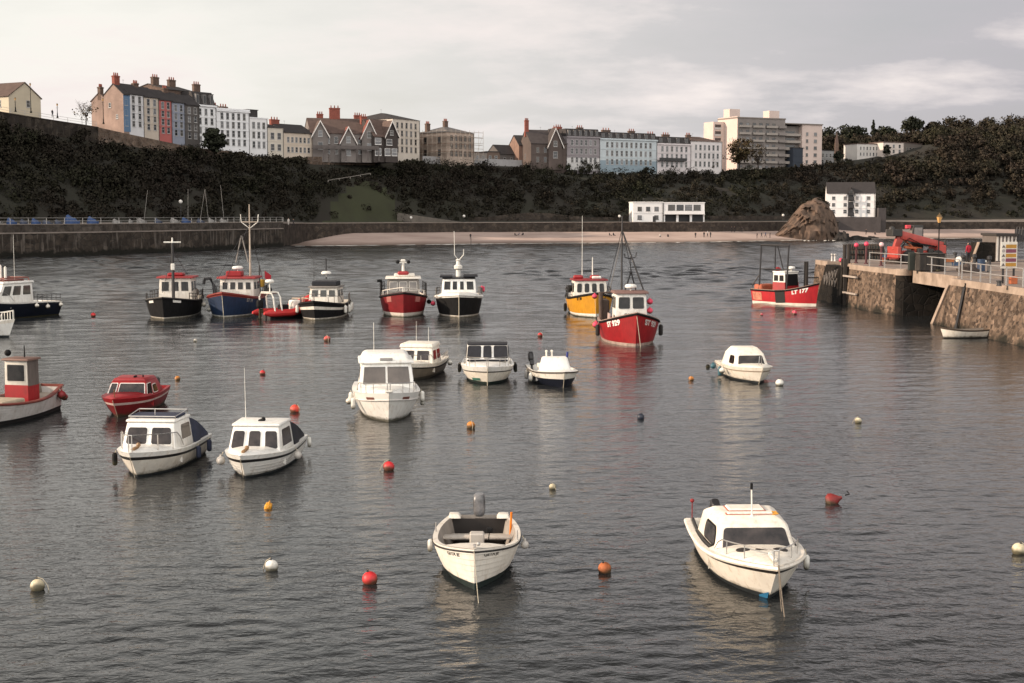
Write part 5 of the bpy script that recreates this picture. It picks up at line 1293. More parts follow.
def outboard(bt, x, y, z, s=1.0, tilt=0.0, m=DKSTEEL, top=None, name='outboard_motor'):
    """cowl, leg, bracket and propeller of an outboard, turned up by tilt"""
    root = bpy.data.objects.new(name, None); link(root, bt.root); root.location = (x, y, z); root.rotation_euler = (0, tilt, 0)
    bm = BM()
    secs = [(0.02, .14, .10), (.08, .19, .13), (.16, .20, .14), (.36, .20, .14), (.47, .18, .13), (.52, .14, .10)]; rings = []
    for (zz, rx, ry) in secs: rings.append([bm.verts.new((-.10 * s + rx * s * math.copysign(abs(math.cos(a)) ** .5, math.cos(a)) - .02 * zz, ry * s * math.copysign(abs(math.sin(a)) ** .5, math.sin(a)), zz * s + .12 * s)) for a in [2 * PI * k / 16 for k in range(16)]])
    for A, B_ in zip(rings, rings[1:]):
        for k in range(16): bm.faces.new((A[k], A[(k + 1) % 16], B_[(k + 1) % 16], B_[k]))
    bm.faces.new(rings[0]); bm.faces.new(rings[-1]); build('cowl', bm, top or m, root, 40)
    bm = BM(); box(bm, -.17 * s, -.05 * s, -.05 * s, .05 * s, -.75 * s, .13 * s, 0, .02); box(bm, -.30 * s, .02, -.08 * s, .08 * s, -.52 * s, -.50 * s); lathe(bm, [(0, -.2 * s), (.05 * s, -.14 * s), (.055 * s, .1 * s), (.03 * s, .18 * s)], (-.12 * s, 0, -.68 * s), 8, axis=(-1, 0, 0)); build('leg', bm, m, root)
    bm = BM(); box(bm, -.05 * s, .09 * s, -.11 * s, .11 * s, -.18 * s, .10 * s, 0, .015); build('bracket', bm, m, root)
    return root

# ------------------------------------------------------------------ white clinker dinghy in the foreground
WHITEC = weathered('white_dinghy_paint', (0.66, 0.62, 0.55), 0.4, 0.09, 3.5)
GREYIN = mat('grey_dinghy_inside', (0.27, 0.24, 0.21), 0.6, 0.18, 4)
d = Boat('rowing_dinghy', 'open white clinker dinghy with an outboard motor in the foreground', 'dinghy', (474.5, 590), -1.5, 4.6, 1.92, .90, .66, .62, .42, .30, .72, 2.7, .32, .50, .06, .46)
d.hull([mat('dark_green_bottom', (.012, .022, .020), .6, .3, 4), WHITEC, mat('white_top_strake', (.70, .66, .59), .4, .08, 3)], [(.84, 1), (1.0, 2)], boot=.15, clinker=6, gw=.11, floor=.12, deckm=mat('dinghy_floor', (.045, .036, .03), .8, .35, 5), inm=GREYIN, capm=WHITEC, ns=30)
d.rub(RUBBER, .022, -.055, .016)
bm = BM()   # foredeck with its coaming
zc = lambda t: d.sheer(t) + .012
ts = [.80 + .2 * i / 8 for i in range(9)]; rows = []
for t in ts:
    p = d.pt(t, d.sheer(t), 1, -.05); y = max(0, p.y); rows.append([bm.verts.new((p.x - .02, y * f, zc(t) + .05 * (1 - f * f) * (1 - t) / .2 - .005)) for f in (-1, -.5, 0, .5, 1)])
for A, B_ in zip(rows, rows[1:]):
    for j in range(4): bm.faces.new((A[j], B_[j], B_[j + 1], A[j + 1]))
low = [bm.verts.new(v.co + Vector((-.01, 0, -.16))) for v in rows[0]]
for j in range(4): bm.faces.new((rows[0][j], rows[0][j + 1], low[j + 1], low[j]))
bmesh.ops.remove_doubles(bm, verts=bm.verts, dist=.001); d.part('foredeck', bm, WHITEC, 40)
def thwart(t, z, w, th, m, name='thwart'):
    bm = BM(); p = d.pt(t, z, 1, -.05); hexa(bm, [(p.x - w / 2, -p.y, z), (p.x + w / 2, -p.y, z), (p.x + w / 2, p.y, z), (p.x - w / 2, p.y, z)], [(p.x - w / 2, -p.y, z + th), (p.x + w / 2, -p.y, z + th), (p.x + w / 2, p.y, z + th), (p.x - w / 2, p.y, z + th)], 0, .012); return d.part(name, bm, m)
thwart(.33, .42, .30, .05, mat('pale_thwart', (.50, .45, .39), .5, .15, 4)); thwart(.56, .42, .28, .05, mat('pale_thwart', (.5, .45, .39)))
thwart(.16, .26, .36, .05, mat('pale_thwart', (.5, .45, .39)), 'stern_bench')
bm = BM(); p = d.pt(.045, .4, 1, -.06); hexa(bm, [(p.x + .06, -p.y, .24), (p.x + .09, -p.y, .24), (p.x + .09, p.y, .24), (p.x + .06, p.y, .24)], [(p.x + .04, -p.y, .59), (p.x + .07, -p.y, .59), (p.x + .07, p.y, .59), (p.x + .04, p.y, .59)]); d.part('dark_panel', bm, mat('varnished_dark_wood', (.012, .008, .006), .6, .3, 3))
bm = BM(); box(bm, -.28, .02, -.16, .16, .47, .70, 0, .03); d.part('engine_box', bm, mat('grey_box_lid', (.42, .39, .35), .5, .1, 4))
bm = BM(); tube(bm, [(-.55, .25, .44), (-.48, .27, .66)], .012, 5); box(bm, -.56, -.42, .2, .34, .62, .72, 0, .02); d.part('tiller_console', bm, BLACK)
for sd_ in (1, -1):
    bm = BM(); p = d.pt(.02, d.ss, sd_); hexa(bm, [(p.x - .02, p.y - sd_ * .30, d.ss), (p.x + .34, p.y - sd_ * .30, d.ss), (p.x + .34, p.y, d.ss), (p.x - .02, p.y, d.ss)][::sd_], [(p.x, p.y - sd_ * .24, d.ss + .09), (p.x + .26, p.y - sd_ * .24, d.ss + .09), (p.x + .26, p.y - sd_ * .02, d.ss + .09), (p.x, p.y - sd_ * .02, d.ss + .09)][::sd_], 0, .02); d.part('quarter_knee', bm, WHITEC)
ob = outboard(d, -2.33, 0.0, .44, 1.02, 0, mat('dark_outboard', (.016, .016, .018), .35, .2, 4), mat('grey_outboard_cowl', (.035, .035, .036), .3, .5, 3.0, col2=(.26, .255, .26)))
for (t, sd_, u) in ((.42, -1, 0), (.62, 1, 0)):
    bm = BM(); p = d.pt(t, d.sheer(t), sd_, -.04); tube(bm, [p, p + Vector((0, 0, .10))], .018, 6); tube(bm, [p + Vector((-.04, 0, .1)), p + Vector((-.05, 0, .2))], .012, 5); tube(bm, [p + Vector((.04, 0, .1)), p + Vector((.05, 0, .2))], .012, 5); d.part('rowlock', bm, GALV)
LETT = mat('dark_grey_lettering', (.10, .09, .08), .6)
d.regno('GETA JE', .835, .62, -1, .115, LETT, sheer_follow=.75, bold=.004); d.regno('GETA JE', .955, .70, 1, .115, LETT, sheer_follow=.75, bold=.004)
bm = BM(); lathe(bm, ball_prof(.045, .03, 6), (2.1, .08, .94), 8); box(bm, 2.0, 2.16, -.03, .03, .90, .95, 0, .01); d.part('bow_fitting', bm, GALV)
d.moor((479.5, 610), .86, .05, r=.008)
bm = BM(); p = d.pt(.25, .6, 1, -.10); tube(bm, [(p.x, p.y - .05, .30), (p.x + .1, p.y - .02, .95)], .025, 6); d.part('orange_pole', bm, ORANGE)
bm = BM(); lathe(bm, ball_prof(.14, .12, 7, .8), (.1, .62, .14), 10); lathe(bm, ball_prof(.12, .1, 7), (-.35, .60, .14), 10); d.part('stowed_gear', bm, DKRED)
bm = BM(); lathe(bm, capsule_prof(.10, .3), (.0, -.45, .13), 10); d.part('stowed_gear', bm, BLACK)
d.fender(.52, 1, 'ball', mat('grey_white_fender', (.45, .42, .38), .5), 'small pale round fender on the right side of the open dinghy', .10, .65)
d.fender(.60, -1, 'sausage', WHITEB, 'white sausage fender on the left side of the open dinghy', .0, .6)

# ------------------------------------------------------------------ cabin cruisers (shared maker)
def cruiser(label, bowpx, a, L, B, sb, sm, ss, hull_mats, bands, rubm, **kw):
    b = Boat('cabin_cruiser', label, 'motor boat', bowpx, a, L, B, sb, sm, ss, **{k: v for k, v in kw.items() if k in ('k', 'rake', 'tr', 'p', 'qs', 'qb', 'trake', 'tmax')})
    b.hull(hull_mats, bands, **{k: v for k, v in kw.items() if k in ('boot', 'gw', 'bul', 'deckm', 'capm', 'inm', 'clinker', 'floor')})
    if rubm: b.rub(rubm, kw.get('rr', .04), kw.get('rz', -.10), .01)
    return b
def foredeck(b, t0, m, rise=.12, inset=.08, name='foredeck'):
    bm = BM(); rows = []; n_ = 12
    for i in range(n_ + 1):
        t = t0 + (1 - t0) * i / n_; p = b.pt(t, b.sheer(t), 1, -inset); y = max(0.0, p.y); e = math.sin(PI / 2 * min(1, (1 - t) / (1 - t0) * 1.6))
        rows.append([bm.verts.new((p.x - inset * (.5 if i == n_ else 0), y * f, b.sheer(t) - .01 + rise * e * (1 - f ** 4) + .012)) for f in (-1, -.85, -.5, 0, .5, .85, 1)])
    for A, B_ in zip(rows, rows[1:]):
        for j in range(6): bm.faces.new((A[j], B_[j], B_[j + 1], A[j + 1]))
    low = [bm.verts.new(v.co + Vector((0, 0, -.45))) for v in rows[0]]
    for j in range(6): bm.faces.new((rows[0][j], rows[0][j + 1], low[j + 1], low[j]))
    bmesh.ops.remove_doubles(bm, verts=bm.verts, dist=.001)
    return b.part(name, bm, m, 45)

# the cream cruiser in the right foreground
c = cruiser('cream cabin cruiser with dark stripe and smoked windscreen in the right foreground', (769, 598.5), 13, 5.3, 2.14, .82, .66, .64, [ANTIFOUL, CREAM, mat('brown_black_stripe', (.022, .018, .016), .45, .2, 3), CREAM], [(.74, 1), (.91, 2), (1.0, 3)], None,
            rake=.85, tr=.86, p=2.5, qs=.26, qb=.55, boot=.10, gw=.10, bul=.5, k=.35, deckm=CREAM, capm=CREAM, inm=CREAM)
c.rub(CREAM, .05, -.05, .01)
foredeck(c, .58, CREAM, .12, .09)
b4, t4, F = cab(-1.30, .86, 1.84, 1.74, .58, -1.10, .38, 1.60, 1.44, 1.20)
bm = BM(); hexa(bm, b4, t4, 0, .07, 3); wh = c.part('cabin', bm, CREAM, 40)
bm = BM(); hexa(bm, [p + Vector((0, 0, -.02)) for p in t4], [Vector((-.85, -.62, 1.31)), Vector((.14, -.52, 1.31)), Vector((.14, .52, 1.31)), Vector((-.85, .62, 1.31))], 0, .05, 3); build('roof', bm, CREAM, wh, 40)
win(wh, F['front'], .05, .95, .10, .88, CREAM, GLASS_BROWN, .035, .10, .012, 'windscreen')
for k in ('stbd', 'port'):
    u = (.34, .90) if k == 'stbd' else (.10, .66); win(wh, F[k], u[0], u[1], .22, .84, BLACK, GLASS_BROWN, .035, .16, .012)
for (x, w, l) in ((-.52, .78, .5), (.02, .98, .14)):
    bm = BM(); box(bm, x - l / 2, x + l / 2, -w / 2, w / 2, 1.29, 1.355, 0, .03); box(bm, x - l / 2 - .025, x + l / 2 + .025, -w / 2 - .025, w / 2 + .025, 1.30, 1.317, 1); build('roof_hatch', bm, [CREAM, mat('orange_red_trim', (.40, .085, .05), .5)], wh)
bm = BM(); tube(bm, [(.16, .02, 1.27), (.16, .0, 1.92)], .016, 6); box(bm, .13, .19, -.025, .025, 1.86, 2.0, 1, .01); lathe(bm, [(.05, 0), (.03, .05)], (.16, .02, 1.27), 8); build('aerial', bm, [WHITEB, BLACK], wh)
bm = BM()
for k in range(3): tube(bm, [(.12 - .1 * k, .46, 1.31), (.18 - .1 * k, .58, 1.34)], .018, 5)
tube(bm, [(.14, .50, 1.32), (-.12, .52, 1.32)], .02, 5); build('yellow_hose', bm, YELLOW, wh)
for y in (-.38, 0, .38):
    bm = BM(); x = 1.55 if y else 1.45; lathe(bm, [(.17, 0), (.17, .02), (.13, .035), (0, .035)], (x - abs(y) * .3 - .2, y, c.sheer(.8) + .07), 16, squash=.9); c.part('deck_vent', bm, mat('dark_vent', (.03, .026, .024), .5))
c.pulpit(.30, .64, .12, posts=3, r=.013)
bm = BM(); box(bm, 2.1, 2.50, -.045, .045, .87, .94, 0, .02); lathe(bm, ball_prof(.06, .06, 6), (2.05, 0, .88), 8); c.part('bow_roller', bm, WHITEB)
c.moor((786, 624), .88, .07, r=.013, m=mat('dark_rope', (.16, .13, .10), .9, .3, 20))
c.moor((783, 617), .86, .14, r=.010, m=mat('dark_rope', (.16, .13, .10)))
bm = BM()
for sd_ in (1, -1):   # dark side strip below the window, on the side deck
    for (t0, t1) in ((.04, .58),): tube(bm, [c.pt(t0 + (t1 - t0) * i / 10, c.sheer(t0 + (t1 - t0) * i / 10), sd_, -.15) + Vector((0, 0, .02)) for i in range(11)], .04, 5)
c.part('side_deck_strip', bm, mat('dark_rubber_strip', (.02, .018, .016), .6))
bm = BM(); tube(bm, [(-2.5, -.8, .6), (-2.5, -.8, 1.05)], .012, 5); lathe(bm, ball_prof(.05, 0, 6), (-2.5, -.8, 1.08), 8); c.part('stern_light', bm, [DKRED])
outboard(c, -2.70, -.25, .55, .8, .5)
bm = BM(); box(bm, -2.35, -1.3, -.75, .75, .25, .45, 0, .03); c.part('cockpit_bench', bm, mat('dark_cockpit_seat', (.05, .045, .04), .7))
c.fender(.62, 1, 'sausage', WHITEB, 'white sausage fender on the right side of the cream foreground cruiser', .12, .7)
bm = BM(); p = [c.pt(.93 + .06 * k / 4, .005, -1) + c.nrm(.95, .05, -1) * .012 for k in range(5)]
q = [c.pt(.93 + .06 * k / 4, .05 + .03 * k, -1) + c.nrm(.95, .1, -1) * .012 for k in range(5)]
lo = [bm.verts.new(v) for v in p]; hi = [bm.verts.new(v) for v in q]
for k in range(4): bm.faces.new((lo[k], lo[k + 1], hi[k + 1], hi[k]))
c.part('blue_bow_patch', bm, mat('bright_blue_antifoul', (.03, .16, .30), .5), 0)

# white wheelhouse sportsboat in the middle
c = cruiser('white fishing cruiser with a tall rounded wheelhouse in the middle of the harbour', (388.5, 422), 2, 6.0, 2.62, 1.16, .92, .9, [WHITE, WHITE, mat('white_deck_edge', (.74, .72, .68), .35, .06, 3)], [(.72, 1), (1.0, 2)], mat('pale_rubber', (.5, .48, .45), .6), rake=.8, tr=.9, p=2.8, qs=.25, qb=.50, boot=.08, gw=.2, bul=.5, k=.4, rr=.035, rz=-.28)
foredeck(c, .55, WHITE, .22, .18)
wh, b4, t4, F = wheelhouse(c, -1.5, .85, 2.15, .85, 2.0, WHITE, WHITE, .45, .88, 0, 0)
bm = BM(); hexa(bm, [p + Vector((0, 0, 0)) for p in [Vector((-1.6, -1.02, 1.98)), Vector((.58, -1.0, 1.98)), Vector((.58, 1.0, 1.98)), Vector((-1.6, 1.02, 1.98))]], [Vector((-1.45, -.84, 2.36)), Vector((.15, -.80, 2.36)), Vector((.15, .80, 2.36)), Vector((-1.45, .84, 2.36))], 0, .14, 4); build('hard_top', bm, WHITE, wh, 50)
for u in ((.05, .495), (.505, .95)): win(wh, F['front'], u[0], u[1], .30, .90, WHITE, mat('grey_brown_windscreen', (.085, .07, .06), .1, .5, .7, spec=.6), .03, .04, .012, 'windscreen')
for k in ('stbd', 'port'):
    for u in ((.08, .46), (.52, .92)): win(wh, F[k], u[0], u[1], .42, .88, WHITE, GLASS_BROWN, .03, .06)
bm = BM(); panel(bm, (Vector((.52, -.3, 2.10)), Vector((.52, .3, 2.10)), Vector((.34, .3, 2.27)), Vector((.34, -.3, 2.27))), .1, .9, .1, .5, .02); build('dark_name_strip', bm, mat('grey_name_strip', (.22, .21, .2), .6), wh, 0)
c.pulpit(.36, .60, .15, posts=4, r=.015)
c.moor((389, 424), 1.05, 0, r=.008)
for sd_, t in ((-1, .90), (1, .90)): c.plate(t - .07, t, .80, .90, sd_, mat('brown_red_bow_mark', (.16, .06, .045), .6), name='bow_mark')
bm = BM(); box(bm, 2.5, 2.95, -.16, .16, 1.17, 1.25, 0, .03); c.part('anchor_roller', bm, WHITEB)
bm = BM(); tube(bm, [(-.4, -.45, 2.3), (-.4, -.45, 3.5)], .012, 5); c.part('aerial', bm, WHITEB)
for i, (t, sd_, n) in enumerate(((.60, -1, 'upper-left'), (.68, -1, 'lower-left'), (.60, 1, 'upper-right'), (.50, 1, 'lower-right'))):
    c.fender(t, sd_, 'sausage', WHITEB, f'white fender hanging at the {n} of the four on the rounded-wheelhouse cruiser', .02 + .18 * (i % 2), .95)
c.fender(.5, -1, 'ball', CREAM, 'cream round fender low on the left of the rounded-wheelhouse cruiser', .30, .9)

# two white boats with canopies at left
def left_boat(label, bowpx, a, L, B, sb, sm, ss, hullm, stripe, canopy, panes, **kw):
    c = cruiser(label, bowpx, a, L, B, sb, sm, ss, [ANTIFOUL, hullm, stripe, WHITE], [(.66, 1), (.80, 2), (1.0, 3)], None, rake=.8, tr=.88, p=2.5, qs=.26, qb=.52, boot=.06, gw=.12, bul=.4, k=.35, capm=WHITE, inm=WHITE)
    foredeck(c, .60, WHITE, .14, .10)
    x0, x1, w, h = kw.get('cab', (-.75, .9, 1.82, .80))
    b4, t4, F = cab(x0, x1, w, w * .92, sm - .05, x0 + .08, x1 - .28, w * .86, w * .80, sm + h)
    bm = BM(); hexa(bm, b4, t4, 0, .05, 2); wh = c.part('cabin', bm, WHITE, 35)
    bm = BM(); roof_slab(bm, t4, .04, .08, 0, .03); build('roof', bm, WHITE, wh, 30)
    for (f, u0, u1, v0, v1) in panes: win(wh, F[f], u0, u1, v0, v1, WHITE, GLASS_BROWN, .03, .09, .012)
    # sloping canvas canopy over the cockpit
    xe = -L / 2 + .15; zt = sm + h; n_ = 7; bm = BM(); rows = []
    for i in range(n_):
        f = i / (n_ - 1); x = x0 + .10 + (xe - x0) * f; wd = w * .86 / 2 * (1 - f) + c.half(max(.02, .18 * (1 - f))) * .92 * f; z = zt + .04 - (zt - ss - .12) * (f ** 1.35); zb = sm + .02 if f < 1 else ss
        rows.append([bm.verts.new((x, -c.half(.3) * .93 if f < .5 else -wd * 1.02, sm - .02)), bm.verts.new((x, -wd, z - .08)), bm.verts.new((x, -wd * .6, z + .03 - .06 * (i % 2))), bm.verts.new((x, 0, z + .06 - .05 * (i % 2))), bm.verts.new((x, wd * .6, z + .03 - .06 * (i % 2))), bm.verts.new((x, wd, z - .08)), bm.verts.new((x, c.half(.3) * .93 if f < .5 else wd * 1.02, sm - .02))])
    for A, B_ in zip(rows, rows[1:]):
        for j in range(6): bm.faces.new((A[j], B_[j], B_[j + 1], A[j + 1]))
    bm.faces.new(rows[0]); bm.faces.new(rows[-1]); c.part('canopy', bm, canopy, 40)
    return c, wh, F
c, wh, F = left_boat('white cabin boat with a navy canopy and two big rounded front windows', (137.5, 477), -20, 5.0, 2.12, .82, .64, .62, CREAMP, mat('dark_rub_stripe', (.02, .018, .017), .5), CANVAS_BLUE,
                     [('front', .05, .47, .22, .85), ('front', .53, .95, .22, .85), ('stbd', .15, .6, .3, .85), ('port', .35, .9, .3, .88)])
bm = BM(); box(bm, -.45, .35, -.75, .75, 1.53, 1.60, 0, .03); c.part('rolled_canvas', bm, CANVAS_BLUE)
bm = BM()
for sd_ in (1, -1): tube(bm, [(.45, sd_ * .72, 1.48), (.50, sd_ * .72, 1.60), (-.55, sd_ * .76, 1.68), (-.6, sd_ * .76, 1.48)], .016, 5)
tube(bm, [(.50, -.72, 1.60), (.50, .72, 1.60)], .016, 5); tube(bm, [(-.55, -.76, 1.68), (-.55, .76, 1.68)], .016, 5); tube(bm, [(.2, 0, 1.55), (.2, 0, 1.8)], .014, 5); c.part('roof_rack', bm, STEEL)
c.pulpit(.50, .58, .12, posts=3, r=.016); c.moor((136, 480), .70, .02, r=.012)
bm = BM(); box(bm, 1.8, 2.2, -.06, .06, .84, .91, 0, .02); lathe(bm, ball_prof(.07, .05, 6), (1.7, 0, .88), 8); c.part('bow_fitting', bm, mat('brass_fitting', (.25, .14, .06), .5))
for i, (t, sd_, lab) in enumerate(((.80, -1, 'dark fender at the left bow of the boat with the navy canopy'), (.42, 1, 'dark fender nearest the middle on the right side of the navy-canopied boat'), (.16, 1, 'rearmost dark fender on the right side of the navy-canopied boat'))):
    c.fender(t, sd_, 'sausage', CANVAS_BLUE if i else BLACK, lab, .06, .85)
outboard(c, -2.4, 0, .55, .8, .4)
c, wh, F = left_boat('white clinker cabin boat with four upright windows and a dark canopy', (246, 478), -15, 5.0, 2.0, .76, .60, .60, WHITE, mat('black_rub_stripe', (.014, .013, .013), .5), CANVAS,
                     [('front', .03, .30, .15, .86), ('front', .36, .63, .15, .86), ('front', .69, .97, .15, .86), ('stbd', .2, .8, .2, .86), ('port', .15, .85, .2, .88)], cab=(-.7, .9, 1.75, .74))
bm = BM()
for j in range(3):
    for sd_ in (1, -1): tube(bm, [c.pt(.05 + .9 * i / 16, .10 + .10 * j + .05 * (i / 16) ** 3, sd_, .004) for i in range(17)], .012, 4)
c.part('plank_lines', bm, mat('shadow_line_paint', (.45, .43, .40), .6))
bm = BM(); tube(bm, [(-.3, -.55, 1.35), (-.3, -.57, 3.0)], .011, 5, r2=.005); c.part('aerial', bm, WHITEB)
bm = BM(); lathe(bm, ball_prof(.07, .06, 6), (.1, .1, 1.42), 8); box(bm, -.1, .15, -.05, .05, 1.41, 1.46); c.part('roof_light', bm, BLACK)
bm = BM(); box(bm, 1.8, 2.15, -.05, .05, .78, .86, 0, .02); lathe(bm, ball_prof(.07, .05, 6), (1.7, 0, .82), 8); c.part('bow_fitting', bm, mat('brass_fitting', (.25, .14, .06)))
c.moor((244, 480), .66, .02, r=.011)
c.fender(.74, -1, 'ball', mat('grey_white_fender', (.45, .42, .38)), 'large grey-white round fender at the left bow of the four-window boat', .12, .95)
c.fender(.50, 1, 'ball', mat('grey_white_fender', (.45, .42, .38)), 'large grey-white round fender on the right side of the four-window boat', .10, .9)
c.fender(.02, 1, 'sausage', WHITEB, 'white sausage fender at the stern of the four-window boat', .05, .7)

# small boat behind the tall wheelhouse one
c = cruiser('small cream boat with a rounded cuddy partly hidden behind the tall white wheelhouse', (409, 381), -14, 5.2, 2.05, .85, .68, .72, [mat('olive_dark_bottom', (.045, .04, .03), .6, .3, 3), mat('olive_brown_hull', (.15, .125, .095), .5, .2, 3), CREAM], [(.66, 1), (1.0, 2)], BLACK, rake=.6, tr=.85, p=2.4, boot=.12, gw=.1, bul=.45, rr=.03, rz=-.2)
foredeck(c, .62, CREAM, .1)
wh, b4, t4, F = wheelhouse(c, -.9, 1.0, 1.75, .62, 1.42, CREAM, CREAM, .35, .86, 2, 2, (.25, .85), CREAM, GLASS_BROWN, .06, .18, rad=.06)
c.siderail(.05, .4, .35, 4); c.pulpit(.4, .62, .1)
mast(c, -.2, -.2, 1.5, 2.6, .012, WHITEB, name='aerial'); mast(c, -.4, .35, 1.5, 2.3, .012, WHITEB, name='aerial')
c.fender(.12, 1, 'ball', WHITEB, 'white round fender at the stern of the small boat behind the tall wheelhouse', .12, .9)

# boat with three black canopy panels
c = cruiser('white cruiser with three black windscreen covers, moored bow-on', (487.5, 384.5), 0, 5.6, 2.48, .86, .70, .7, [mat('green_black_bottom', (.012, .024, .02), .6, .3, 3), CREAM, mat('dark_line_paint', (.03, .027, .024), .5), WHITE], [(.62, 1), (.70, 2), (1.0, 3)], None, rake=.8, tr=.9, p=3.0, qs=.24, qb=.46, boot=.12, gw=.15, bul=.4)
foredeck(c, .52, WHITE, .16, .13)
b4, t4, F = cab(-1.4, .45, 2.10, 2.02, .66, -1.4, -.05, 1.92, 1.86, 1.58)
bm = BM(); hexa(bm, b4, t4, 0, .06, 2); wh = c.part('cabin', bm, WHITE, 35)
bm = BM(); hexa(bm, [p + Vector((0, 0, .002)) for p in t4], [p + Vector((0, 0, .06)) for p in t4], 0, .02); build('roof', bm, CANVAS, wh)
for u in ((.01, .345), (.40, .60), (.655, .99)): win(wh, F['front'], u[0], u[1], .36, .97, CANVAS, CANVAS, .03, .08, .03, 'windscreen_cover')
for k in ('stbd', 'port'): win(wh, F[k], .1, .9, .35, .9, CANVAS, CANVAS, .03, .08, .015, 'side_cover')
bm = BM(); box(bm, .30, .52, -.95, .95, .88, .96, 0, .03); c.part('wiper_cowl', bm, CANVAS)
c.pulpit(.42, .60, .13, posts=4, r=.014, m=mat('dull_rail', (.35, .33, .3), .4, metal=.6)); c.moor((487.5, 388), .8, 0, r=.02)
for i, (t, sd_, l) in enumerate(((.40, -1, 'left front'), (.30, -1, 'left rear'), (.40, 1, 'right front'), (.30, 1, 'right rear'))): c.fender(t, sd_, 'sausage', BLACK, f'{l} black fender of the white boat with three black covers', .03, .9)
c.plate(.80, .92, .13, .25, -1, mat('green_patch', (.05, .16, .12), .6), name='green_patch')

# small white and navy open boat
c = cruiser('small white over navy open boat with a white cuddy and raised outboard', (562.5, 387.5), 12, 4.6, 2.1, .74, .58, .60, [NAVY, NAVY, weathered('white_hull_band', (.70, .67, .60), .4), CREAM], [(.45, 1), (.85, 2), (1.0, 3)], mat('brown_rubber', (.06, .045, .035), .6), rake=.5, tr=.86, p=2.6, qs=.25, qb=.42, boot=.10, gw=.1, bul=.35, rr=.035, rz=-.03)
foredeck(c, .60, WHITE, .06)
bm = BM(); b4, t4, F = cab(-.2, .95, 1.45, 1.3, .50, -.05, .5, 1.15, 1.05, 1.22); hexa(bm, b4, t4, 0, .08, 3); wh = c.part('cuddy', bm, WHITE, 40)
for y in (-.35, -.1): bm = BM(); tube(bm, [(0, y, 1.2), (-.02, y, 1.45)], .04, 7); lathe(bm, ball_prof(.06, 0, 6), (-.02, y, 1.45), 8); c.part('roof_fitting', bm, CREAM)
bm = BM(); tube(bm, [(-.9, .75, .6), (-1.0, .85, 1.3)], .05, 6); c.part('blue_flag_roll', bm, mat('blue_cloth', (.02, .03, .16), .8))
bm = BM(); box(bm, -1.7, -.7, -.5, .5, .55, .75, 0, .04); c.part('stern_seat', bm, CREAM)
outboard(c, -2.30, -.6, .72, .85, -.55); c.moor((563, 390), .68, 0, r=.016)
for i, (t, l, m_) in enumerate(((.55, 'front white', WHITEB), (.30, 'grey rear', GALV))): c.fender(t, -1, 'sausage', m_, f'{l} fender at the left of the small cuddy boat', .08, .9)

# cream cruiser on the right
c = cruiser('small cream cruiser with rounded cabin and brown windscreen, before the harbour pier', (759, 383.5), 17, 4.9, 2.1, .78, .64, .64, [ANTIFOUL, CREAM, mat('tan_rub_stripe', (.30, .24, .18), .5), CREAM], [(.66, 1), (.76, 2), (1.0, 3)], None, rake=.7, tr=.86, p=2.5, boot=.10, gw=.1, bul=.4, deckm=CREAM, inm=CREAM)
foredeck(c, .56, CREAM, .14)
b4, t4, F = cab(-1.35, .75, 1.84, 1.66, .58, -1.1, .36, 1.52, 1.32, 1.26); bm = BM(); hexa(bm, b4, t4, 0, .07, 3); wh = c.part('cabin', bm, CREAM, 40)
bm = BM(); hexa(bm, [p + Vector((0, 0, -.02)) for p in t4], [Vector((-.95, -.55, 1.48)), Vector((-.1, -.5, 1.48)), Vector((-.1, .5, 1.48)), Vector((-.95, .55, 1.48))], 0, .07, 3); build('roof', bm, CREAM, wh, 40)
win(wh, F['front'], .08, .92, .16, .85, CREAM, GLASS_BROWN, .03, .10, .012, 'windscreen')
win(wh, F['stbd'], .55, .92, .25, .8, BLACK, GLASS_BROWN, .03, .12); win(wh, F['port'], .08, .45, .25, .8, BLACK, GLASS_BROWN, .03, .12)
bm = BM(); tube(bm, [(1.9, -.03, .85), (1.9, 0, 1.25), (1.9, .08, 1.25), (1.9, .1, .85)], .018, 5); c.part('bow_post', bm, STEEL); c.moor((758, 386), .72, 0)
for i, (t, m_, k_, l) in enumerate(((.06, mat('teal_fender', (.03, .10, .13), .5), 'ball', 'teal round fender at the stern of the small cream cruiser before the pier'), (.36, mat('teal_fender', (.03, .10, .13)), 'sausage', 'teal sausage fender on the left side of the small cream cruiser'), (.48, WHITEB, 'ball', 'white round fender on the left side of the small cream cruiser before the pier'))): c.fender(t, -1, k_, m_, l, .10, 1.0)
c.fender(.35, 1, 'sausage', BLACK, 'dark fender on the right side of the small cream cruiser before the pier', .05, .9)

# red cruiser at left
c = cruiser('small red cruiser with white-framed windows at left', (118, 417), -17, 4.9, 2.05, .76, .66, .70, [DKRED, weathered('deep_red_hull', (.17, .012, .014), .4, .15, 2), mat('pale_pink_band', (.55, .42, .38), .5), RED], [(.60, 1), (.74, 2), (1.0, 3)], None, rake=.8, tr=.88, p=2.5, boot=.08, gw=.12, bul=.35, capm=RED, inm=RED, deckm=RED)
foredeck(c, .54, RED, .14)
b4, t4, F = cab(-1.6, .75, 1.78, 1.60, .58, -1.0, .28, 1.50, 1.35, 1.20); bm = BM(); hexa(bm, b4, t4, 0, .06, 2); wh = c.part('cabin', bm, RED, 35)
bm = BM(); hexa(bm, [p + Vector((0, 0, -.01)) for p in t4], [p + Vector((-.03 * (1 if p.x > 0 else -1), -.1 * (1 if p.y > 0 else -1), .10)) for p in t4], 0, .03); build('roof', bm, RED, wh)
WF = mat('white_frame', (.72, .68, .62), .4); win(wh, F['front'], .02, .22, .10, .88, WF, GLASS_BROWN, .035, .05); win(wh, F['front'], .26, .97, .10, .88, WF, GLASS_BROWN, .035, .06, .012, 'windscreen')
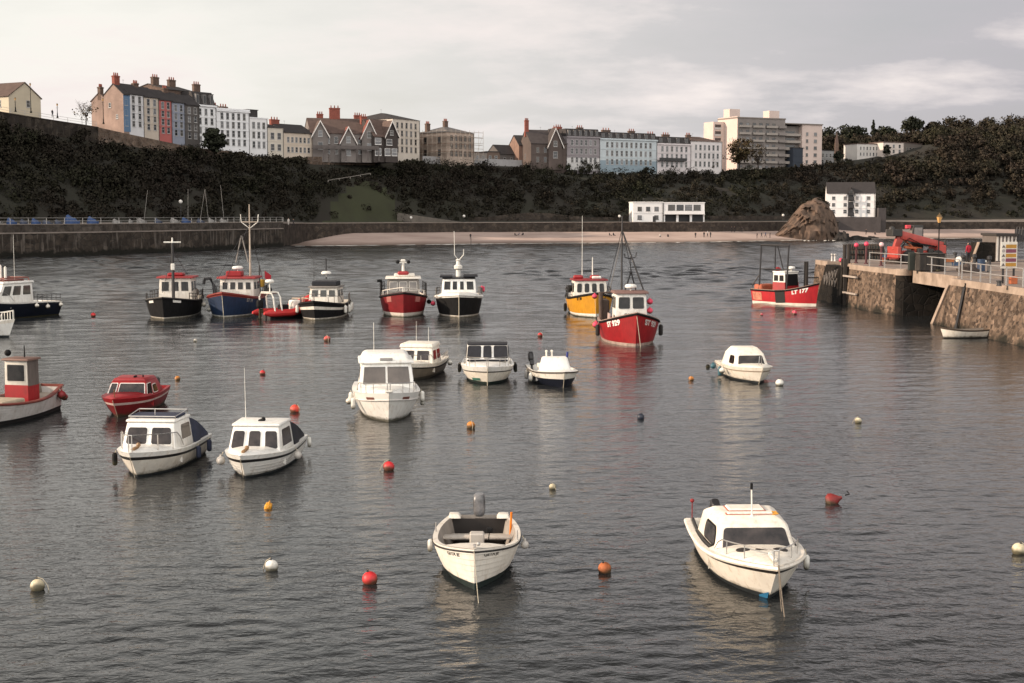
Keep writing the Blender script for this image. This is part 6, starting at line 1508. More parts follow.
win(wh, F['port'], .04, .34, .12, .86, WF, GLASS_BROWN, .035, .05); win(wh, F['port'], .40, .68, .15, .72, WF, GLASS_BROWN, .035, .10); win(wh, F['stbd'], .62, .95, .15, .8, WF, GLASS_BROWN, .035, .06)
bm = BM(); box(bm, -.3, .0, .1, .16, 1.29, 1.36); c.part('roof_fitting', bm, BLACK, 0)
bm = BM(); tube(bm, [(-.3, .4, 1.28), (-.1, .45, 1.38)], .03, 5); c.part('roof_horn', bm, BLACK)
outboard(c, -2.5, .3, .5, .8, 0); outboard(c, -2.5, -.35, .5, .7, 0); c.moor((119, 419), .70, 0, r=.014); 
bm = BM(); tube(bm, [(2.15, 0, .8), (2.2, 0, 1.1)], .02, 5); c.part('bow_post', bm, mat('rust_post', (.16, .07, .03), .7))

# boat with the red and white wheelhouse at the left edge
w_ = Boat('fishing_boat', 'white clinker boat with red and white wheelhouse cut off by the left edge', 'fishing boat', (-40, 431), -35, 6.4, 2.3, 1.10, .74, 1.0, .5, .6, .45, 2.2, .36, .6, -.15, .5)
w_.hull([mat('dark_tar_bottom', (.014, .012, .012), .7), weathered('grey_white_planks', (.50, .48, .46), .5, .14, 2), mat('rust_red_rail', (.16, .035, .025), .6)], [(.93, 1), (1.0, 2)], boot=.16, clinker=7, gw=.1, bul=.35, inm=mat('grey_inside', (.2, .17, .14), .8), deckm=mat('pale_deck', (.35, .30, .25), .7), capm=mat('rust_red_rail', (.16, .035, .025)))
wh, b4, t4, F = wheelhouse(w_, -1.60, -.85, 1.0, .55, 2.15, mat('aged_white_paint', (.45, .42, .37), .6, .15, 2), mat('rusty_cabin_roof', (.16, .09, .07), .7), .0, .96, 1, 0, (.50, .92), gap=.12, lower=(.42, RED), ov=.1, th=.08)
bm = BM(); panel(bm, F['port'], .02, .98, .40, .99, .014, 0); panel(bm, F['port'], .12, .88, .5, .92, .02, 1); build('shaded_side', bm, [mat('shade_dark_boards', (.10, .085, .075), .8, .3, 3, stretch=(1, 1, .2)), mat('shade_dark_boards', (.1, .085, .075))], wh, 0)  # shade of the port side painted on as dark boards
mast(w_, -1.3, .1, 2.25, 2.7, .03, BLACK, name='exhaust_pipe')
bm = BM(); lathe(bm, ball_prof(.13, .1, 6), (-.9, -.35, 2.34), 8); w_.part('roof_lamp', bm, BLACK)
bm = BM(); box(bm, -.5, 1.0, -.5, .6, .45, .80, 0, .05); lathe(bm, ball_prof(.32, .12, 7, .6), (1.1, .1, .55), 10); w_.part('heaped_canvas', bm, mat('buff_canvas', (.36, .30, .22), .85, .2, 3))
w_.rub(mat('rust_red_rail', (.16, .035, .025)), .05, -.04, .02)
w_.fender(.10, 1, 'ball', DKRED, 'dark red round fender at the stern of the clinker boat with the red wheelhouse', .05, 1.2)
w_.fender(.03, 1, 'ball', DKRED, 'lower dark red fender at the stern of the clinker boat with the red wheelhouse', .30, 1.0)

# fragment of a boat at the left edge
e = Boat('open_boat', 'small white boat with rails, only its bow showing at the left edge', 'motor boat', (9, 337), 48, 5.0, 2.0, 1.15, .85, .8, .35, .6, .85)
e.hull([ANTIFOUL, WHITE, CREAM], [(.8, 1), (1.0, 2)], bul=.35); e.pulpit(.55, .6, .08, posts=4, r=.03, m=WHITEB); foredeck(e, .55, WHITE, .1)
bm = BM(); box(bm, -.5, .6, -.5, .5, .8, 1.5, 0, .06); e.part('console', bm, mat('dark_red_cover', (.15, .02, .02), .8))

# dark blue cruiser at the left edge
n_ = Boat('motor_cruiser', 'dark navy motor cruiser with white cabin and red roof rack at the left edge', 'motor boat', (-34, 321), -48, 9.0, 3.2, 1.75, 1.15, 1.05, .6, 1.0, .88, 2.3)
n_.hull([BLACK, NAVY, WHITE], [(.92, 1), (1.0, 2)], boot=.05, gw=.14, bul=.5, inm=WHITE, deckm=DECKGREY)
foredeck(n_, .58, WHITE, .2, .12)
wh, b4, t4, F = wheelhouse(n_, -1.7, 2.0, 2.5, 1.1, 2.6, WHITE, WHITE, .9, .9, 3, 3, (.40, .88), WHITE, mat('grey_cabin_glass', (.06, .06, .055), .1, .5, .8), .12, .14, rad=.08)
bm = BM()
for sd_ in (1, -1): tube(bm, [(-1.6, sd_ * .95, 2.72), (-1.5, sd_ * .95, 2.98), (.8, sd_ * .9, 2.98), (.95, sd_ * .9, 2.72)], .05, 6)
tube(bm, [(.8, -.9, 2.98), (.8, .9, 2.98)], .05, 6); tube(bm, [(-1.5, -.95, 2.98), (-1.5, .95, 2.98)], .05, 6); box(bm, -1.3, .6, -.8, .8, 2.76, 2.86, 0, .04); n_.part('roof_rack', bm, mat('red_oxide_rack', (.16, .045, .035), .6))
for y, h_ in ((-.5, 1.0), (.0, .9)): bm = BM(); lathe(bm, [(.10, 0), (.10, h_), (0, h_ + .1)], (-.2, y, 2.85), 8); n_.part('white_canister', bm, WHITEB)
for y, h_ in ((-.9, 3.2), (.6, 3.5)): mast(n_, -.5, y, 2.7, 2.7 + h_, .016, WHITEB, name='aerial')
n_.siderail(.02, .3, .55, 5, DKSTEEL, .02); n_.pulpit(.7, .55, .12, posts=4, r=.02)
for i, (t, l) in enumerate(((.33, 'frontmost cream round fender on the navy motor cruiser'), (.20, 'second cream round fender on the navy motor cruiser'), (.04, 'rearmost cream round fender on the navy motor cruiser'))): n_.fender(t, 1, 'ball', CREAM, l, .10 + .12 * (i == 1), 1.15)

# ------------------------------------------------------------------ fishing boats across the middle
def fisher(label, bowpx, a, L, B, sb, sm, ss, mats, bands, boot=.12, **kw):
    b = Boat('fishing_boat', label, 'fishing boat', bowpx, a, L, B, sb, sm, ss, kw.get('k', .8), kw.get('rake', .7), kw.get('tr', .8), kw.get('p', 3.2), kw.get('qs', .17), kw.get('qb', .26), .2, .45)
    b.hull(mats, bands, boot=boot, gw=.16, bul=.6, capm=kw.get('capm'), inm=kw.get('inm', CREAMP), deckm=DECKGREY)
    b.rub(kw.get('rubm', BLACK), .07, -.10, .01)
    return b
NUM = mat('white_number_paint', (.75, .73, .68), .5)
TRIM = mat('grey_rail_paint', (.16, .145, .13), .6, .15, 3)
# black hull, cross mast
f = fisher('black fishing boat with a tall cross-shaped mast and red-roofed wheelhouse', (164, 319.5), -11, 9, 3.8, 1.7, 1.25, 1.35, [CREAMP, BLACK, TRIM], [(.90, 1), (1.0, 2)], .14, capm=TRIM)
wh, *_ = wheelhouse(f, -3.0, -.6, 2.5, 1.1, 2.82, CREAMP, mat('red_roof_paint', (.24, .014, .014), .5), .1, .94, 3, 2, (.42, .86), ov=.22, th=.14, rad=.05)
bm = BM(); box(bm, -2.4, -1.3, -.7, .5, 2.96, 3.2, 0, .08); f.part('life_raft', bm, RED)
mast(f, .6, .1, 1.0, 5.55, .13, DKSTEEL, r2=.09); mast(f, .6, .1, 5.35, 5.95, .08, WHITEB, [(5.6, 1.28, .06)], name='masthead_cross'); 
bm = BM(); box(bm, .46, .76, -.03, .23, 3.5, 4.0, 0, .04); f.part('mast_box', bm, WHITEB)
wires(f, [((.6, .1, 5.0), (4.3, 0, 2.0)), ((.6, .1, 5.0), (-4, -1.2, 1.6)), ((.6, .1, 5.0), (-4, 1.2, 1.6))], r=.02)
f.siderail(.05, .45, .6, 5, DKSTEEL, .03); f.siderail(.55, .75, .45, 3, DKSTEEL, .03)
f.plate(.84, .91, 1.15, 1.38, -1, NUM); f.plate(.86, .93, 1.18, 1.38, 1, NUM)
bm = BM(); lathe(bm, ball_prof(.35, .3, 7), (-3.6, 1.0, 1.3), 9); lathe(bm, ball_prof(.3, .3, 7), (-3.6, -.9, 1.3), 9); box(bm, -4.1, -3.3, -.6, .6, .9, 1.8, 0, .1); f.part('net_heap', bm, mat('grey_net', (.14, .12, .105), .9, .4, 6, bump=1))
f.fender(.35, 1, 'ball', CREAM, 'cream fender on the right side of the black boat with the cross mast', .3, 1.3)
# blue hull
f = fisher('blue fishing boat with red gunwale and the tallest pole mast', (224, 318), -13, 9.5, 3.9, 2.0, 1.35, 1.45, [WHITEB, BLUEP, mat('red_brown_gunwale', (.17, .022, .016), .5)], [(.84, 1), (1.0, 2)], .16, capm=mat('red_brown_gunwale', (.17, .022, .016)), rubm=mat('red_brown_gunwale', (.17, .022, .016)), inm=mat('red_brown_gunwale', (.17, .022, .016)))
wh, *_ = wheelhouse(f, -2.6, -.2, 2.7, 1.2, 2.72, CREAMP, mat('red_roof_paint', (.24, .014, .014)), .15, .95, 4, 2, (.44, .84), ov=.25, th=.16, rad=.05)
bm = BM(); box(bm, -1.6, -.6, -.9, .3, 2.89, 3.3, 0, .06); f.part('red_roof_box', bm, RED)
radar(f, -1.2, -.1, 3.28, .42)
mast(f, -1.9, .75, 2.7, 8.5, .09, mat('pale_mast_paint', (.36, .30, .24), .6, .2, 3), [(7.1, 1.2, .05)], r2=.04)
bm = BM()
for sd_ in (1, -1): tube(bm, [(-1.9, .75, 6.6), (-1.9, .75 + sd_ * .65, 7.1), (-1.9, .75 + sd_ * .7, 7.7)], .035, 5)
f.part('mast_fork', bm, WHITEB)
mast(f, -3.2, 1.2, 1.4, 3.7, .08, DKSTEEL, name='davit_post'); mast(f, -3.6, -1.0, 1.4, 3.2, .07, DKSTEEL, name='davit_post')
bm = BM(); tube(bm, [(-.5, -1.75, 1.3), (-.6, -1.85, 2.2), (-.5, -2.1, 2.75), (-.4, -2.5, 2.7), (-.4, -2.6, 2.3)], .13, 7); f.part('gantry_arm', bm, DKSTEEL)
bm = BM()
tube(bm, [(-2.4, -.5, 3.9), (-2.7, -.1, 6.0)], .05, 5); tube(bm, [(-2.4, .5, 3.9), (-2.7, -.05, 6.0)], .05, 5); f.part('aerial_frame', bm, TRIM)
wires(f, [((-1.9, .75, 7.0), (4.4, 0, 2.3)), ((-1.9, .75, 7.0), (-4.5, -1.4, 1.7)), ((-1.9, .75, 6.6), (-4.5, 1.4, 1.7)), ((-1.9, .75, 6.4), (-2.7, -.1, 6.0)), ((-2.7, -.1, 6.0), (1.5, -1.5, 2.0))], r=.022)
f.siderail(.03, .4, .7, 5, DKSTEEL, .03)
f.regno('ST 14', .80, 1.15, 1, .36, mat('faded_number', (.30, .29, .28), .6), sheer_follow=.8)
f.moor((224, 320), 1.7, 0, r=.025)
bm = BM(); tube(bm, [(-4.3, 1.3, 1.4), (-4.35, 1.35, 3.2)], .03, 5); g_ = [(-4.33, 1.4, 2.6), (-4.33, 1.4, 3.2), (-4.5, 1.9, 2.8), (-4.5, 1.8, 2.2)]; poly(bm, g_, 1); f.part('stern_flag', bm, [TRIM, mat('red_flag_cloth', (.35, .02, .03), .9)], 0)
bm = BM(); box(bm, -4.3, -3.5, 1.0, 1.4, 1.9, 2.5, 0, .05); f.part('yellow_box', bm, mat('dull_yellow', (.35, .2, .02), .7))
f.fender(.5, -1, 'ball', WHITEB, 'white round fender between the blue boat and the black boat', .85, 1.2)
# black and white launch
f = fisher('black launch with a white band and black-topped white wheelhouse, near the red inflatable', (315, 320.5), -11, 8.0, 3.4, 1.48, 1.05, 1.1, [CREAMP, BLACK, CREAMP, BLACK], [(.50, 1), (.68, 2), (1.0, 3)], .16, capm=TRIM)
wh, b4, t4, F = wheelhouse(f, -2.5, .2, 2.25, 1.0, 2.2, CREAMP, TRIM, .25, .9, 3, 2, (.42, .88), CREAMP, mat('grey_cabin_glass', (.06, .06, .055)), ov=.15, th=.12, rad=.04)
bm = BM(); box(bm, -2.0, -.3, -.95, .95, 2.325, 2.68, 0, .05); f.part('black_flybridge', bm, CANVAS)
bm = BM(); tube(bm, [(-1.2, 0, 2.8), (-1.2, 0, 4.4)], .05, 6); f.part('mast', bm, DKSTEEL); radar(f, -1.2, 0, 3.0, .38); mast(f, -1.0, -.9, 2.3, 4.6, .02, DKSTEEL, name='aerial')
f.pulpit(.5, .6, .1, posts=4, r=.025, m=TRIM); f.siderail(.03, .3, .6, 4, TRIM, .03)
for i, (t, sd_, l) in enumerate(((.70, -1, 'white fender at the left bow of the black and white launch'), (.60, 1, 'front white fender on the right side of the black and white launch'), (.40, 1, 'second white fender on the right side of the black and white launch'), (.22, 1, 'third white fender on the right side of the black and white launch'), (.05, 1, 'rearmost white fender on the right side of the black and white launch'))): f.fender(t, sd_, 'sausage', WHITEB, l, .15, 1.35)
# red, bow on
f = fisher('dark red fishing boat seen bow-on beside the black bow-on boat', (403.5, 317.5), 0, 9, 3.65, 1.95, 1.4, 1.45, [weathered('pale_boot_top', (.55, .50, .44), .5), weathered('deep_red_boat', (.17, .007, .010), .42, .15, 2), mat('dark_maroon_rail', (.06, .012, .014), .5)], [(.93, 1), (1.0, 2)], .34, capm=mat('dark_maroon_rail', (.06, .012, .014)), p=3.6, qb=.22)
wh, *_ = wheelhouse(f, -2.2, .6, 2.6, 1.3, 2.72, TRIM, CREAMP, .3, .92, 3, 2, (.35, .86), CREAMP, mat('pale_cabin_glass', (.20, .185, .17), .12, .4, .6), ov=.2, th=.14, rad=.06)
bm = BM(); box(bm, -1.8, -.4, -.7, .9, 2.86, 3.1, 0, .06); f.part('roof_pod', bm, CREAMP); bm = BM(); lathe(bm, capsule_prof(.17, .9), (-.5, .45, 3.13), 8, axis=(0, -1, 0)); f.part('red_life_ring', bm, RED)
bm = BM(); tube(bm, [(-1.1, 0, 3.0), (-1.1, 0, 3.95)], .12, 8, r2=.09); tube(bm, [(-1.1, -.32, 3.95), (-1.1, .32, 3.95)], .06, 6); box(bm, -1.2, -1.0, -.18, .18, 4.0, 4.2, 0, .05); f.part('mast', bm, WHITEB)
for y in (-.42, .42): bm = BM(); lathe(bm, ball_prof(.15, 0, 6), (-1.0, y, 4.0), 8); f.part('deck_lamp', bm, BLACK)
f.siderail(.08, .62, .95, 6, DKSTEEL, .035, bars=3); f.pulpit(.35, .62, .12, posts=3, r=.03, m=CREAMP)
bm = BM(); tube(bm, [(-1.5, -1.72, 1.3), (-1.5, -1.75, 2.5)], .08, 6); box(bm, -1.7, -1.3, -2.05, -1.65, 2.4, 2.6, 0, .03); f.part('pot_hauler', bm, BLACK)
f.plate(.84, .90, 1.10, 1.5, -1, mat('faded_pink_plate', (.36, .13, .11), .6)); f.plate(.84, .90, 1.10, 1.5, 1, mat('faded_pink_plate', (.36, .13, .11)))
f.fender(.45, 1, 'ball', BLACK, 'black tyre fender on the right side of the dark red bow-on boat', .3, 1.3)
# black, bow on
f = fisher('black fishing boat with a white cabin seen bow-on beside the dark red bow-on boat', (459, 318), 0, 9, 3.65, 1.85, 1.5, 1.4, [weathered('pale_boot_top', (.55, .50, .44)), BLACK, WHITE], [(.84, 1), (1.0, 2)], .18, p=3.6, qb=.22, capm=WHITE, rubm=WHITE)
foredeck(f, .5, WHITE, .25, .2)
wh, b4, t4, F = wheelhouse(f, -2.0, .8, 2.7, 1.5, 2.75, WHITE, DKSTEEL, .35, .92, 0, 2, (.35, .86), ov=.05, th=.12)
for u in ((.05, .26), (.30, .46), (.52, .66), (.72, .95)): win(wh, F['front'], u[0], u[1], .32, .88, WHITE, GLASS, .04, .04)
bm = BM(); box(bm, -1.9, .7, .35, 1.45, 2.92, 3.04); f.part('awning', bm, CANVAS, 0); bm = BM(); box(bm, -1.9, .7, -1.45, -.5, 2.885, 3.0); f.part('awning', bm, CANVAS, 0)
bm = BM(); lathe(bm, [(.19, 0), (.17, .6), (.32, .7), (.33, .92), (.16, 1.02), (.14, 1.3), (.22, 1.36), (.08, 1.45)], (-.9, -.05, 2.8), 10); f.part('radar_mast', bm, WHITEB)
bm = BM(); tube(bm, [(-.9, 0, 4.15), (-.9, -.33, 4.55), (-.9, -.36, 6.4)], .025, 5); tube(bm, [(-.9, 0, 4.15), (-.9, .36, 4.55), (-.9, .38, 5.0)], .035, 5); f.part('aerial', bm, WHITEB)
f.regno('M1', .80, 1.44, -1, .3, mat('grey_number_paint', (.16, .15, .14), .6)); f.regno('M23', .865, 1.46, 1, .3, mat('grey_number_paint', (.16, .15, .14)))
f.siderail(.1, .5, .5, 4, TRIM, .03); f.moor((459, 320), 1.7, 0, r=.03)
f.fender(.55, -1, 'ball', PINKB, 'bright red round fender on the left side of the black bow-on boat', .45, 1.35)
for i, (t, y) in enumerate(((.35, 'front'), (.2, 'rear'))): f.fender(t, 1, 'sausage', PINKB, f'{y} pink fender lying along the right side of the black bow-on boat', -.6, 1.0)
# yellow
f = fisher('yellow fishing boat with a red-topped white wheelhouse', (595.5, 318), 7, 9, 3.4, 1.95, 1.35, 1.4, [BLACK, WHITEB, YELLOW, BLACK], [(.14, 1), (.95, 2), (1.0, 3)], .05, capm=BLACK)
wh, *_ = wheelhouse(f, -1.6, .9, 2.6, 1.2, 2.62, CREAMP, DKRED, .2, .93, 4, 2, (.36, .88), CREAMP, GLASS, ov=.15, th=.12, rad=.14)
for y in (-.75, .55): bm = BM(); lathe(bm, capsule_prof(.17, .8), (-.3, y + .3, 2.86), 8, axis=(0, -1, 0)); f.part('red_life_ring', bm, RED)
bm = BM(); box(bm, -.6, .2, .2, .9, 2.75, 2.95, 0, .05); f.part('roof_box', bm, WHITEB); mast(f, -.6, .3, 2.7, 4.4, .05, WHITEB); mast(f, -.7, -.5, 4.2, 7.6, .02, WHITEB, name='aerial')
mast(f, -.7, -.5, 2.9, 4.2, .03, WHITEB, name='aerial')
f.siderail(.1, .5, .75, 5, DKSTEEL, .035, bars=3); f.regno('ST 30', .80, 1.25, -1, .26, BLACK, sheer_follow=.8)
f.fender(.45, -1, 'sausage', BLACK, 'black fender at the left side of the yellow fishing boat', .5, 1.4)
bm = BM(); lathe(bm, ball_prof(.3, .3, 6), (-1.8, -1.4, 1.6), 8); f.part('tyre', bm, RUBBER)
# red ST boat
f = fisher('bright red fishing boat with white bow number and tall dark mast before the yellow boat', (635.5, 346.5), 7, 8.4, 3.6, 2.05, 1.25, 1.2, [mat('scuffed_boot_top', (.35, .26, .22), .7, .4, 3), RED, mat('pale_gunwale', (.42, .30, .25), .6)], [(.96, 1), (1.0, 2)], .16, capm=mat('pale_gunwale', (.42, .30, .25)), inm=RED, rake=.7, p=3.0, qb=.34)
f.regno('ST 929', .735, 1.02, -1, .44, NUM, sheer_follow=.85, bold=.02); f.regno('ST 929', .93, 1.28, 1, .44, mat('shaded_number_paint', (.55, .5, .47), .5), sheer_follow=.85, bold=.02)
wh, b4, t4, F = wheelhouse(f, -.5, 1.5, 1.9, 1.25, 2.95, WHITEB, mat('tan_roof', (.17, .095, .08), .7), .15, .94, 2, 3, (.46, .90), WHITEB, GLASS, ov=.16, th=.14, rad=.10)
lettering('PROVIDER', .17, F['front'], .28, .24, mat('dark_name', (.05, .05, .05), .6), wh, .02, .01, 'boat_name')
radar(f, .2, .1, 3.08, .36)
bm = BM(); tube(bm, [(-.7, -.35, 1.2), (-.7, -.35, 7.6)], .07, 7, r2=.04); f.part('mast', bm, DKSTEEL)
bm = BM(); tube(bm, [(-.7, -.3, 6.6), (-.4, .95, 3.1)], .055, 6); f.part('derrick_boom', bm, DKSTEEL)
bm = BM(); tube(bm, [(-.8, -.15, 3.0), (-.8, .2, 4.1)], .05, 5); tube(bm, [(-.8, .55, 3.0), (-.8, .25, 4.1)], .05, 5); lathe(bm, ball_prof(.1, 0, 6), (-.8, .22, 4.15), 8); f.part('light_frame', bm, DKSTEEL)
wires(f, [((-.7, -.35, 6.8), (-4, -1.3, 1.3)), ((-.7, -.35, 6.8), (-4, 1.3, 1.3)), ((-.7, -.35, 6.4), (-.6, -1.1, 3.0)), ((-.75, .2, 4.1), (-.75, .2, 5.2))], r=.02)
bm = BM(); tube(bm, [(-.75, .2, 5.0), (-.75, .5, 5.1), (-.75, .55, 5.4)], .03, 5); tube(bm, [(-.75, .2, 5.0), (-.75, -.15, 5.05), (-.75, -.2, 5.3)], .04, 5); f.part('aerial', bm, DKSTEEL)
bm = BM(); tube(bm, [(-1.6, -1.5, 1.0), (-1.6, -1.52, 2.9)], .12, 6); tube(bm, [(-3.6, -1.35, 1.0), (-3.6, -1.4, 2.8)], .10, 6); tube(bm, [(-3.6, 1.35, 1.0), (-3.6, 1.35, 2.8)], .10, 6); tube(bm, [(-3.6, -1.4, 2.75), (-1.6, -1.52, 2.85)], .06, 5); tube(bm, [(-3.6, -1.4, 2.75), (-3.6, 1.35, 2.75)], .06, 5); box(bm, -3.62, -1.58, -1.45, -1.0, .9, 2.4, 0, .05); f.part('hauling_frame', bm, mat('rusty_brown_steel', (.065, .042, .032), .8, .4, 3))
bm = BM(); box(bm, -3.4, -.9, -.6, 1.2, .8, 2.5, 0, .12); f.part('net_heap', bm, mat('brown_net', (.055, .04, .033), .95, .4, 6, bump=1))
for i in range(6): bm = BM(); lathe(bm, ball_prof(.16, 0, 6), (-1.0 - .4 * i, -.6 + .42 * (i % 4), 2.6 + .1 * (i % 2)), 8); f.part('deck_float', bm, CREAMP)
bm = BM(); box(bm, .2, 1.3, -1.30, -1.23, 1.25, 1.75); f.part('white_hatch_panel', bm, mat('pale_panel', (.4, .3, .27), .7), 0)
f.moor((641, 349), 1.8, .0, r=.02)
f.fender(.50, -1, 'ball', PINKB, 'bright pink buoy fender hanging at the left flank of the bright red fishing boat', .05, 1.5)
for i, (z, n) in enumerate(((2.25, 'upper'), (1.70, 'lower'))): f.fender(.62, 1, 'ball', PINKB, f'{n} pink buoy on the right of the wheelhouse of the bright red boat', .1, 1.35, at=(.6, 1.22, z))
f.fender(.12, -1, 'ball', PINKB, 'pink buoy at the dark stern frame of the bright red boat', -1.5, 1.2)
for i, (t, sd_, n) in enumerate(((.55, -1, 'left'), (.55, 1, 'right'))):
    f.fender(t, sd_, 'sausage', mat('old_tyre', (.02, .018, .016), .9), f'dark hanging tyre roll on the {n} flank of the bright red boat', .25, 1.5)
# LT 177 at the pier
f = fisher('red fishing boat with a dark goalpost gantry lying at the pier end', (816, 306), 50, 6.7, 2.6, 2.0, 1.25, 1.25, [mat('white_boot', (.66, .6, .52), .5), weathered('scarlet_paint', (.38, .010, .016), .4, .12, 2), mat('pale_brown_rail', (.30, .2, .15), .6)], [(.94, 1), (1.0, 2)], .2, capm=mat('pale_brown_rail', (.3, .2, .15)), inm=DKRED, rake=.35, p=2.8, tr=.85)
f.regno('LT 177', .70, .95, -1, .46, NUM, sheer_follow=.8, bold=.022)
f.plate(.44, .60, .15, 1.25, -1, mat('black_side_mat', (.012, .011, .010), .8), .03, 'black_side_mat')
wh, b4, t4, F = wheelhouse(f, -1.0, .4, 1.8, 1.0, 2.75, WHITEB, WHITEB, .1, .95, 2, 2, (.56, .88), WHITEB, GLASS, ov=.06, th=.1, lower=(.52, RED), rad=.03)
bm = BM(); panel(bm, F['front'], .05, .95, .35, .92, .03, 0); build('dark_front', bm, BLACK, wh, 0)
radar(f, .1, .2, 2.86, .34); bm = BM(); lathe(bm, ball_prof(.28, .1, 6, .7), (-.8, -.5, 2.9), 8); f.part('red_roof_float', bm, RED)
bm = BM()
for x_ in (-2.35, .75): tube(bm, [(x_ - .15, -.95, 1.1), (x_, -.9, 5.05)], .07, 6)
tube(bm, [(-2.4, -.9, 5.05), (.8, -.9, 5.05)], .09, 6); tube(bm, [(-.75, -.9, 5.05), (-.75, -.9, 2.9)], .06, 6); tube(bm, [(-.5, -.9, 5.05), (-.15, -.5, 2.9)], .05, 6); tube(bm, [(-2.4, -.9, 3.0), (.75, -.9, 3.0)], .05, 6); f.part('goalpost_gantry', bm, DKSTEEL)
bm = BM(); tube(bm, [(-2.4, -.92, 2.6), (-3.2, -1.0, 1.6), (-3.2, -1.0, 1.2)], .05, 5); f.part('stern_stays', bm, DKSTEEL)
bm = BM(); box(bm, 1.3, 1.6, .4, .7, 1.2, 3.7, 0, .04); f.part('mooring_post', bm, mat('dark_timber', (.03, .024, .02), .9))
bm = BM(); box(bm, -3.1, -2.2, -1.0, .8, .9, 1.65, 0, .1); f.part('catch_boxes', bm, mat('orange_red_boxes', (.38, .10, .05), .7, .3, 3))
f.plate(.03, .20, .3, 1.0, -1, mat('worn_orange_paint', (.45, .16, .10), .7, .4, 3), .02, 'worn_patch')
outboard(f, -3.5, 0, .8, .8, .3, mat('dark_teal', (.02, .05, .07), .5))
# red inflatable
def rib():
    o = P(281, 318.5); b = Boat('inflatable_boat', 'red rigid inflatable boat with white arch moored between the blue boat and the launch', 'inflatable boat', (263, 319), 122, 5.4, 2.3, .9, .55, .55, .3, .5, .9, stern=True)
    m = mat('red_hypalon', (.46, .022, .022), .6, .12, 3); t_ = [(b.pt(.0, .5, 1))]
    ln = []
    for i in range(15): t = -.04 + 1.0 * i / 14; tt = max(0, min(t, 1)); p = b.pt(tt, b.sheer(tt), 1, -.25); ln.append(Vector((p.x + (t if t < 0 else 0) * 8, max(p.y, .12), .45 + 1.25 * max(0, tt - .40) ** 1.2 * 2)))
    pts = ln + [Vector((v.x, -v.y, v.z)) for v in ln[::-1]]
    bm = BM(); tube(bm, pts, [.10 if i in (0, len(pts) - 1) else .27 for i in range(len(pts))], 10); b.part('tube', bm, m)
    bm = BM(); hexa(bm, [(-2.5, -.7, -.25), (1.3, -.3, -.25), (1.3, .3, -.25), (-2.5, .7, -.25)], [(-2.5, -.9, .42), (1.9, -.4, .55), (1.9, .4, .55), (-2.5, .9, .42)]); b.part('hull', bm, DKSTEEL)
    outboard(b, -2.75, .0, .65, 1.2, 0, BLACK)
    bm = BM(); box(bm, -.2, .5, -.35, .35, .4, 1.3, 0, .08); b.part('console', bm, WHITEB); bm = BM(); box(bm, -1.2, -.5, -.3, .3, .4, 1.0, 0, .08); b.part('seat', bm, BLACK)
    bm = BM()
    for x in (-2.2, -1.6):
        tube(bm, [(x, -1.0, .6), (x - .1, -.95, 1.6), (x - .1, -.7, 1.9), (x - .1, .7, 1.9), (x - .1, .95, 1.6), (x, 1.0, .6)], .06, 6)
    b.part('arch', bm, WHITEB)
    bm = BM(); box(bm, -2.4, -1.6, -.6, .6, 1.93, 2.0, 0, .02); tube(bm, [(-2.0, 0, 2.0), (-2.0, 0, 2.65)], .04, 5); b.part('arch_top', bm, WHITEB); radar(b, -2.0, 0, 2.6, .33, stand=.05)
    bm = BM(); 
    for x in (.4, 1.1): tube(bm, [(x, -.75, .7), (x, -.7, 1.4), (x, .7, 1.4), (x, .75, .7)], .03, 5)
    tube(bm, [(.4, -.7, 1.4), (1.1, -.7, 1.4)], .03, 5); tube(bm, [(.4, .7, 1.4), (1.1, .7, 1.4)], .03, 5); b.part('rail', bm, mat('pale_rail_paint', (.5, .4, .3), .6))
    bm = BM(); lathe(bm, ball_prof(.2, 0, 6), (-1.8, .35, 2.12), 8); b.part('dark_lamp', bm, BLACK)
rib()
# rowing boat at the pier wall
r_ = Boat('rowing_boat', 'small white rowing boat with dark gunwale below the pier wall', 'rowing boat', (943.5, 338), -62, 3.3, 1.35, .72, .50, .56, .2, .3, .75)
r_.hull([mat('dark_waterline', (.03, .025, .02), .7), weathered('cream_rowing_paint', (.80, .74, .64), .5), mat('brown_gunwale', (.07, .05, .035), .7)], [(.80, 1), (1.0, 2)], boot=.05, gw=.06, floor=.12, inm=mat('grey_inside', (.2, .17, .14), .8), capm=mat('brown_gunwale', (.07, .05, .035)))
for t in (.3, .6):
    bm = BM(); p = r_.pt(t, .38, 1, -.04); box(bm, p.x - .11, p.x + .11, -p.y, p.y, .36, .40); r_.part('thwart', bm, WOOD, 0)

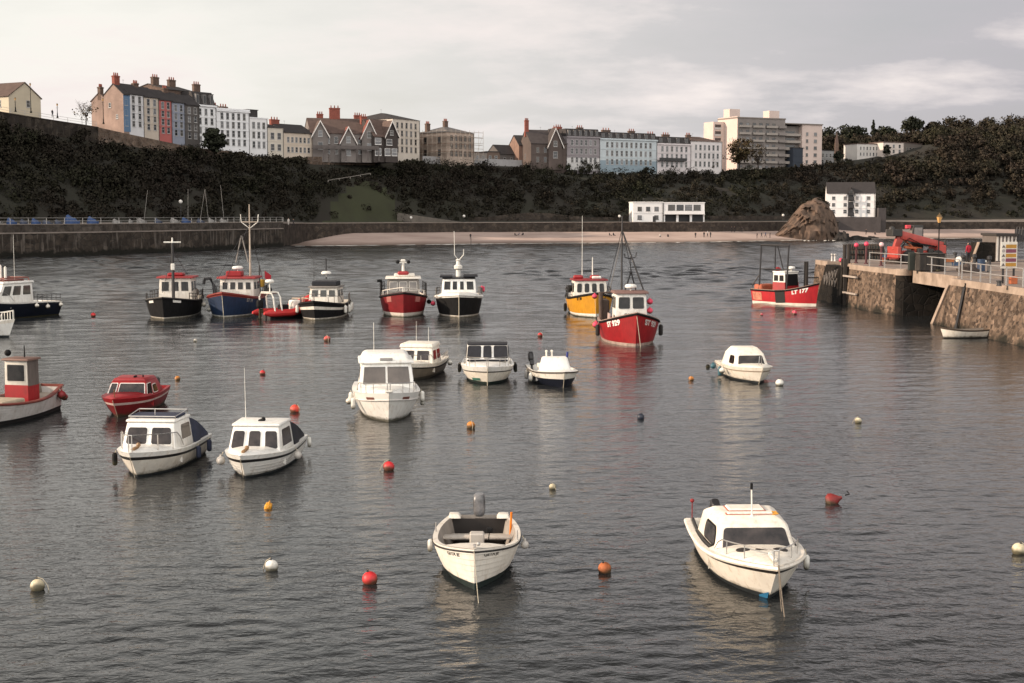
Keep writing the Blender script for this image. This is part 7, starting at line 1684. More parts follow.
# ================================================================== BUOYS
def buoy(px, py, r, m, label, kind='ball', name='buoy', lean=(0, 0)):
    r *= .86
    w = P(px, py); o = empty(name, (w.x, w.y, 0), random.uniform(0, 6), label, 'buoy', 'mooring buoys on the water')
    o.rotation_euler = (random.uniform(-.3, .3), random.uniform(-.3, .3), random.uniform(0, 6))
    bm = BM()
    if kind == 'ball':
        lathe(bm, ball_prof(r, r * .55, 10), n=16); build('float', bm, m, o)
        bm = BM(); lathe(bm, [(.0, 0), (r * .16, 0), (r * .13, r * .22), (r * .07, r * .3), (0, r * .3)], (0, 0, r * 1.5), 8); tube(bm, [(r * .12 * math.cos(a), 0, r * 1.8 + r * .12 * math.sin(a)) for a in [PI * k / 6 for k in range(7)]], r * .05, 5); build('eye', bm, DKSTEEL if r < .28 else GALV, o)
        bm = BM(); tube(bm, [(0, 0, r * 1.85), (r * .8, r * .3, r * 1.4), (r * 1.3, r * .5, r * .4), (r * 1.7, r * .3, -.15), (r * 1.9, r * .1, -.5)], max(.008, r * .06), 5); build('rope', bm, ROPE, o)
    elif kind == 'jug':
        box(bm, -.13, .13, -.09, .09, -.07, .13, 0, .05, seg=3); lathe(bm, [(.04, 0), (.04, .07), (0, .07)], (.13, 0, .08), 8, axis=(1, 0, .3)); build('float', bm, m, o)
        bm = BM(); tube(bm, [(-.07, 0, .12), (-.05, 0, .18), (.04, 0, .18), (.06, 0, .12)], .015, 6); build('handle', bm, m, o)
    elif kind == 'pear':
        lathe(bm, [(0, -r * .6), (r * .7, -r * .4), (r, 0), (r * .95, r * .4), (r * .6, r * .9), (r * .25, r * 1.35), (r * .2, r * 1.6), (0, r * 1.62)], (0, 0, r * .3), 14, axis=(-.75, .2, .6)); build('float', bm, m, o)
        bm = BM(); tube(bm, [(-.3, .08, .35), (-.4, .1, .42), (-.3, .1, .48)], .02, 5); build('eye', bm, BLACK, o)
    return o
OCHRE = weathered('orange_buoy_plastic', (.62, .22, .03), .5, .15, 5); DKBUOY = weathered('dark_red_buoy', (.20, .018, .016), .5, .25, 4); NAVYB = mat('navy_buoy', (.015, .02, .035), .5)
CREAMB = weathered('cream_buoy', (.62, .55, .38), .5, .1, 5)
for (px, py, r, m, lab, k) in [
    (371, 583, .19, REDB, 'large red buoy nearest the foreground dinghy on its left', 'ball'),
    (272, 570, .17, WHITEB, 'white ball buoy in the foreground left of the large red buoy', 'ball'),
    (38, 590, .17, CREAMB, 'yellowish white buoy near the lower left corner of the water', 'ball'),
    (268, 508, .2, mat('amber_plastic', (.68, .30, .02), .5), 'orange plastic jug float below the four-window boat', 'jug'),
    (388.5, 470, .20, REDB, 'red buoy below the tall white wheelhouse boat', 'ball'),
    (294, 412, .23, weathered('orange_red_buoy', (.62, .06, .035), .45), 'orange-red buoy left of the tall white wheelhouse boat', 'ball'),
    (471, 428, .18, OCHRE, 'orange buoy with dark base below the black-covered cruiser', 'ball'),
    (553, 489, .12, CREAMB, 'tiny white float alone above and right of the foreground dinghy', 'ball'),
    (605.5, 572, .17, weathered('orange_black_buoy', (.40, .11, .03), .6, .5, 3), 'weathered orange and dark buoy between the two foreground boats', 'ball'),
    (829, 503, .24, DKBUOY, 'dark red pear-shaped buoy lying on its side right of the cream cruiser', 'pear'),
    (1017.5, 553, .18, CREAMB, 'cream buoy at the right edge of the photo', 'ball'),
    (779.5, 385.5, .22, WHITEB, 'white buoy right beside the small cream cruiser', 'ball'),
    (691, 380.5, .15, OCHRE, 'small orange buoy left of the small cream cruiser', 'ball'),
    (858, 423, .15, CREAMB, 'small cream buoy on open water below the pier rowing boat', 'ball'),
    (640, 419, .16, NAVYB, 'small dark blue float on open water below the bright red fishing boat', 'ball'),
    (540, 336.5, .18, REDB, 'small red buoy above the small white over navy boat', 'ball'),
    (327.5, 341, .24, weathered('faded_red_buoy', (.55, .08, .07), .5), 'faded red buoy below the black and white launch', 'ball'),
    (262, 374.5, .16, REDB, 'small red buoy above the four-window boat', 'ball'),
    (178, 380, .15, OCHRE, 'small orange buoy right of the red cruiser', 'ball'),
    (93, 316.5, .22, REDB, 'small red buoy between the navy cruiser and the cross-mast boat', 'ball'),
    (761.5, 315.5, .12, PINKB, 'tiny pink buoy below the stern of the boat at the pier', 'ball'),
    (794, 314.5, .24, PINKB, 'bright pink buoy below the boat at the pier', 'ball'),
    (708, 367.5, .12, BLACK, 'tiny dark float left of the small cream cruiser stern', 'ball'),
    (195, 341.5, .12, WHITEB, 'tiny white float below the blue fishing boat', 'ball'),
]: buoy(px, py, r, m, lab, k)
# ================================================================== HARBOUR PIER
PIERSTONE = stone_mat('pier_rubble_stone', (0.045, 0.032, 0.024), (0.25, 0.185, 0.14), (0.15, 0.115, 0.09), 2.6, (1, 1, 1.6), weed=0.15, weed_col=(0.020, 0.018, 0.013), streak=0.75, streak_col=(0.032, 0.024, 0.018))
PIERCOPE = mat('pier_coping_concrete', (0.22, 0.165, 0.125), 0.9, .1, 0.9, col2=(0.40, 0.31, 0.245), bump=.3, bscale=6)
PIERDECK = mat('pier_deck_concrete', (0.15, 0.118, 0.10), 0.9, .1, .35, col2=(0.24, 0.19, 0.16))
WEED_SHADE_STONE = stone_mat('weed_and_shade_dark_stone', (0.007, 0.006, 0.005), (0.020, 0.016, 0.013), (0.007, 0.006, 0.005), 1.3, (1, 1, 1.4))  # weed on the stair; in the opening its darkness paints the shade
DZ = 3.5
pier = empty('harbour_pier', (29.5, 100, 0), 0, 'long stone harbour pier with a gated opening at the right', 'pier')
PO = Vector((29.5, 100, 0))
def prism(name, foot, z0, z1, m, batter=0.0, topm=None, parent=pier, bat_edges=None, topz=None):
    """plan polygon (counter clockwise) raised from z0 to z1; edges listed in bat_edges lean in by batter"""
    bm = BM(); n_ = len(foot); F_ = [Vector((x, y, 0)) - PO for x, y in foot]
    c_ = []
    for i in range(n_):
        o = Vector((0, 0, 0))
        if batter:
            for e_ in (i, (i - 1) % n_):
                if bat_edges is None or e_ in bat_edges:
                    d_ = (F_[(e_ + 1) % n_] - F_[e_]).normalized(); o += Vector((d_.y, -d_.x, 0)) * batter
        c_.append(o)
    lo = [bm.verts.new(F_[i] + c_[i] + Vector((0, 0, z0))) for i in range(n_)]; hi = [bm.verts.new(F_[i] + Vector((0, 0, z1))) for i in range(n_)]
    for i in range(n_): bm.faces.new((lo[i], lo[(i + 1) % n_], hi[(i + 1) % n_], hi[i]))
    f = bm.faces.new(hi); f.material_index = 1 if topm else 0
    f = bm.faces.new(lo[::-1])
    return build(name, bm, [m] + ([topm] if topm else []), parent, 0)
far = [(28.35, 131), (28.35, 126.0), (29.5, 126.0), (29.5, 119.2), (28.6, 118.8), (29.0, 113), (29.55, 107.0), (31.0, 106.6), (34.5, 106.6), (62, 106.6), (62, 131)]
prism('masonry', far, -2, DZ - .42, PIERSTONE, .4, None, bat_edges=[0, 4, 5])
prism('deck', [(x + (.0), y) for x, y in far], DZ - .416, DZ, PIERCOPE, 0, PIERDECK)
NZ = 3.3
near = [(30.25, 96.5), (30.45, 88), (30.6, 82.5), (31.2, 66), (31.6, 45), (62, 45), (62, 96.5)]
prism('masonry', near, -2, NZ - .46, PIERSTONE, .70, None, bat_edges=[0, 1, 2, 3])
prism('deck', near, NZ - .456, NZ, PIERCOPE, 0, PIERDECK)
# sloping buttress end of the near wall
bm = BM(); q = lambda x, y, z: Vector((x, y, z)) - PO
hexa(bm, [q(29.52, 96.51, -2), q(37, 96.51, -2), q(37, 100.0, -2), q(29.4, 100.0, -2)], [q(30.24, 96.51, NZ - .47), q(37, 96.51, NZ - .47), q(37, 96.9, NZ - .47), q(30.2, 96.9, NZ - .47)])
build('sloping_buttress', bm, PIERSTONE, pier, 0)
bm = BM(); hexa(bm, [q(29.25, 99.6, -2), q(29.65, 99.6, -2), q(29.65, 100.1, -2), q(29.25, 100.1, -2)], [q(30.1, 96.5, NZ - .48), q(30.5, 96.5, NZ - .48), q(30.5, 97.0, NZ - .48), q(30.1, 97.0, NZ - .48)]); build('buttress_edge', bm, PIERCOPE, pier, 0)
prism('bridge_beam', [(30.7, 96.51), (62, 96.51), (62, 106.59), (30.5, 106.59)], DZ - .98, DZ - .06, PIERCOPE, 0, PIERDECK)
prism('sluice_back', [(37.1, 96.6), (38, 96.6), (38, 106.5), (37.1, 106.5)], -2, DZ - .99, WEED_SHADE_STONE)  # closes the opening, its shade painted into the dark stone
prism('jamb_shade', [(29.75, 106.3), (37, 106.05), (37, 106.59), (29.75, 106.9)], -2, DZ - .99, WEED_SHADE_STONE)  # dark sheet over the jamb, standing in for the shade there
bm = BM(); lathe(bm, [(.75, -2), (.62, DZ - .44)], q(30.0, 107.1, 0), 14); build('corner_pillar', bm, WEED_SHADE_STONE, pier, 40)  # shade of the turned corner painted into the pillar's colour
bm = BM(); lathe(bm, [(.66, DZ - .435), (.66, DZ + .05), (0, DZ + .06)], q(30.0, 107.1, 0), 14); build('pillar_cap', bm, PIERCOPE, pier, 40)
# weedy stair recess in the far wall
prism('recess_back', [(29.3, 119.25), (29.49, 119.25), (29.49, 125.95), (29.3, 125.95)], -2, DZ - .43, WEED_SHADE_STONE)
bm = BM()
for k in range(9): a = q(28.55, 119.4 + k * .62, 0); box(bm, a.x, a.x + .74, a.y, a.y + .60, -2, .2 + .36 * k - .35)
build('stairs', bm, WEED_SHADE_STONE, pier, 0)
for y in (119.0, 119.75, 122.4):
    bm = BM(); a = q(28.3, y, 0); box(bm, a.x - .16, a.x + .16, a.y - .16, a.y + .16, -2, DZ + (.45 if y < 122 else -.3), 0, .03); build('timber_fender', bm, mat('dark_timber', (.03, .024, .02), .9, .3, 2), pier, 0)
bm = BM()
for z in (2.45, 1.05): a = q(28.45, 115.5, z); hexa(bm, [Vector((a.x - .1, a.y, z)), Vector((a.x + .05, a.y, z)), Vector((a.x - .25, a.y + 4.0, z)), Vector((a.x - .4, a.y + 4.0, z))], [Vector((a.x - .1, a.y, z + .14)), Vector((a.x + .05, a.y, z + .14)), Vector((a.x - .25, a.y + 4.0, z + .14)), Vector((a.x - .4, a.y + 4.0, z + .14))])
build('pale_waling', bm, mat('pale_timber', (.34, .29, .25), .8), pier, 0)
bm = BM()
for k in range(5):
    tube(bm, [q(27.93, 120.2 + k * 1.05, 3.0 - .1 * k), q(27.85, 120.6 + k * 1.05, 2.3 - .15 * k), q(27.93, 121.1 + k * 1.05, 2.9 - .15 * k)], .05, 5); tube(bm, [q(27.93, 120.4 + k * 1.0, 2.2), q(27.85, 120.8 + k * 1.0, 1.5), q(27.93, 121.2 + k * 1.0, 2.0)], .05, 5)
build('hanging_chain', bm, mat('pale_chain', (.16, .14, .125), .8, .2, 4), pier)
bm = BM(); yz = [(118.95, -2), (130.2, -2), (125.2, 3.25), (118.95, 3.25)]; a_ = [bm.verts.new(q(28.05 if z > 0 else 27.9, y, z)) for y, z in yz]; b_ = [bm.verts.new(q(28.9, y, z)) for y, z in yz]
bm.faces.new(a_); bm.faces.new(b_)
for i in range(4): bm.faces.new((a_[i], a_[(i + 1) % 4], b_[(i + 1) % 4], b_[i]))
build('weedy_facing', bm, WEED_SHADE_STONE, pier, 0)
# drain pipes / streak ladders
for (y, x) in ((93.5, 29.75), (80.5, 30.2)):
    bm = BM(); tube(bm, [q(x + .58, y, NZ - .2), q(x + .48, y, NZ - .5), q(x - .12, y, -.5)], .10 if y > 90 else .07, 6); build('drain_pipe', bm, DKSTEEL, pier)
bm = BM()
for x in (28.28, 28.28):
    pass
tube(bm, [q(28.3, 129, 1.9), q(27.0, 129, 1.9)], .06, 5); tube(bm, [q(27.0, 129, 1.9), q(27.0, 129, -1)], .07, 5); bm_ = build('mooring_bracket', bm, DKSTEEL, pier)
def on_pier(px, py):
    p = P(px, py, DZ)
    return p if p.y > 98.5 else P(px, py, NZ)
# railings
railing('pier_railing', [Vector((28.95, 113.5, DZ)), Vector((29.75, 107.2, DZ)), Vector((30.85, 106.2, DZ - .06)), Vector((30.95, 97.0, DZ - .06))], 1.15, GALV, 'galvanised railing along the pier edge left of the opening', 2, 2.6, .035)
railing('pier_railing', [Vector((30.9, 96.2, NZ)), Vector((30.75, 90, NZ)), Vector((30.85, 84.5, NZ))], 1.15, GALV, 'galvanised railing on the pier left of the warning sign', 2, 2.0, .035)
# warning sign
def sign():
    p = P(1008, 283.5, NZ); o = empty('warning_sign', p, R(6), 'pier warning sign with yellow and maroon bars and a column of triangles', 'sign')
    k = p.y / FPX; w = 17 * k; h0 = 15 * k; h1 = 41.5 * k
    bm = BM(); 
    for x in (-w * .30, w * .36): box(bm, x - .05, x + .05, .03, .13, 0, h1)
    build('posts', bm, DKSTEEL, o, 0)
    bm = BM(); box(bm, -w / 2, w / 2, -.02, .025, h0, h1, 0, .01); b_ = build('board', bm, mat('white_sign_board', (.62, .58, .50), .5), o, 0)
    n_ = 5; hh = (h1 - h0) * .86 / n_
    for i in range(n_):
        z = h1 - (h1 - h0) * .08 - (i + 1) * hh
        bm = BM(); box(bm, -w * .20, w * .44, -.034, -.023, z + .03, z + hh - .03); build('bar', bm, mat('sign_yellow', (.38, .19, .02), .5) if i % 2 == 0 else mat('sign_maroon', (.17, .04, .07), .5), b_, 0)
        bm = BM(); cx = -w * .34; s_ = hh * .42
        if i % 2 == 0: poly(bm, [(cx - s_, -.026, z + .06), (cx + s_, -.026, z + .06), (cx, -.026, z + hh - .04)])
        else: poly(bm, [(cx + s_ * .9 * math.cos(2 * PI * j / 12), -.026, z + hh / 2 + s_ * .9 * math.sin(2 * PI * j / 12)) for j in range(12)])
        build('symbol', bm, mat('dark_sign_symbol', (.09, .075, .07), .5) if i % 2 == 0 else mat('grey_sign_symbol', (.32, .28, .26), .5), b_, 0)
sign()

# small orange bin and dark bollards by the sign
p = on_pier(1013, 284); bm = BM(); box(bm, -.22, .22, -.2, .2, 0, .5, 0, .03); tag(build('orange_box', bm, mat('rust_orange', (.35, .09, .03), .7), loc=p, smooth=0), 'rust orange box under the warning sign', 'box')
def bollard(px, py, h, label, m=DKSTEEL, r=.14):
    p = on_pier(px, py); bm = BM(); lathe(bm, [(r * 1.3, 0), (r, .08), (r * .9, h * .7), (r * 1.35, h * .78), (r * 1.3, h * .95), (0, h)], (0, 0, 0), 10); return tag(build('bollard', bm, m, loc=p), label, 'bollard', 'bollards and posts on the pier')
bollard(999, 286, .35, 'low dark bollard at the pier edge just left of the sign posts')
bollard(963, 268.5, 1.1, 'dark bollard standing behind the railing left of the red-jacketed person'); bollard(974, 269.5, 1.2, 'dark post behind the railing below the red-jacketed person'); bollard(989, 272, 1.2, 'dark post behind the railing left of the white shed')
bollard(955, 262, .9, 'small dark post at the far pier edge right of the red lifting machine')
bollard(832, 261, .7, 'pale post at the very end of the pier', GALV, .1); bollard(835, 261.2, .7, 'second pale post at the very end of the pier', GALV, .1)
# posts with pink floats
def float_post(px, py, h, m, label):
    p = on_pier(px, py); o = empty('float_post', p, 0, label, 'post', 'posts topped with floats on the pier')
    bm = BM(); tube(bm, [(0, 0, 0), (0, 0, h)], .10, 8); lathe(bm, [(.2, 0), (.16, .1), (0, .1)], (0, 0, 0), 8); build('post', bm, mat('dark_maroon_post', (.07, .02, .022), .7), o)
    bm = BM(); lathe(bm, ball_prof(.2, h + .1, 8), (0, 0, 0), 12); build('float', bm, m, o)
float_post(856, 263, 1.45, PINKB, 'dark post with a pink float on top, nearest the weedy pier stair')
float_post(866, 264, 1.6, PINKB, 'dark post with a pink float on top beside the lobster pots')
float_post(881, 266, 1.65, mat('pale_pink_float', (.62, .42, .42), .5), 'dark post with a pale float at the left end of the railing')
p = on_pier(841, 262.5); bm = BM(); lathe(bm, ball_prof(.2, .2, 8), (0, 0, 0), 12); tag(build('float', bm, PINKB, loc=p), 'bright pink float lying at the top of the weedy pier stair', 'float')
for i, (px, py, h, l) in enumerate(((844.5, 263, 1.5, 'left'), (848.5, 263.5, 1.55, 'right'))):
    p = on_pier(px, py); bm = BM(); tube(bm, [(0, 0, 0), (0, 0, h)], .16, 9); lathe(bm, [(.2, 0), (.18, .12), (0, .12)], (0, 0, h), 9); tag(build('timber_post', bm, mat('dark_timber', (.03, .024, .02), .9), loc=p), f'{l} thick dark timber post at the top of the pier stair', 'post', 'bollards and posts on the pier')
# lobster pots: hooped cages stacked behind the posts
def lobster_pot():
    o = empty('lobster_pot', (0, 0, 0), 0, None, 'lobster pot', 'lobster pots stacked on the pier')
    bm = BM(); box(bm, -.40, .40, -.27, .27, 0, .05); build('base', bm, mat('dark_slats', (.04, .03, .025), .9), o, 0)
    bm = BM()
    for x in (-.4, -.13, .13, .4): tube(bm, [(x, .26 * math.cos(a), .05 + .42 * math.sin(a) ** .8) for a in [PI * k / 8 for k in range(9)]], .022, 5)
    for a in (PI * .25, PI * .5, PI * .75): tube(bm, [(-.4, .26 * math.cos(a), .05 + .42 * math.sin(a) ** .8), (.4, .26 * math.cos(a), .05 + .42 * math.sin(a) ** .8)], .018, 5)
    build('hoops', bm, mat('brown_hoop', (.09, .06, .045), .8), o)
    bm = BM(); pr = [[bm.verts.new((x, .245 * math.cos(a), .06 + .39 * math.sin(a) ** .8)) for a in [PI * k / 8 for k in range(9)]] for x in (-.39, .39)]
    for k in range(8): bm.faces.new((pr[0][k], pr[0][k + 1], pr[1][k + 1], pr[1][k]))
    bm.faces.new(pr[0]); bm.faces.new(pr[1]); build('netting', bm, mat('dark_pot_netting', (.018, .022, .02), .95, .5, 12, bump=1), o)
    return o
lp = lobster_pot(); first = True; names_row = ['bottom', 'middle', 'top']
for r_i in range(3):
    for c_i in range(8):
        o = lp if first else copy_tree(lp); first = False
        b_ = on_pier(856 + 3.75 * c_i, 259.8); o.location = b_ + Vector((random.uniform(-.06, .06), 1.2 + random.uniform(-.1, .1), .48 * r_i)); o.rotation_euler.z = random.uniform(-.12, .12)
        o['label'] = f'lobster pot in the {names_row[r_i]} row of the stack, ' + ['at its left end', 'second from its left end', 'third from its left end', 'fourth from its left end', 'fourth from its right end', 'third from its right end', 'second from its right end', 'at its right end'][c_i]
# boxes by the telehandler
p = on_pier(933, 271); k = p.y / FPX; bm = BM(); box(bm, -14 * k, 12 * k, 0, 1.8, 0, 16.5 * k, 0, .04)
for j in range(6): box(bm, (-13 + j * 5) * k, (-12.2 + j * 5) * k, -.03, -.003, .05, 16 * k)
box(bm, -14.3 * k, 12.3 * k, -.05, 1.85, 16.5 * k + .004, 17.6 * k, 0, .02); tag(build('storage_box', bm, mat('dark_green_brown_box', (.030, .024, .020), .8, .3, 1), loc=p, smooth=0), 'large dark ribbed storage box on the pier under the lamp post', 'storage box')
p = on_pier(918.5, 270.5); bm = BM(); hexa(bm, [(-.28, 0, 0), (.28, 0, 0), (.28, .5, 0), (-.28, .5, 0)], [(-.26, .05, 1.35), (.26, .05, 1.3), (.26, .5, 1.3), (-.26, .5, 1.35)], 0, .05); tag(build('stone_block', bm, mat('whitewashed_stone', (.42, .33, .26), .9, .3, 3, bump=.5), loc=p, smooth=0), 'pale upright stone block beside the dark storage box', 'block')
p = on_pier(912, 270.5); bm = BM(); box(bm, -.22, .22, 0, .4, 0, 1.35, 0, .03); tag(build('dark_pillar', bm, mat('dark_green_post', (.022, .026, .02), .8), loc=p, smooth=0), 'dark square post left of the pale stone block', 'post', 'bollards and posts on the pier')
# fish boxes, drums and nets lying about the deck
def fish_box(px, py, lev, m, label, dx=0.0):
    p = on_pier(px, py) + Vector((dx, .6, .30 * lev)); bm = BM(); hexa(bm, [(-.36, -.22, 0), (.36, -.22, 0), (.36, .22, 0), (-.36, .22, 0)], [(-.40, -.26, .27), (.40, -.26, .27), (.40, .26, .27), (-.40, .26, .27)], 0, .02)
    o = empty('fish_box', p, random.uniform(-.15, .15), label, 'fish box', 'fish boxes on the pier'); build('tray', bm, m, o, 20); bm = BM(); box(bm, -.43, .43, -.29, .29, .272, .30, 0, .01); build('rim', bm, m, o, 0)
FB = [mat('grey_fish_box', (.20, .19, .18), .7, .2, 3), mat('orange_fish_box', (.36, .12, .04), .7, .2, 3), mat('blue_fish_box', (.05, .09, .16), .7, .2, 3)]
for i, (px, py, lev, c_, l) in enumerate(((951, 266, 0, 0, 'grey fish box at the bottom of the stack right of the dark storage box'), (951, 266, 1, 1, 'orange fish box in the middle of the stack right of the dark storage box'), (951, 266, 2, 0, 'grey fish box on top of the stack right of the dark storage box'), (957.5, 266, 0, 2, 'blue fish box beside the stack of fish boxes'),
    (888, 262, 0, 1, 'orange fish box behind the left end of the pier railing'), (888, 262, 1, 2, 'blue fish box on the orange one behind the left end of the railing'))): fish_box(px, py, lev, FB[c_], l)
for i, (px, py, m, l) in enumerate(((943, 263.5, DKRED, 'dark red oil drum behind the dark storage box'), (981, 271, mat('dark_blue_drum', (.02, .04, .08), .5), 'dark blue oil drum behind the railing below the stone stair block'))):
    bm = BM(); lathe(bm, [(.28, 0), (.29, .02), (.28, .3), (.30, .32), (.28, .34), (.28, .6), (.30, .62), (.28, .64), (.29, .88), (.25, .88), (.25, .86), (0, .86)], (0, 0, 0), 14); tag(build('oil_drum', bm, m, loc=on_pier(px, py)), l, 'drum', 'oil drums on the pier')
for i, (px, py, w, l) in enumerate(((896, 264, .9, 'brown heap of nets beside the red lifting machine'), (968, 272, .8, 'low brown heap of nets behind the railing below the red-jacketed person'))):
    bm = BM(); bmesh.ops.create_icosphere(bm, subdivisions=3, radius=1)
    for v in bm.verts: n3 = mnoise.fractal(v.co * 2 + Vector((px, 0, 0)), .9, 2.1, 3); v.co = Vector((v.co.x * w * (1 + .3 * n3), v.co.y * w * .7 * (1 + .3 * n3), max(v.co.z, 0) * .6 * (1 + .5 * n3)))
    tag(build('net_heap', bm, mat('brown_net', (.055, .04, .033), .95, .4, 6, bump=1), loc=on_pier(px, py)), l, 'net heap')
# lamp post
def street_lamp(p, h, label, lit=False, r=.06, name='street_lamp'):
    o = empty(name, p, 0, label, 'street lamp', 'lamp posts')
    bm = BM(); lathe(bm, [(r * 3, 0), (r * 2.6, .25), (r * 1.5, .5), (r * 1.3, 1.1), (r * .9, 1.15), (r * .7, h - .65), (r * 1.4, h - .6), (0, h - .58)], (0, 0, 0), 10); tube(bm, [(-.3, 0, h - .95), (.3, 0, h - .95)], .025, 5); build('post', bm, BLACK, o)
    bm = BM(); lathe(bm, [(.10, 0), (.21, .40), (.21, .42), (0, .42)], (0, 0, h - .57), 6); build('lantern', bm, mat('amber_lantern_glass', (.55, .32, .12), .3), o, 0)
    bm = BM(); lathe(bm, [(.24, 0), (.10, .17), (.04, .2), (.03, .3), (0, .31)], (0, 0, h - .145), 6); build('lantern_cap', bm, mat('dark_gold_cap', (.10, .06, .02), .5), o, 0)
street_lamp(on_pier(938, 271), 4.15, 'black pier lamp post with an amber lantern in front of the red lifting machine')
# telescopic handler
def handler():
    p = on_pier(916, 264); o = empty('telescopic_handler', p, R(180 + 12), 'orange-red telescopic handler with a lowered boom on the pier', 'lifting machine')
    RD = mat('machine_red', (.34, .045, .033), .45, .18, 1.5); DK = mat('machine_dark', (.022, .02, .018), .6, .3, 3)
    # local x forward (towards the photo's left), z up; total length about 5 m
    bm = BM(); box(bm, -2.2, 1.7, -.55, .55, .55, 1.15, 0, .06); box(bm, -2.35, -1.55, -.85, .85, .85, 1.6, 0, .08); build('chassis', bm, RD, o)
    for x in (-1.45, 1.15):
        for y in (-.95, .95):
            bm = BM(); lathe(bm, [(.28, -.2), (.52, -.2), (.60, -.12), (.60, .12), (.52, .2), (.28, .2)], (x, y, .6), 18, axis=(0, 1, 0)); w = build('wheel', bm, RUBBER, o)
            bm = BM(); lathe(bm, [(0, -.12), (.27, -.14), (.28, .14), (0, .12)], (x, y, .6), 12, axis=(0, 1, 0)); build('rim', bm, mat('machine_rim', (.36, .30, .26), .6), w)
    bm = BM(); b4, t4, F = cab(-.75, .45, .8, .8, 1.15, -.7, .2, .74, .7, 3.3)
    for l in (b4, t4):
        for v in l: v.y += -.55
    hexa(bm, b4, t4, 0, .04); cb = build('cab', bm, DK, o)
    for k_ in F:
        win(cb, F[k_], .08, .92, .35, .92, DK, mat('pale_cab_glass', (.17, .15, .135), .1, .4, 1), .04, .05)
    bm = BM(); hexa(bm, [(-2.25, .05, 1.25), (1.75, .05, 2.15), (1.75, .60, 2.15), (-2.25, .60, 1.25)], [(-2.25, .05, 1.85), (1.75, .05, 2.85), (1.75, .60, 2.85), (-2.25, .60, 1.85)], 0, .04); build('boom', bm, RD, o)
    bm = BM(); hexa(bm, [(1.5, .12, 2.0), (2.0, .12, 1.1), (2.0, .52, 1.1), (1.5, .52, 2.0)], [(1.9, .12, 2.75), (2.4, .12, 1.25), (2.4, .52, 1.25), (1.9, .52, 2.75)], 0, .04); build('boom_head', bm, RD, o)
    bm = BM(); tube(bm, [(.2, .3, 1.2), (1.5, .3, 2.2)], .09, 7); tube(bm, [(-.3, .3, 1.3), (1.3, .3, 1.45)], .12, 7); build('lift_ram', bm, mat('orange_ram', (.50, .13, .05), .5), o)
    for k in range(4):
        bm = BM(); tube(bm, [(-1.6 + .3 * k, .64, 1.5 + .05 * k), (-.4 + .4 * k, .72, 1.55 + .1 * k), (1.0 + .2 * k, .66, 2.2 - .2 * k), (1.7, .6, 1.7 - .2 * k)], .03, 5); build('hydraulic_hose', bm, BLACK, o)
    for (x, z) in ((-1.2, 1.2), (-.2, 1.25), (.6, 1.05)):
        bm = BM(); box(bm, x, x + .5, .55, .85, z - .3, z + .1, 0, .04); build('dark_tank', bm, DK, o)
    bm = BM(); box(bm, 1.75, 2.7, -.3, .9, 2.35, 2.95, 0, .06); lathe(bm, ball_prof(.28, 0, 6), (2.45, .3, 2.95), 8); build('winch_head', bm, DK, o)
    bm = BM(); box(bm, 2.0, 2.35, -.7, 1.2, .55, 1.5, 0, .04); box(bm, 2.1, 2.9, -.5, -.3, .45, .56); box(bm, 2.1, 2.9, .8, 1.0, .45, .56); build('fork_carriage', bm, RD, o, 0)
    bm = BM(); box(bm, -2.45, -2.2, -.7, .7, .7, 2.0, 0, .08); build('counterweight', bm, DK, o)
    bm = BM(); box(bm, .35, .75, -.7, -.35, 3.0, 3.3, 0, .03); tube(bm, [(.3, -.5, 3.1), (.5, -.5, 3.15)], .04, 5); build('beacon', bm, mat('red_pink_beacon', (.55, .05, .07), .5), o)
    bm = BM(); box(bm, -1.5, -.4, -1.02, -.98, .8, 1.2); build('pale_panel', bm, mat('pale_machine_panel', (.45, .38, .32), .6), o, 0)
handler()
# white slatted shed, dark frame and stone stair wall
p = on_pier(1006, 262); k = p.y / FPX; sh = empty('pier_shed', p, R(4), 'white slatted shed with dark flat roof on the pier behind the sign', 'shed')
bm = BM(); box(bm, -11 * k, 9 * k, 0, 3.0, 0, 26 * k)
for j in range(6): box(bm, (-10.4 + j * 3.7) * k, (-8.6 + j * 3.7) * k, -.06, -.003, .1, 25.5 * k, 1)
build('wall', bm, [mat('grey_slat_gap', (.12, .10, .09), .8), mat('white_slat', (.58, .53, .47), .7)], sh, 0)
bm = BM(); box(bm, -12 * k, 10 * k, -.25, 3.2, 26 * k + .004, 28.5 * k); build('roof', bm, mat('dark_shed_roof', (.03, .025, .022), .8), sh, 0)
p = on_pier(1021, 262); bm = BM(); box(bm, -.6, 1.8, 0, .1, 1.9, 2.9, 0)
for j in range(9): tube(bm, [(-.6 + j * .25, 0, 1.9), (-.45 + j * .25, -.02, 3.1)], .03, 4)
for x in (-.6, .6, 1.7): box(bm, x - .05, x + .05, 0.01, .09, 0, 1.9)
tag(build('dark_fence', bm, DKSTEEL, loc=p, smooth=0), 'dark spiked fence panel at the right edge beside the white shed', 'fence')
p = on_pier(983, 262); k = p.y / FPX; o = empty('stone_stair_wall', p, 0, 'dark stone stair block with a pale sloping edge right of the red-jacketed person', 'wall')
bm = BM(); v0 = [(-11 * k, 0, 0), (13 * k, 0, 0), (13 * k, 0, 19.5 * k), (-4.5 * k, 0, 19.5 * k)]; a_ = [bm.verts.new(v) for v in v0]; b_ = [bm.verts.new((x, 2.2, z)) for x, _, z in v0]
bm.faces.new(a_); bm.faces.new(b_)
for i in range(4): bm.faces.new((a_[i], a_[(i + 1) % 4], b_[(i + 1) % 4], b_[i]))
build('block', bm, WEED_SHADE_STONE, o, 0)
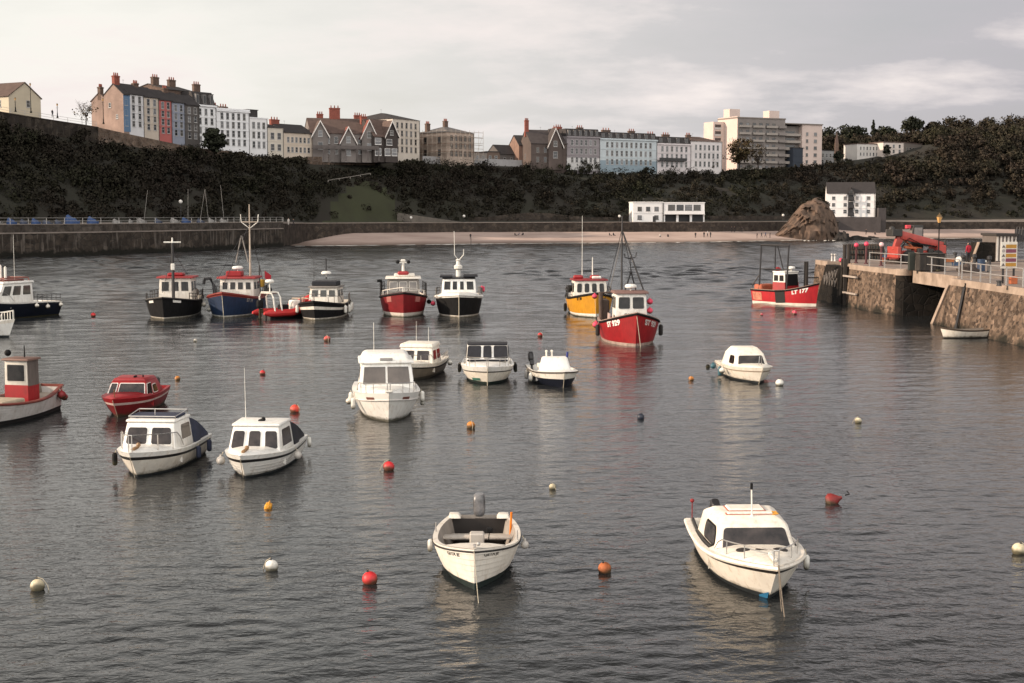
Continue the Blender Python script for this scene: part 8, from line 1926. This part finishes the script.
bm = BM(); hexa(bm, [(-11.6 * k, -.15, 0), (-10.7 * k, -.15, 0), (-10.7 * k, .4, 0), (-11.6 * k, .4, 0)], [(-4.9 * k, -.15, 19.8 * k), (-4.0 * k, -.15, 19.8 * k), (-4.0 * k, .4, 19.8 * k), (-4.9 * k, .4, 19.8 * k)]); build('sloping_edge', bm, PIERCOPE, o, 0)
for (px, py, r_, l) in ((985, 263.5, .16, 'white float on the pier in front of the dark stone stair block'), (959, 263, .3, 'white bundle on the far pier edge left of the red-jacketed person')):
    p = on_pier(px, py); bm = BM(); lathe(bm, ball_prof(r_, r_ * .9, 7), (0, 0, 0), 10); 
    for v in bm.verts: v.co *= 1 + .25 * mnoise.noise(v.co * 6)
    tag(build('white_float', bm, WHITEB, loc=p), l, 'float')

# ================================================================== PROMENADE THINGS
# covered dinghies laid up behind the left railing
def covered(px, w, m, label, h=1.25):
    d_ = prof(px)[0][0] + 4.0 + random.uniform(0, 2); b_ = Vector((*plan(px, d_), 5.25)); k_ = d_ / FPX; L_ = w * k_; o = empty('laid_up_dinghy', b_, random.uniform(-.2, .2), label, 'dinghy', 'covered dinghies laid up on the left promenade')
    bm = BM(); rows = []
    for i in range(9):
        t = i / 8; x = (t - .5) * L_; e = math.sin(PI * min(1, t * 1.15 + .08)) ** .5 if 0 < t < 1 else .25; rows.append([bm.verts.new((x, .75 * e * math.cos(a), .55 + (h - .1) * (.35 + .75 * e) * math.sin(a) * (.85 + .15 * math.sin(t * 9)))) for a in [PI * j / 8 for j in range(9)]])
    for A, B_ in zip(rows, rows[1:]):
        for j in range(8): bm.faces.new((A[j], A[j + 1], B_[j + 1], B_[j]))
    bm.faces.new(rows[0]); bm.faces.new(rows[-1]); build('cover', bm, m, o, 40)
    bm = BM(); hexa(bm, [(-L_ * .42, -.3, .25), (L_ * .42, -.15, .25), (L_ * .42, .15, .25), (-L_ * .42, .3, .25)], [(-L_ * .48, -.72, .56), (L_ * .48, -.2, .56), (L_ * .48, .2, .56), (-L_ * .48, .72, .56)]); build('hull', bm, WHITEB, o)
    bm = BM(); box(bm, -.3, .3, -.5, .5, 0, .26); build('trolley', bm, DKSTEEL, o, 0)
CB = mat('blue_dinghy_cover', (.030, .062, .155), .8, .25, 2); CG = mat('grey_dinghy_cover', (.20, .19, .18), .8, .25, 2); CN = mat('dull_blue_cover', (.045, .055, .085), .8, .25, 2)
for (px, w, m, l, h) in [(2, 9, CG, 'pale grey covered dinghy at the far left end of the promenade row', 1.3), (15.5, 10, CB, 'blue covered dinghy, first blue one from the left', 1.5), (28, 9, CN, 'dull blue covered dinghy right of the first blue one', 1.2), (39.5, 9, CB, 'small blue covered dinghy between two dull ones', 1.4), (51, 11, CN, 'low dull blue covered dinghy left of the biggest blue one', 1.0), (62, 8, CN, 'narrow dull covered dinghy touching the biggest blue one', 1.1), (75.5, 15, CB, 'biggest blue covered dinghy on the left promenade', 2.0), (96, 12, CB, 'bright blue covered dinghy right of the biggest one', 1.7),
                      (120, 10, CG, 'pale covered dinghy left of the leaning mast', 1.2), (134, 5, CG, 'narrow pale dinghy beside the leaning mast', 1.2), (145, 10, CG, 'grey covered dinghy under the leaning mast', 1.4), (161, 8, CN, 'dull blue covered dinghy right of the leaning mast', 1.3), (177.5, 10, CG, 'grey covered dinghy above the cross-mast boat', 1.4), (188.5, 9, CB, 'blue covered dinghy above the cross-mast boat', 1.5), (203, 8, CN, 'dull covered dinghy under the crossed masts', 1.2), (214, 8, CG, 'grey covered dinghy right of the crossed masts', 1.3), (226, 9, CG, 'pale covered dinghy left of the tallest fishing mast', 1.2)]: covered(px, w, m, l, h)
def dinghy_mast(pts, label, r=.05):
    bm = BM(); w = [PY(px, py, d_) for px, py, d_ in pts]; O = w[0]; tube(bm, [p - O for p in w], r, 5, r2=r * .7)
    tag(build('sail_mast', bm, mat('pale_alloy_mast', (.24, .22, .20), .6, .1, 2), loc=O), label, 'mast', 'bare masts of laid-up sailing dinghies')
dinghy_mast([(144, 221, 290), (147.5, 190, 290)], 'leaning bare mast alone on the left promenade')
dinghy_mast([(200, 221, 306), (205, 189, 306)], 'left mast of the two that lean together'); dinghy_mast([(208.5, 221, 307), (205, 189, 307)], 'right mast of the two that lean together'); dinghy_mast([(224, 221, 313), (220.5, 185, 313)], 'bare mast right of the two leaning together')
dinghy_mast([(188, 221, 302), (188, 189, 302)], 'upright bare mast left of the two leaning together')
def prom_lamp(px, pyb, pyt, d_, label):
    b_ = PY(px, pyb, d_); h_ = (pyb - pyt) * d_ / FPX; o = empty('promenade_lamp', b_, 0, label, 'street lamp', 'white globe lamps along the promenade')
    bm = BM(); tube(bm, [(0, 0, 0), (0, 0, h_)], .09, 6, r2=.06); build('post', bm, DKSTEEL, o); bm = BM(); lathe(bm, ball_prof(.42, h_ + .25, 8), (0, 0, 0), 10); build('globe', bm, mat('white_lamp_globe', (.62, .6, .56), .4), o)
for a_ in ((181, 221, 203, 300, 'white globe lamp on the left promenade'), (411, 223, 218.5, 411.5, 'white globe lamp at the top of the beach ramp'), (464, 223, 217, 419, 'white globe lamp at the foot of the beach ramp'), (619.5, 223.5, 217, 431.5, 'white globe lamp left of the white beach buildings'), (811.5, 222, 212, 471, 'white globe lamp behind the sea rock'), (783, 223, 216, 459, 'white globe lamp left of the sea rock')): prom_lamp(*a_)
def clifflamp(px, pyb, pyt, d_, label):
    street_lamp(PY(px, pyb, d_), (pyb - pyt) * d_ / FPX, label, r=.09)
clifflamp(57.5, 118, 104, 326, 'dark lamp post on the left cliff top between the lone house and the bare tree'); clifflamp(15.5, 112, 98, 314, 'dark lamp post before the lone cream house'); clifflamp(31, 113, 84, 317, 'tall dark pole before the gable of the lone cream house')
clifflamp(103.5, 124, 99, 338, 'dark lamp post before the brown gabled house')
for i, (px, pyb, pyt, d_, l) in enumerate(((381, 172, 150, 438, 'left pale pole below the dark half-timbered house'), (383.5, 172, 150, 438, 'right pale pole below the dark half-timbered house'))):
    b_ = PY(px, pyb, d_); bm = BM(); tube(bm, [(0, 0, 0), (0, 0, (pyb - pyt) * d_ / FPX)], .09, 5); tag(build('pole', bm, mat('pale_pole', (.24, .21, .18), .7), loc=b_), l, 'pole', 'twin pale poles')

# ================================================================== PEOPLE
SKIN = mat('skin', (.42, .24, .17), .6); HAIR = mat('dark_hair', (.02, .014, .01), .8)
def person_mesh(pose, coat, trouser):
    J = {'pel': (0, 0, .95), 'bel': (0, .01, 1.12), 'che': (0, .02, 1.36), 'nek': (0, 0, 1.50), 'hd0': (0, -.01, 1.60), 'hd1': (0, -.01, 1.72)}
    Rr = {'pel': (.15, .12), 'bel': (.145, .11), 'che': (.18, .12), 'nek': (.055, .055), 'hd0': (.085, .095), 'hd1': (.075, .085)}
    E = [('pel', 'bel'), ('bel', 'che'), ('che', 'nek'), ('nek', 'hd0'), ('hd0', 'hd1')]
    stride = .22 if pose == 'walk' else .03
    for sx, sg in (('l', 1), ('r', -1)):
        f_ = stride * sg
        if pose == 'sit':
            J.update({'hip' + sx: (.09 * sg, 0, .90), 'kne' + sx: (.12 * sg, -.42, 1.02), 'ank' + sx: (.12 * sg, -.66, .80), 'toe' + sx: (.12 * sg, -.80, .80)})
        else:
            J.update({'hip' + sx: (.09 * sg, 0, .90), 'kne' + sx: (.10 * sg, -f_ * .7 - .02, .50), 'ank' + sx: (.10 * sg, -f_ + (.06 if f_ < 0 else 0), .09), 'toe' + sx: (.11 * sg, -f_ - .14, .04)})
        J.update({'sho' + sx: (.19 * sg, .02, 1.42), 'elb' + sx: (.25 * sg, .04 + f_ * .4, 1.14), 'wri' + sx: (.25 * sg, -.08 + f_ * .7, .92), 'han' + sx: (.25 * sg, -.11 + f_ * .75, .82)})
        Rr.update({'hip' + sx: (.10, .10), 'kne' + sx: (.065, .065), 'ank' + sx: (.05, .05), 'toe' + sx: (.045, .04), 'sho' + sx: (.075, .07), 'elb' + sx: (.052, .052), 'wri' + sx: (.038, .038), 'han' + sx: (.042, .03)})
        E += [('pel', 'hip' + sx), ('hip' + sx, 'kne' + sx), ('kne' + sx, 'ank' + sx), ('ank' + sx, 'toe' + sx), ('che', 'sho' + sx), ('sho' + sx, 'elb' + sx), ('elb' + sx, 'wri' + sx), ('wri' + sx, 'han' + sx)]
    ks = list(J); me = bpy.data.meshes.new('person'); me.from_pydata([J[k] for k in ks], [(ks.index(a), ks.index(b)) for a, b in E], [])
    o = bpy.data.objects.new('person', me); COL.objects.link(o); m_ = o.modifiers.new('skin', 'SKIN'); sv = me.skin_vertices[0].data
    for i, k in enumerate(ks): sv[i].radius = Rr[k]
    sv[0].use_root = True
    o.modifiers.new('sub', 'SUBSURF').levels = 1
    dg = bpy.context.evaluated_depsgraph_get(); out = bpy.data.meshes.new_from_object(o.evaluated_get(dg)); bpy.data.objects.remove(o)
    for m in (coat, trouser, SKIN, HAIR, BLACK): out.materials.append(m)
    for p in out.polygons:
        c_ = p.center
        if c_.z > 1.52: p.material_index = 3 if (c_.z > 1.70 or c_.y > .02) else 2
        elif c_.z > .93 and not (pose == 'sit' and c_.y < -.2 and abs(c_.x) < .2): p.material_index = 0
        elif abs(c_.x) > .2 and c_.z < .89 and pose != 'sit': p.material_index = 2
        elif pose != 'sit' and c_.z < .08: p.material_index = 4
        else: p.material_index = 1
    if pose == 'sit':
        for v in out.vertices: v.co.z -= .80
    for p in out.polygons: p.use_smooth = True
    return out
_pm = {}
def person(loc, pose, coat, trouser, rz, label, scale=1.0):
    k = (pose, coat.name, trouser.name)
    if k not in _pm: _pm[k] = person_mesh(*([pose, coat, trouser]))
    o = bpy.data.objects.new('person', _pm[k]); COL.objects.link(o); o.location = loc; o.rotation_euler = (0, 0, rz); o.scale = (scale,) * 3
    tag(o, label, 'person', 'people at the harbour and beach')
CK = mat('dark_coat', (.02, .02, .024), .9); CR = mat('crimson_coat', (.36, .012, .03), .8); CW = mat('pale_coat', (.5, .46, .42), .9); TJ = mat('dark_trousers', (.018, .018, .022), .9); CBL = mat('blue_coat', (.04, .06, .12), .9)
person(on_pier(968, 262.5), 'stand', CR, TJ, R(200), 'person in a bright red jacket and dark trousers standing on the pier')
PEOPLE = [(609.5, 235.5, 'sit', CK, 'left person of the dark pair sitting on the sand left of the beach buildings'), (613.5, 235.5, 'sit', CK, 'right person of the dark pair sitting on the sand left of the beach buildings'),
    (668, 236.8, 'sit', CK, 'person in dark clothes sitting alone on the sand below the beach cafe'), (660, 236.8, 'sit', CW, 'pale-clothed person sitting on the sand below the square-windowed white building'),
    (695.5, 238, 'stand', CK, 'person in dark clothes standing at the left of the trio below the cafe pillars'), (704, 237.5, 'walk', CK, 'person in dark clothes walking in the middle of the trio below the cafe pillars'), (707.5, 236.5, 'stand', CW, 'pale-coated person standing among the trio below the cafe pillars'), (710.5, 237.5, 'stand', CK, 'person in dark clothes at the right of the group below the cafe pillars'),
    (731.5, 232.2, 'stand', CK, 'left one of two dark figures standing far up the beach left of the sea rock'), (734.5, 232.2, 'stand', CK, 'right one of two dark figures standing far up the beach left of the sea rock'), (742, 232.5, 'walk', CK, 'dark figure walking alone far up the beach left of the sea rock'),
    (757, 238.5, 'stand', CK, 'dark figure standing at the left of the group beside the sea rock'), (761.5, 237.5, 'walk', CK, 'dark figure walking in the group beside the sea rock'), (765.5, 237.5, 'walk', CBL, 'blue-coated figure walking in the group beside the sea rock'), (770, 238, 'stand', CK, 'dark figure at the right of the group beside the sea rock'),
    (515, 235.5, 'sit', CK, 'leftmost of three dark figures sitting at the top of the beach'), (519, 235.2, 'sit', CBL, 'middle one of three figures sitting at the top of the beach'), (523, 235.2, 'sit', CK, 'rightmost of three dark figures sitting at the top of the beach'),
    (470.5, 239.5, 'stand', CK, 'dark figure standing alone on the sand above the black bow-on boat'), (866, 234.5, 'stand', CK, 'dark figure on the sand left of the red lifting machine'), (875, 234.5, 'sit', CK, 'dark figure sitting on the sand nearest the red lifting machine')]
for (px, py, pose, ct, lab) in PEOPLE:
    person(on_ground(px, py), pose, ct, TJ, random.uniform(-2.5, 2.5), lab)
person(PY(288.5, 225, 352), 'stand', CW, CW, 0, 'pale figure standing at the right end of the left harbour wall')
person(PY(293.5, 226, 353), 'walk', CK, TJ, 1, 'dark figure at the right end of the left harbour wall')
person(PY(52.5, 117, 326), 'stand', CK, TJ, 1, 'dark figure by the white railing on the left cliff top')
# dark marker pole with a base in the shallows
p = P(471, 252); bm = BM(); tube(bm, [(0, 0, -1), (0, 0, 3.2)], .07, 6); lathe(bm, [(.9, -.1), (.7, .15), (0, .2)], (0, 0, 0), 10); tag(build('marker_pole', bm, DKSTEEL, loc=p), 'thin dark marker pole standing in the shallows above the black bow-on boat', 'pole')
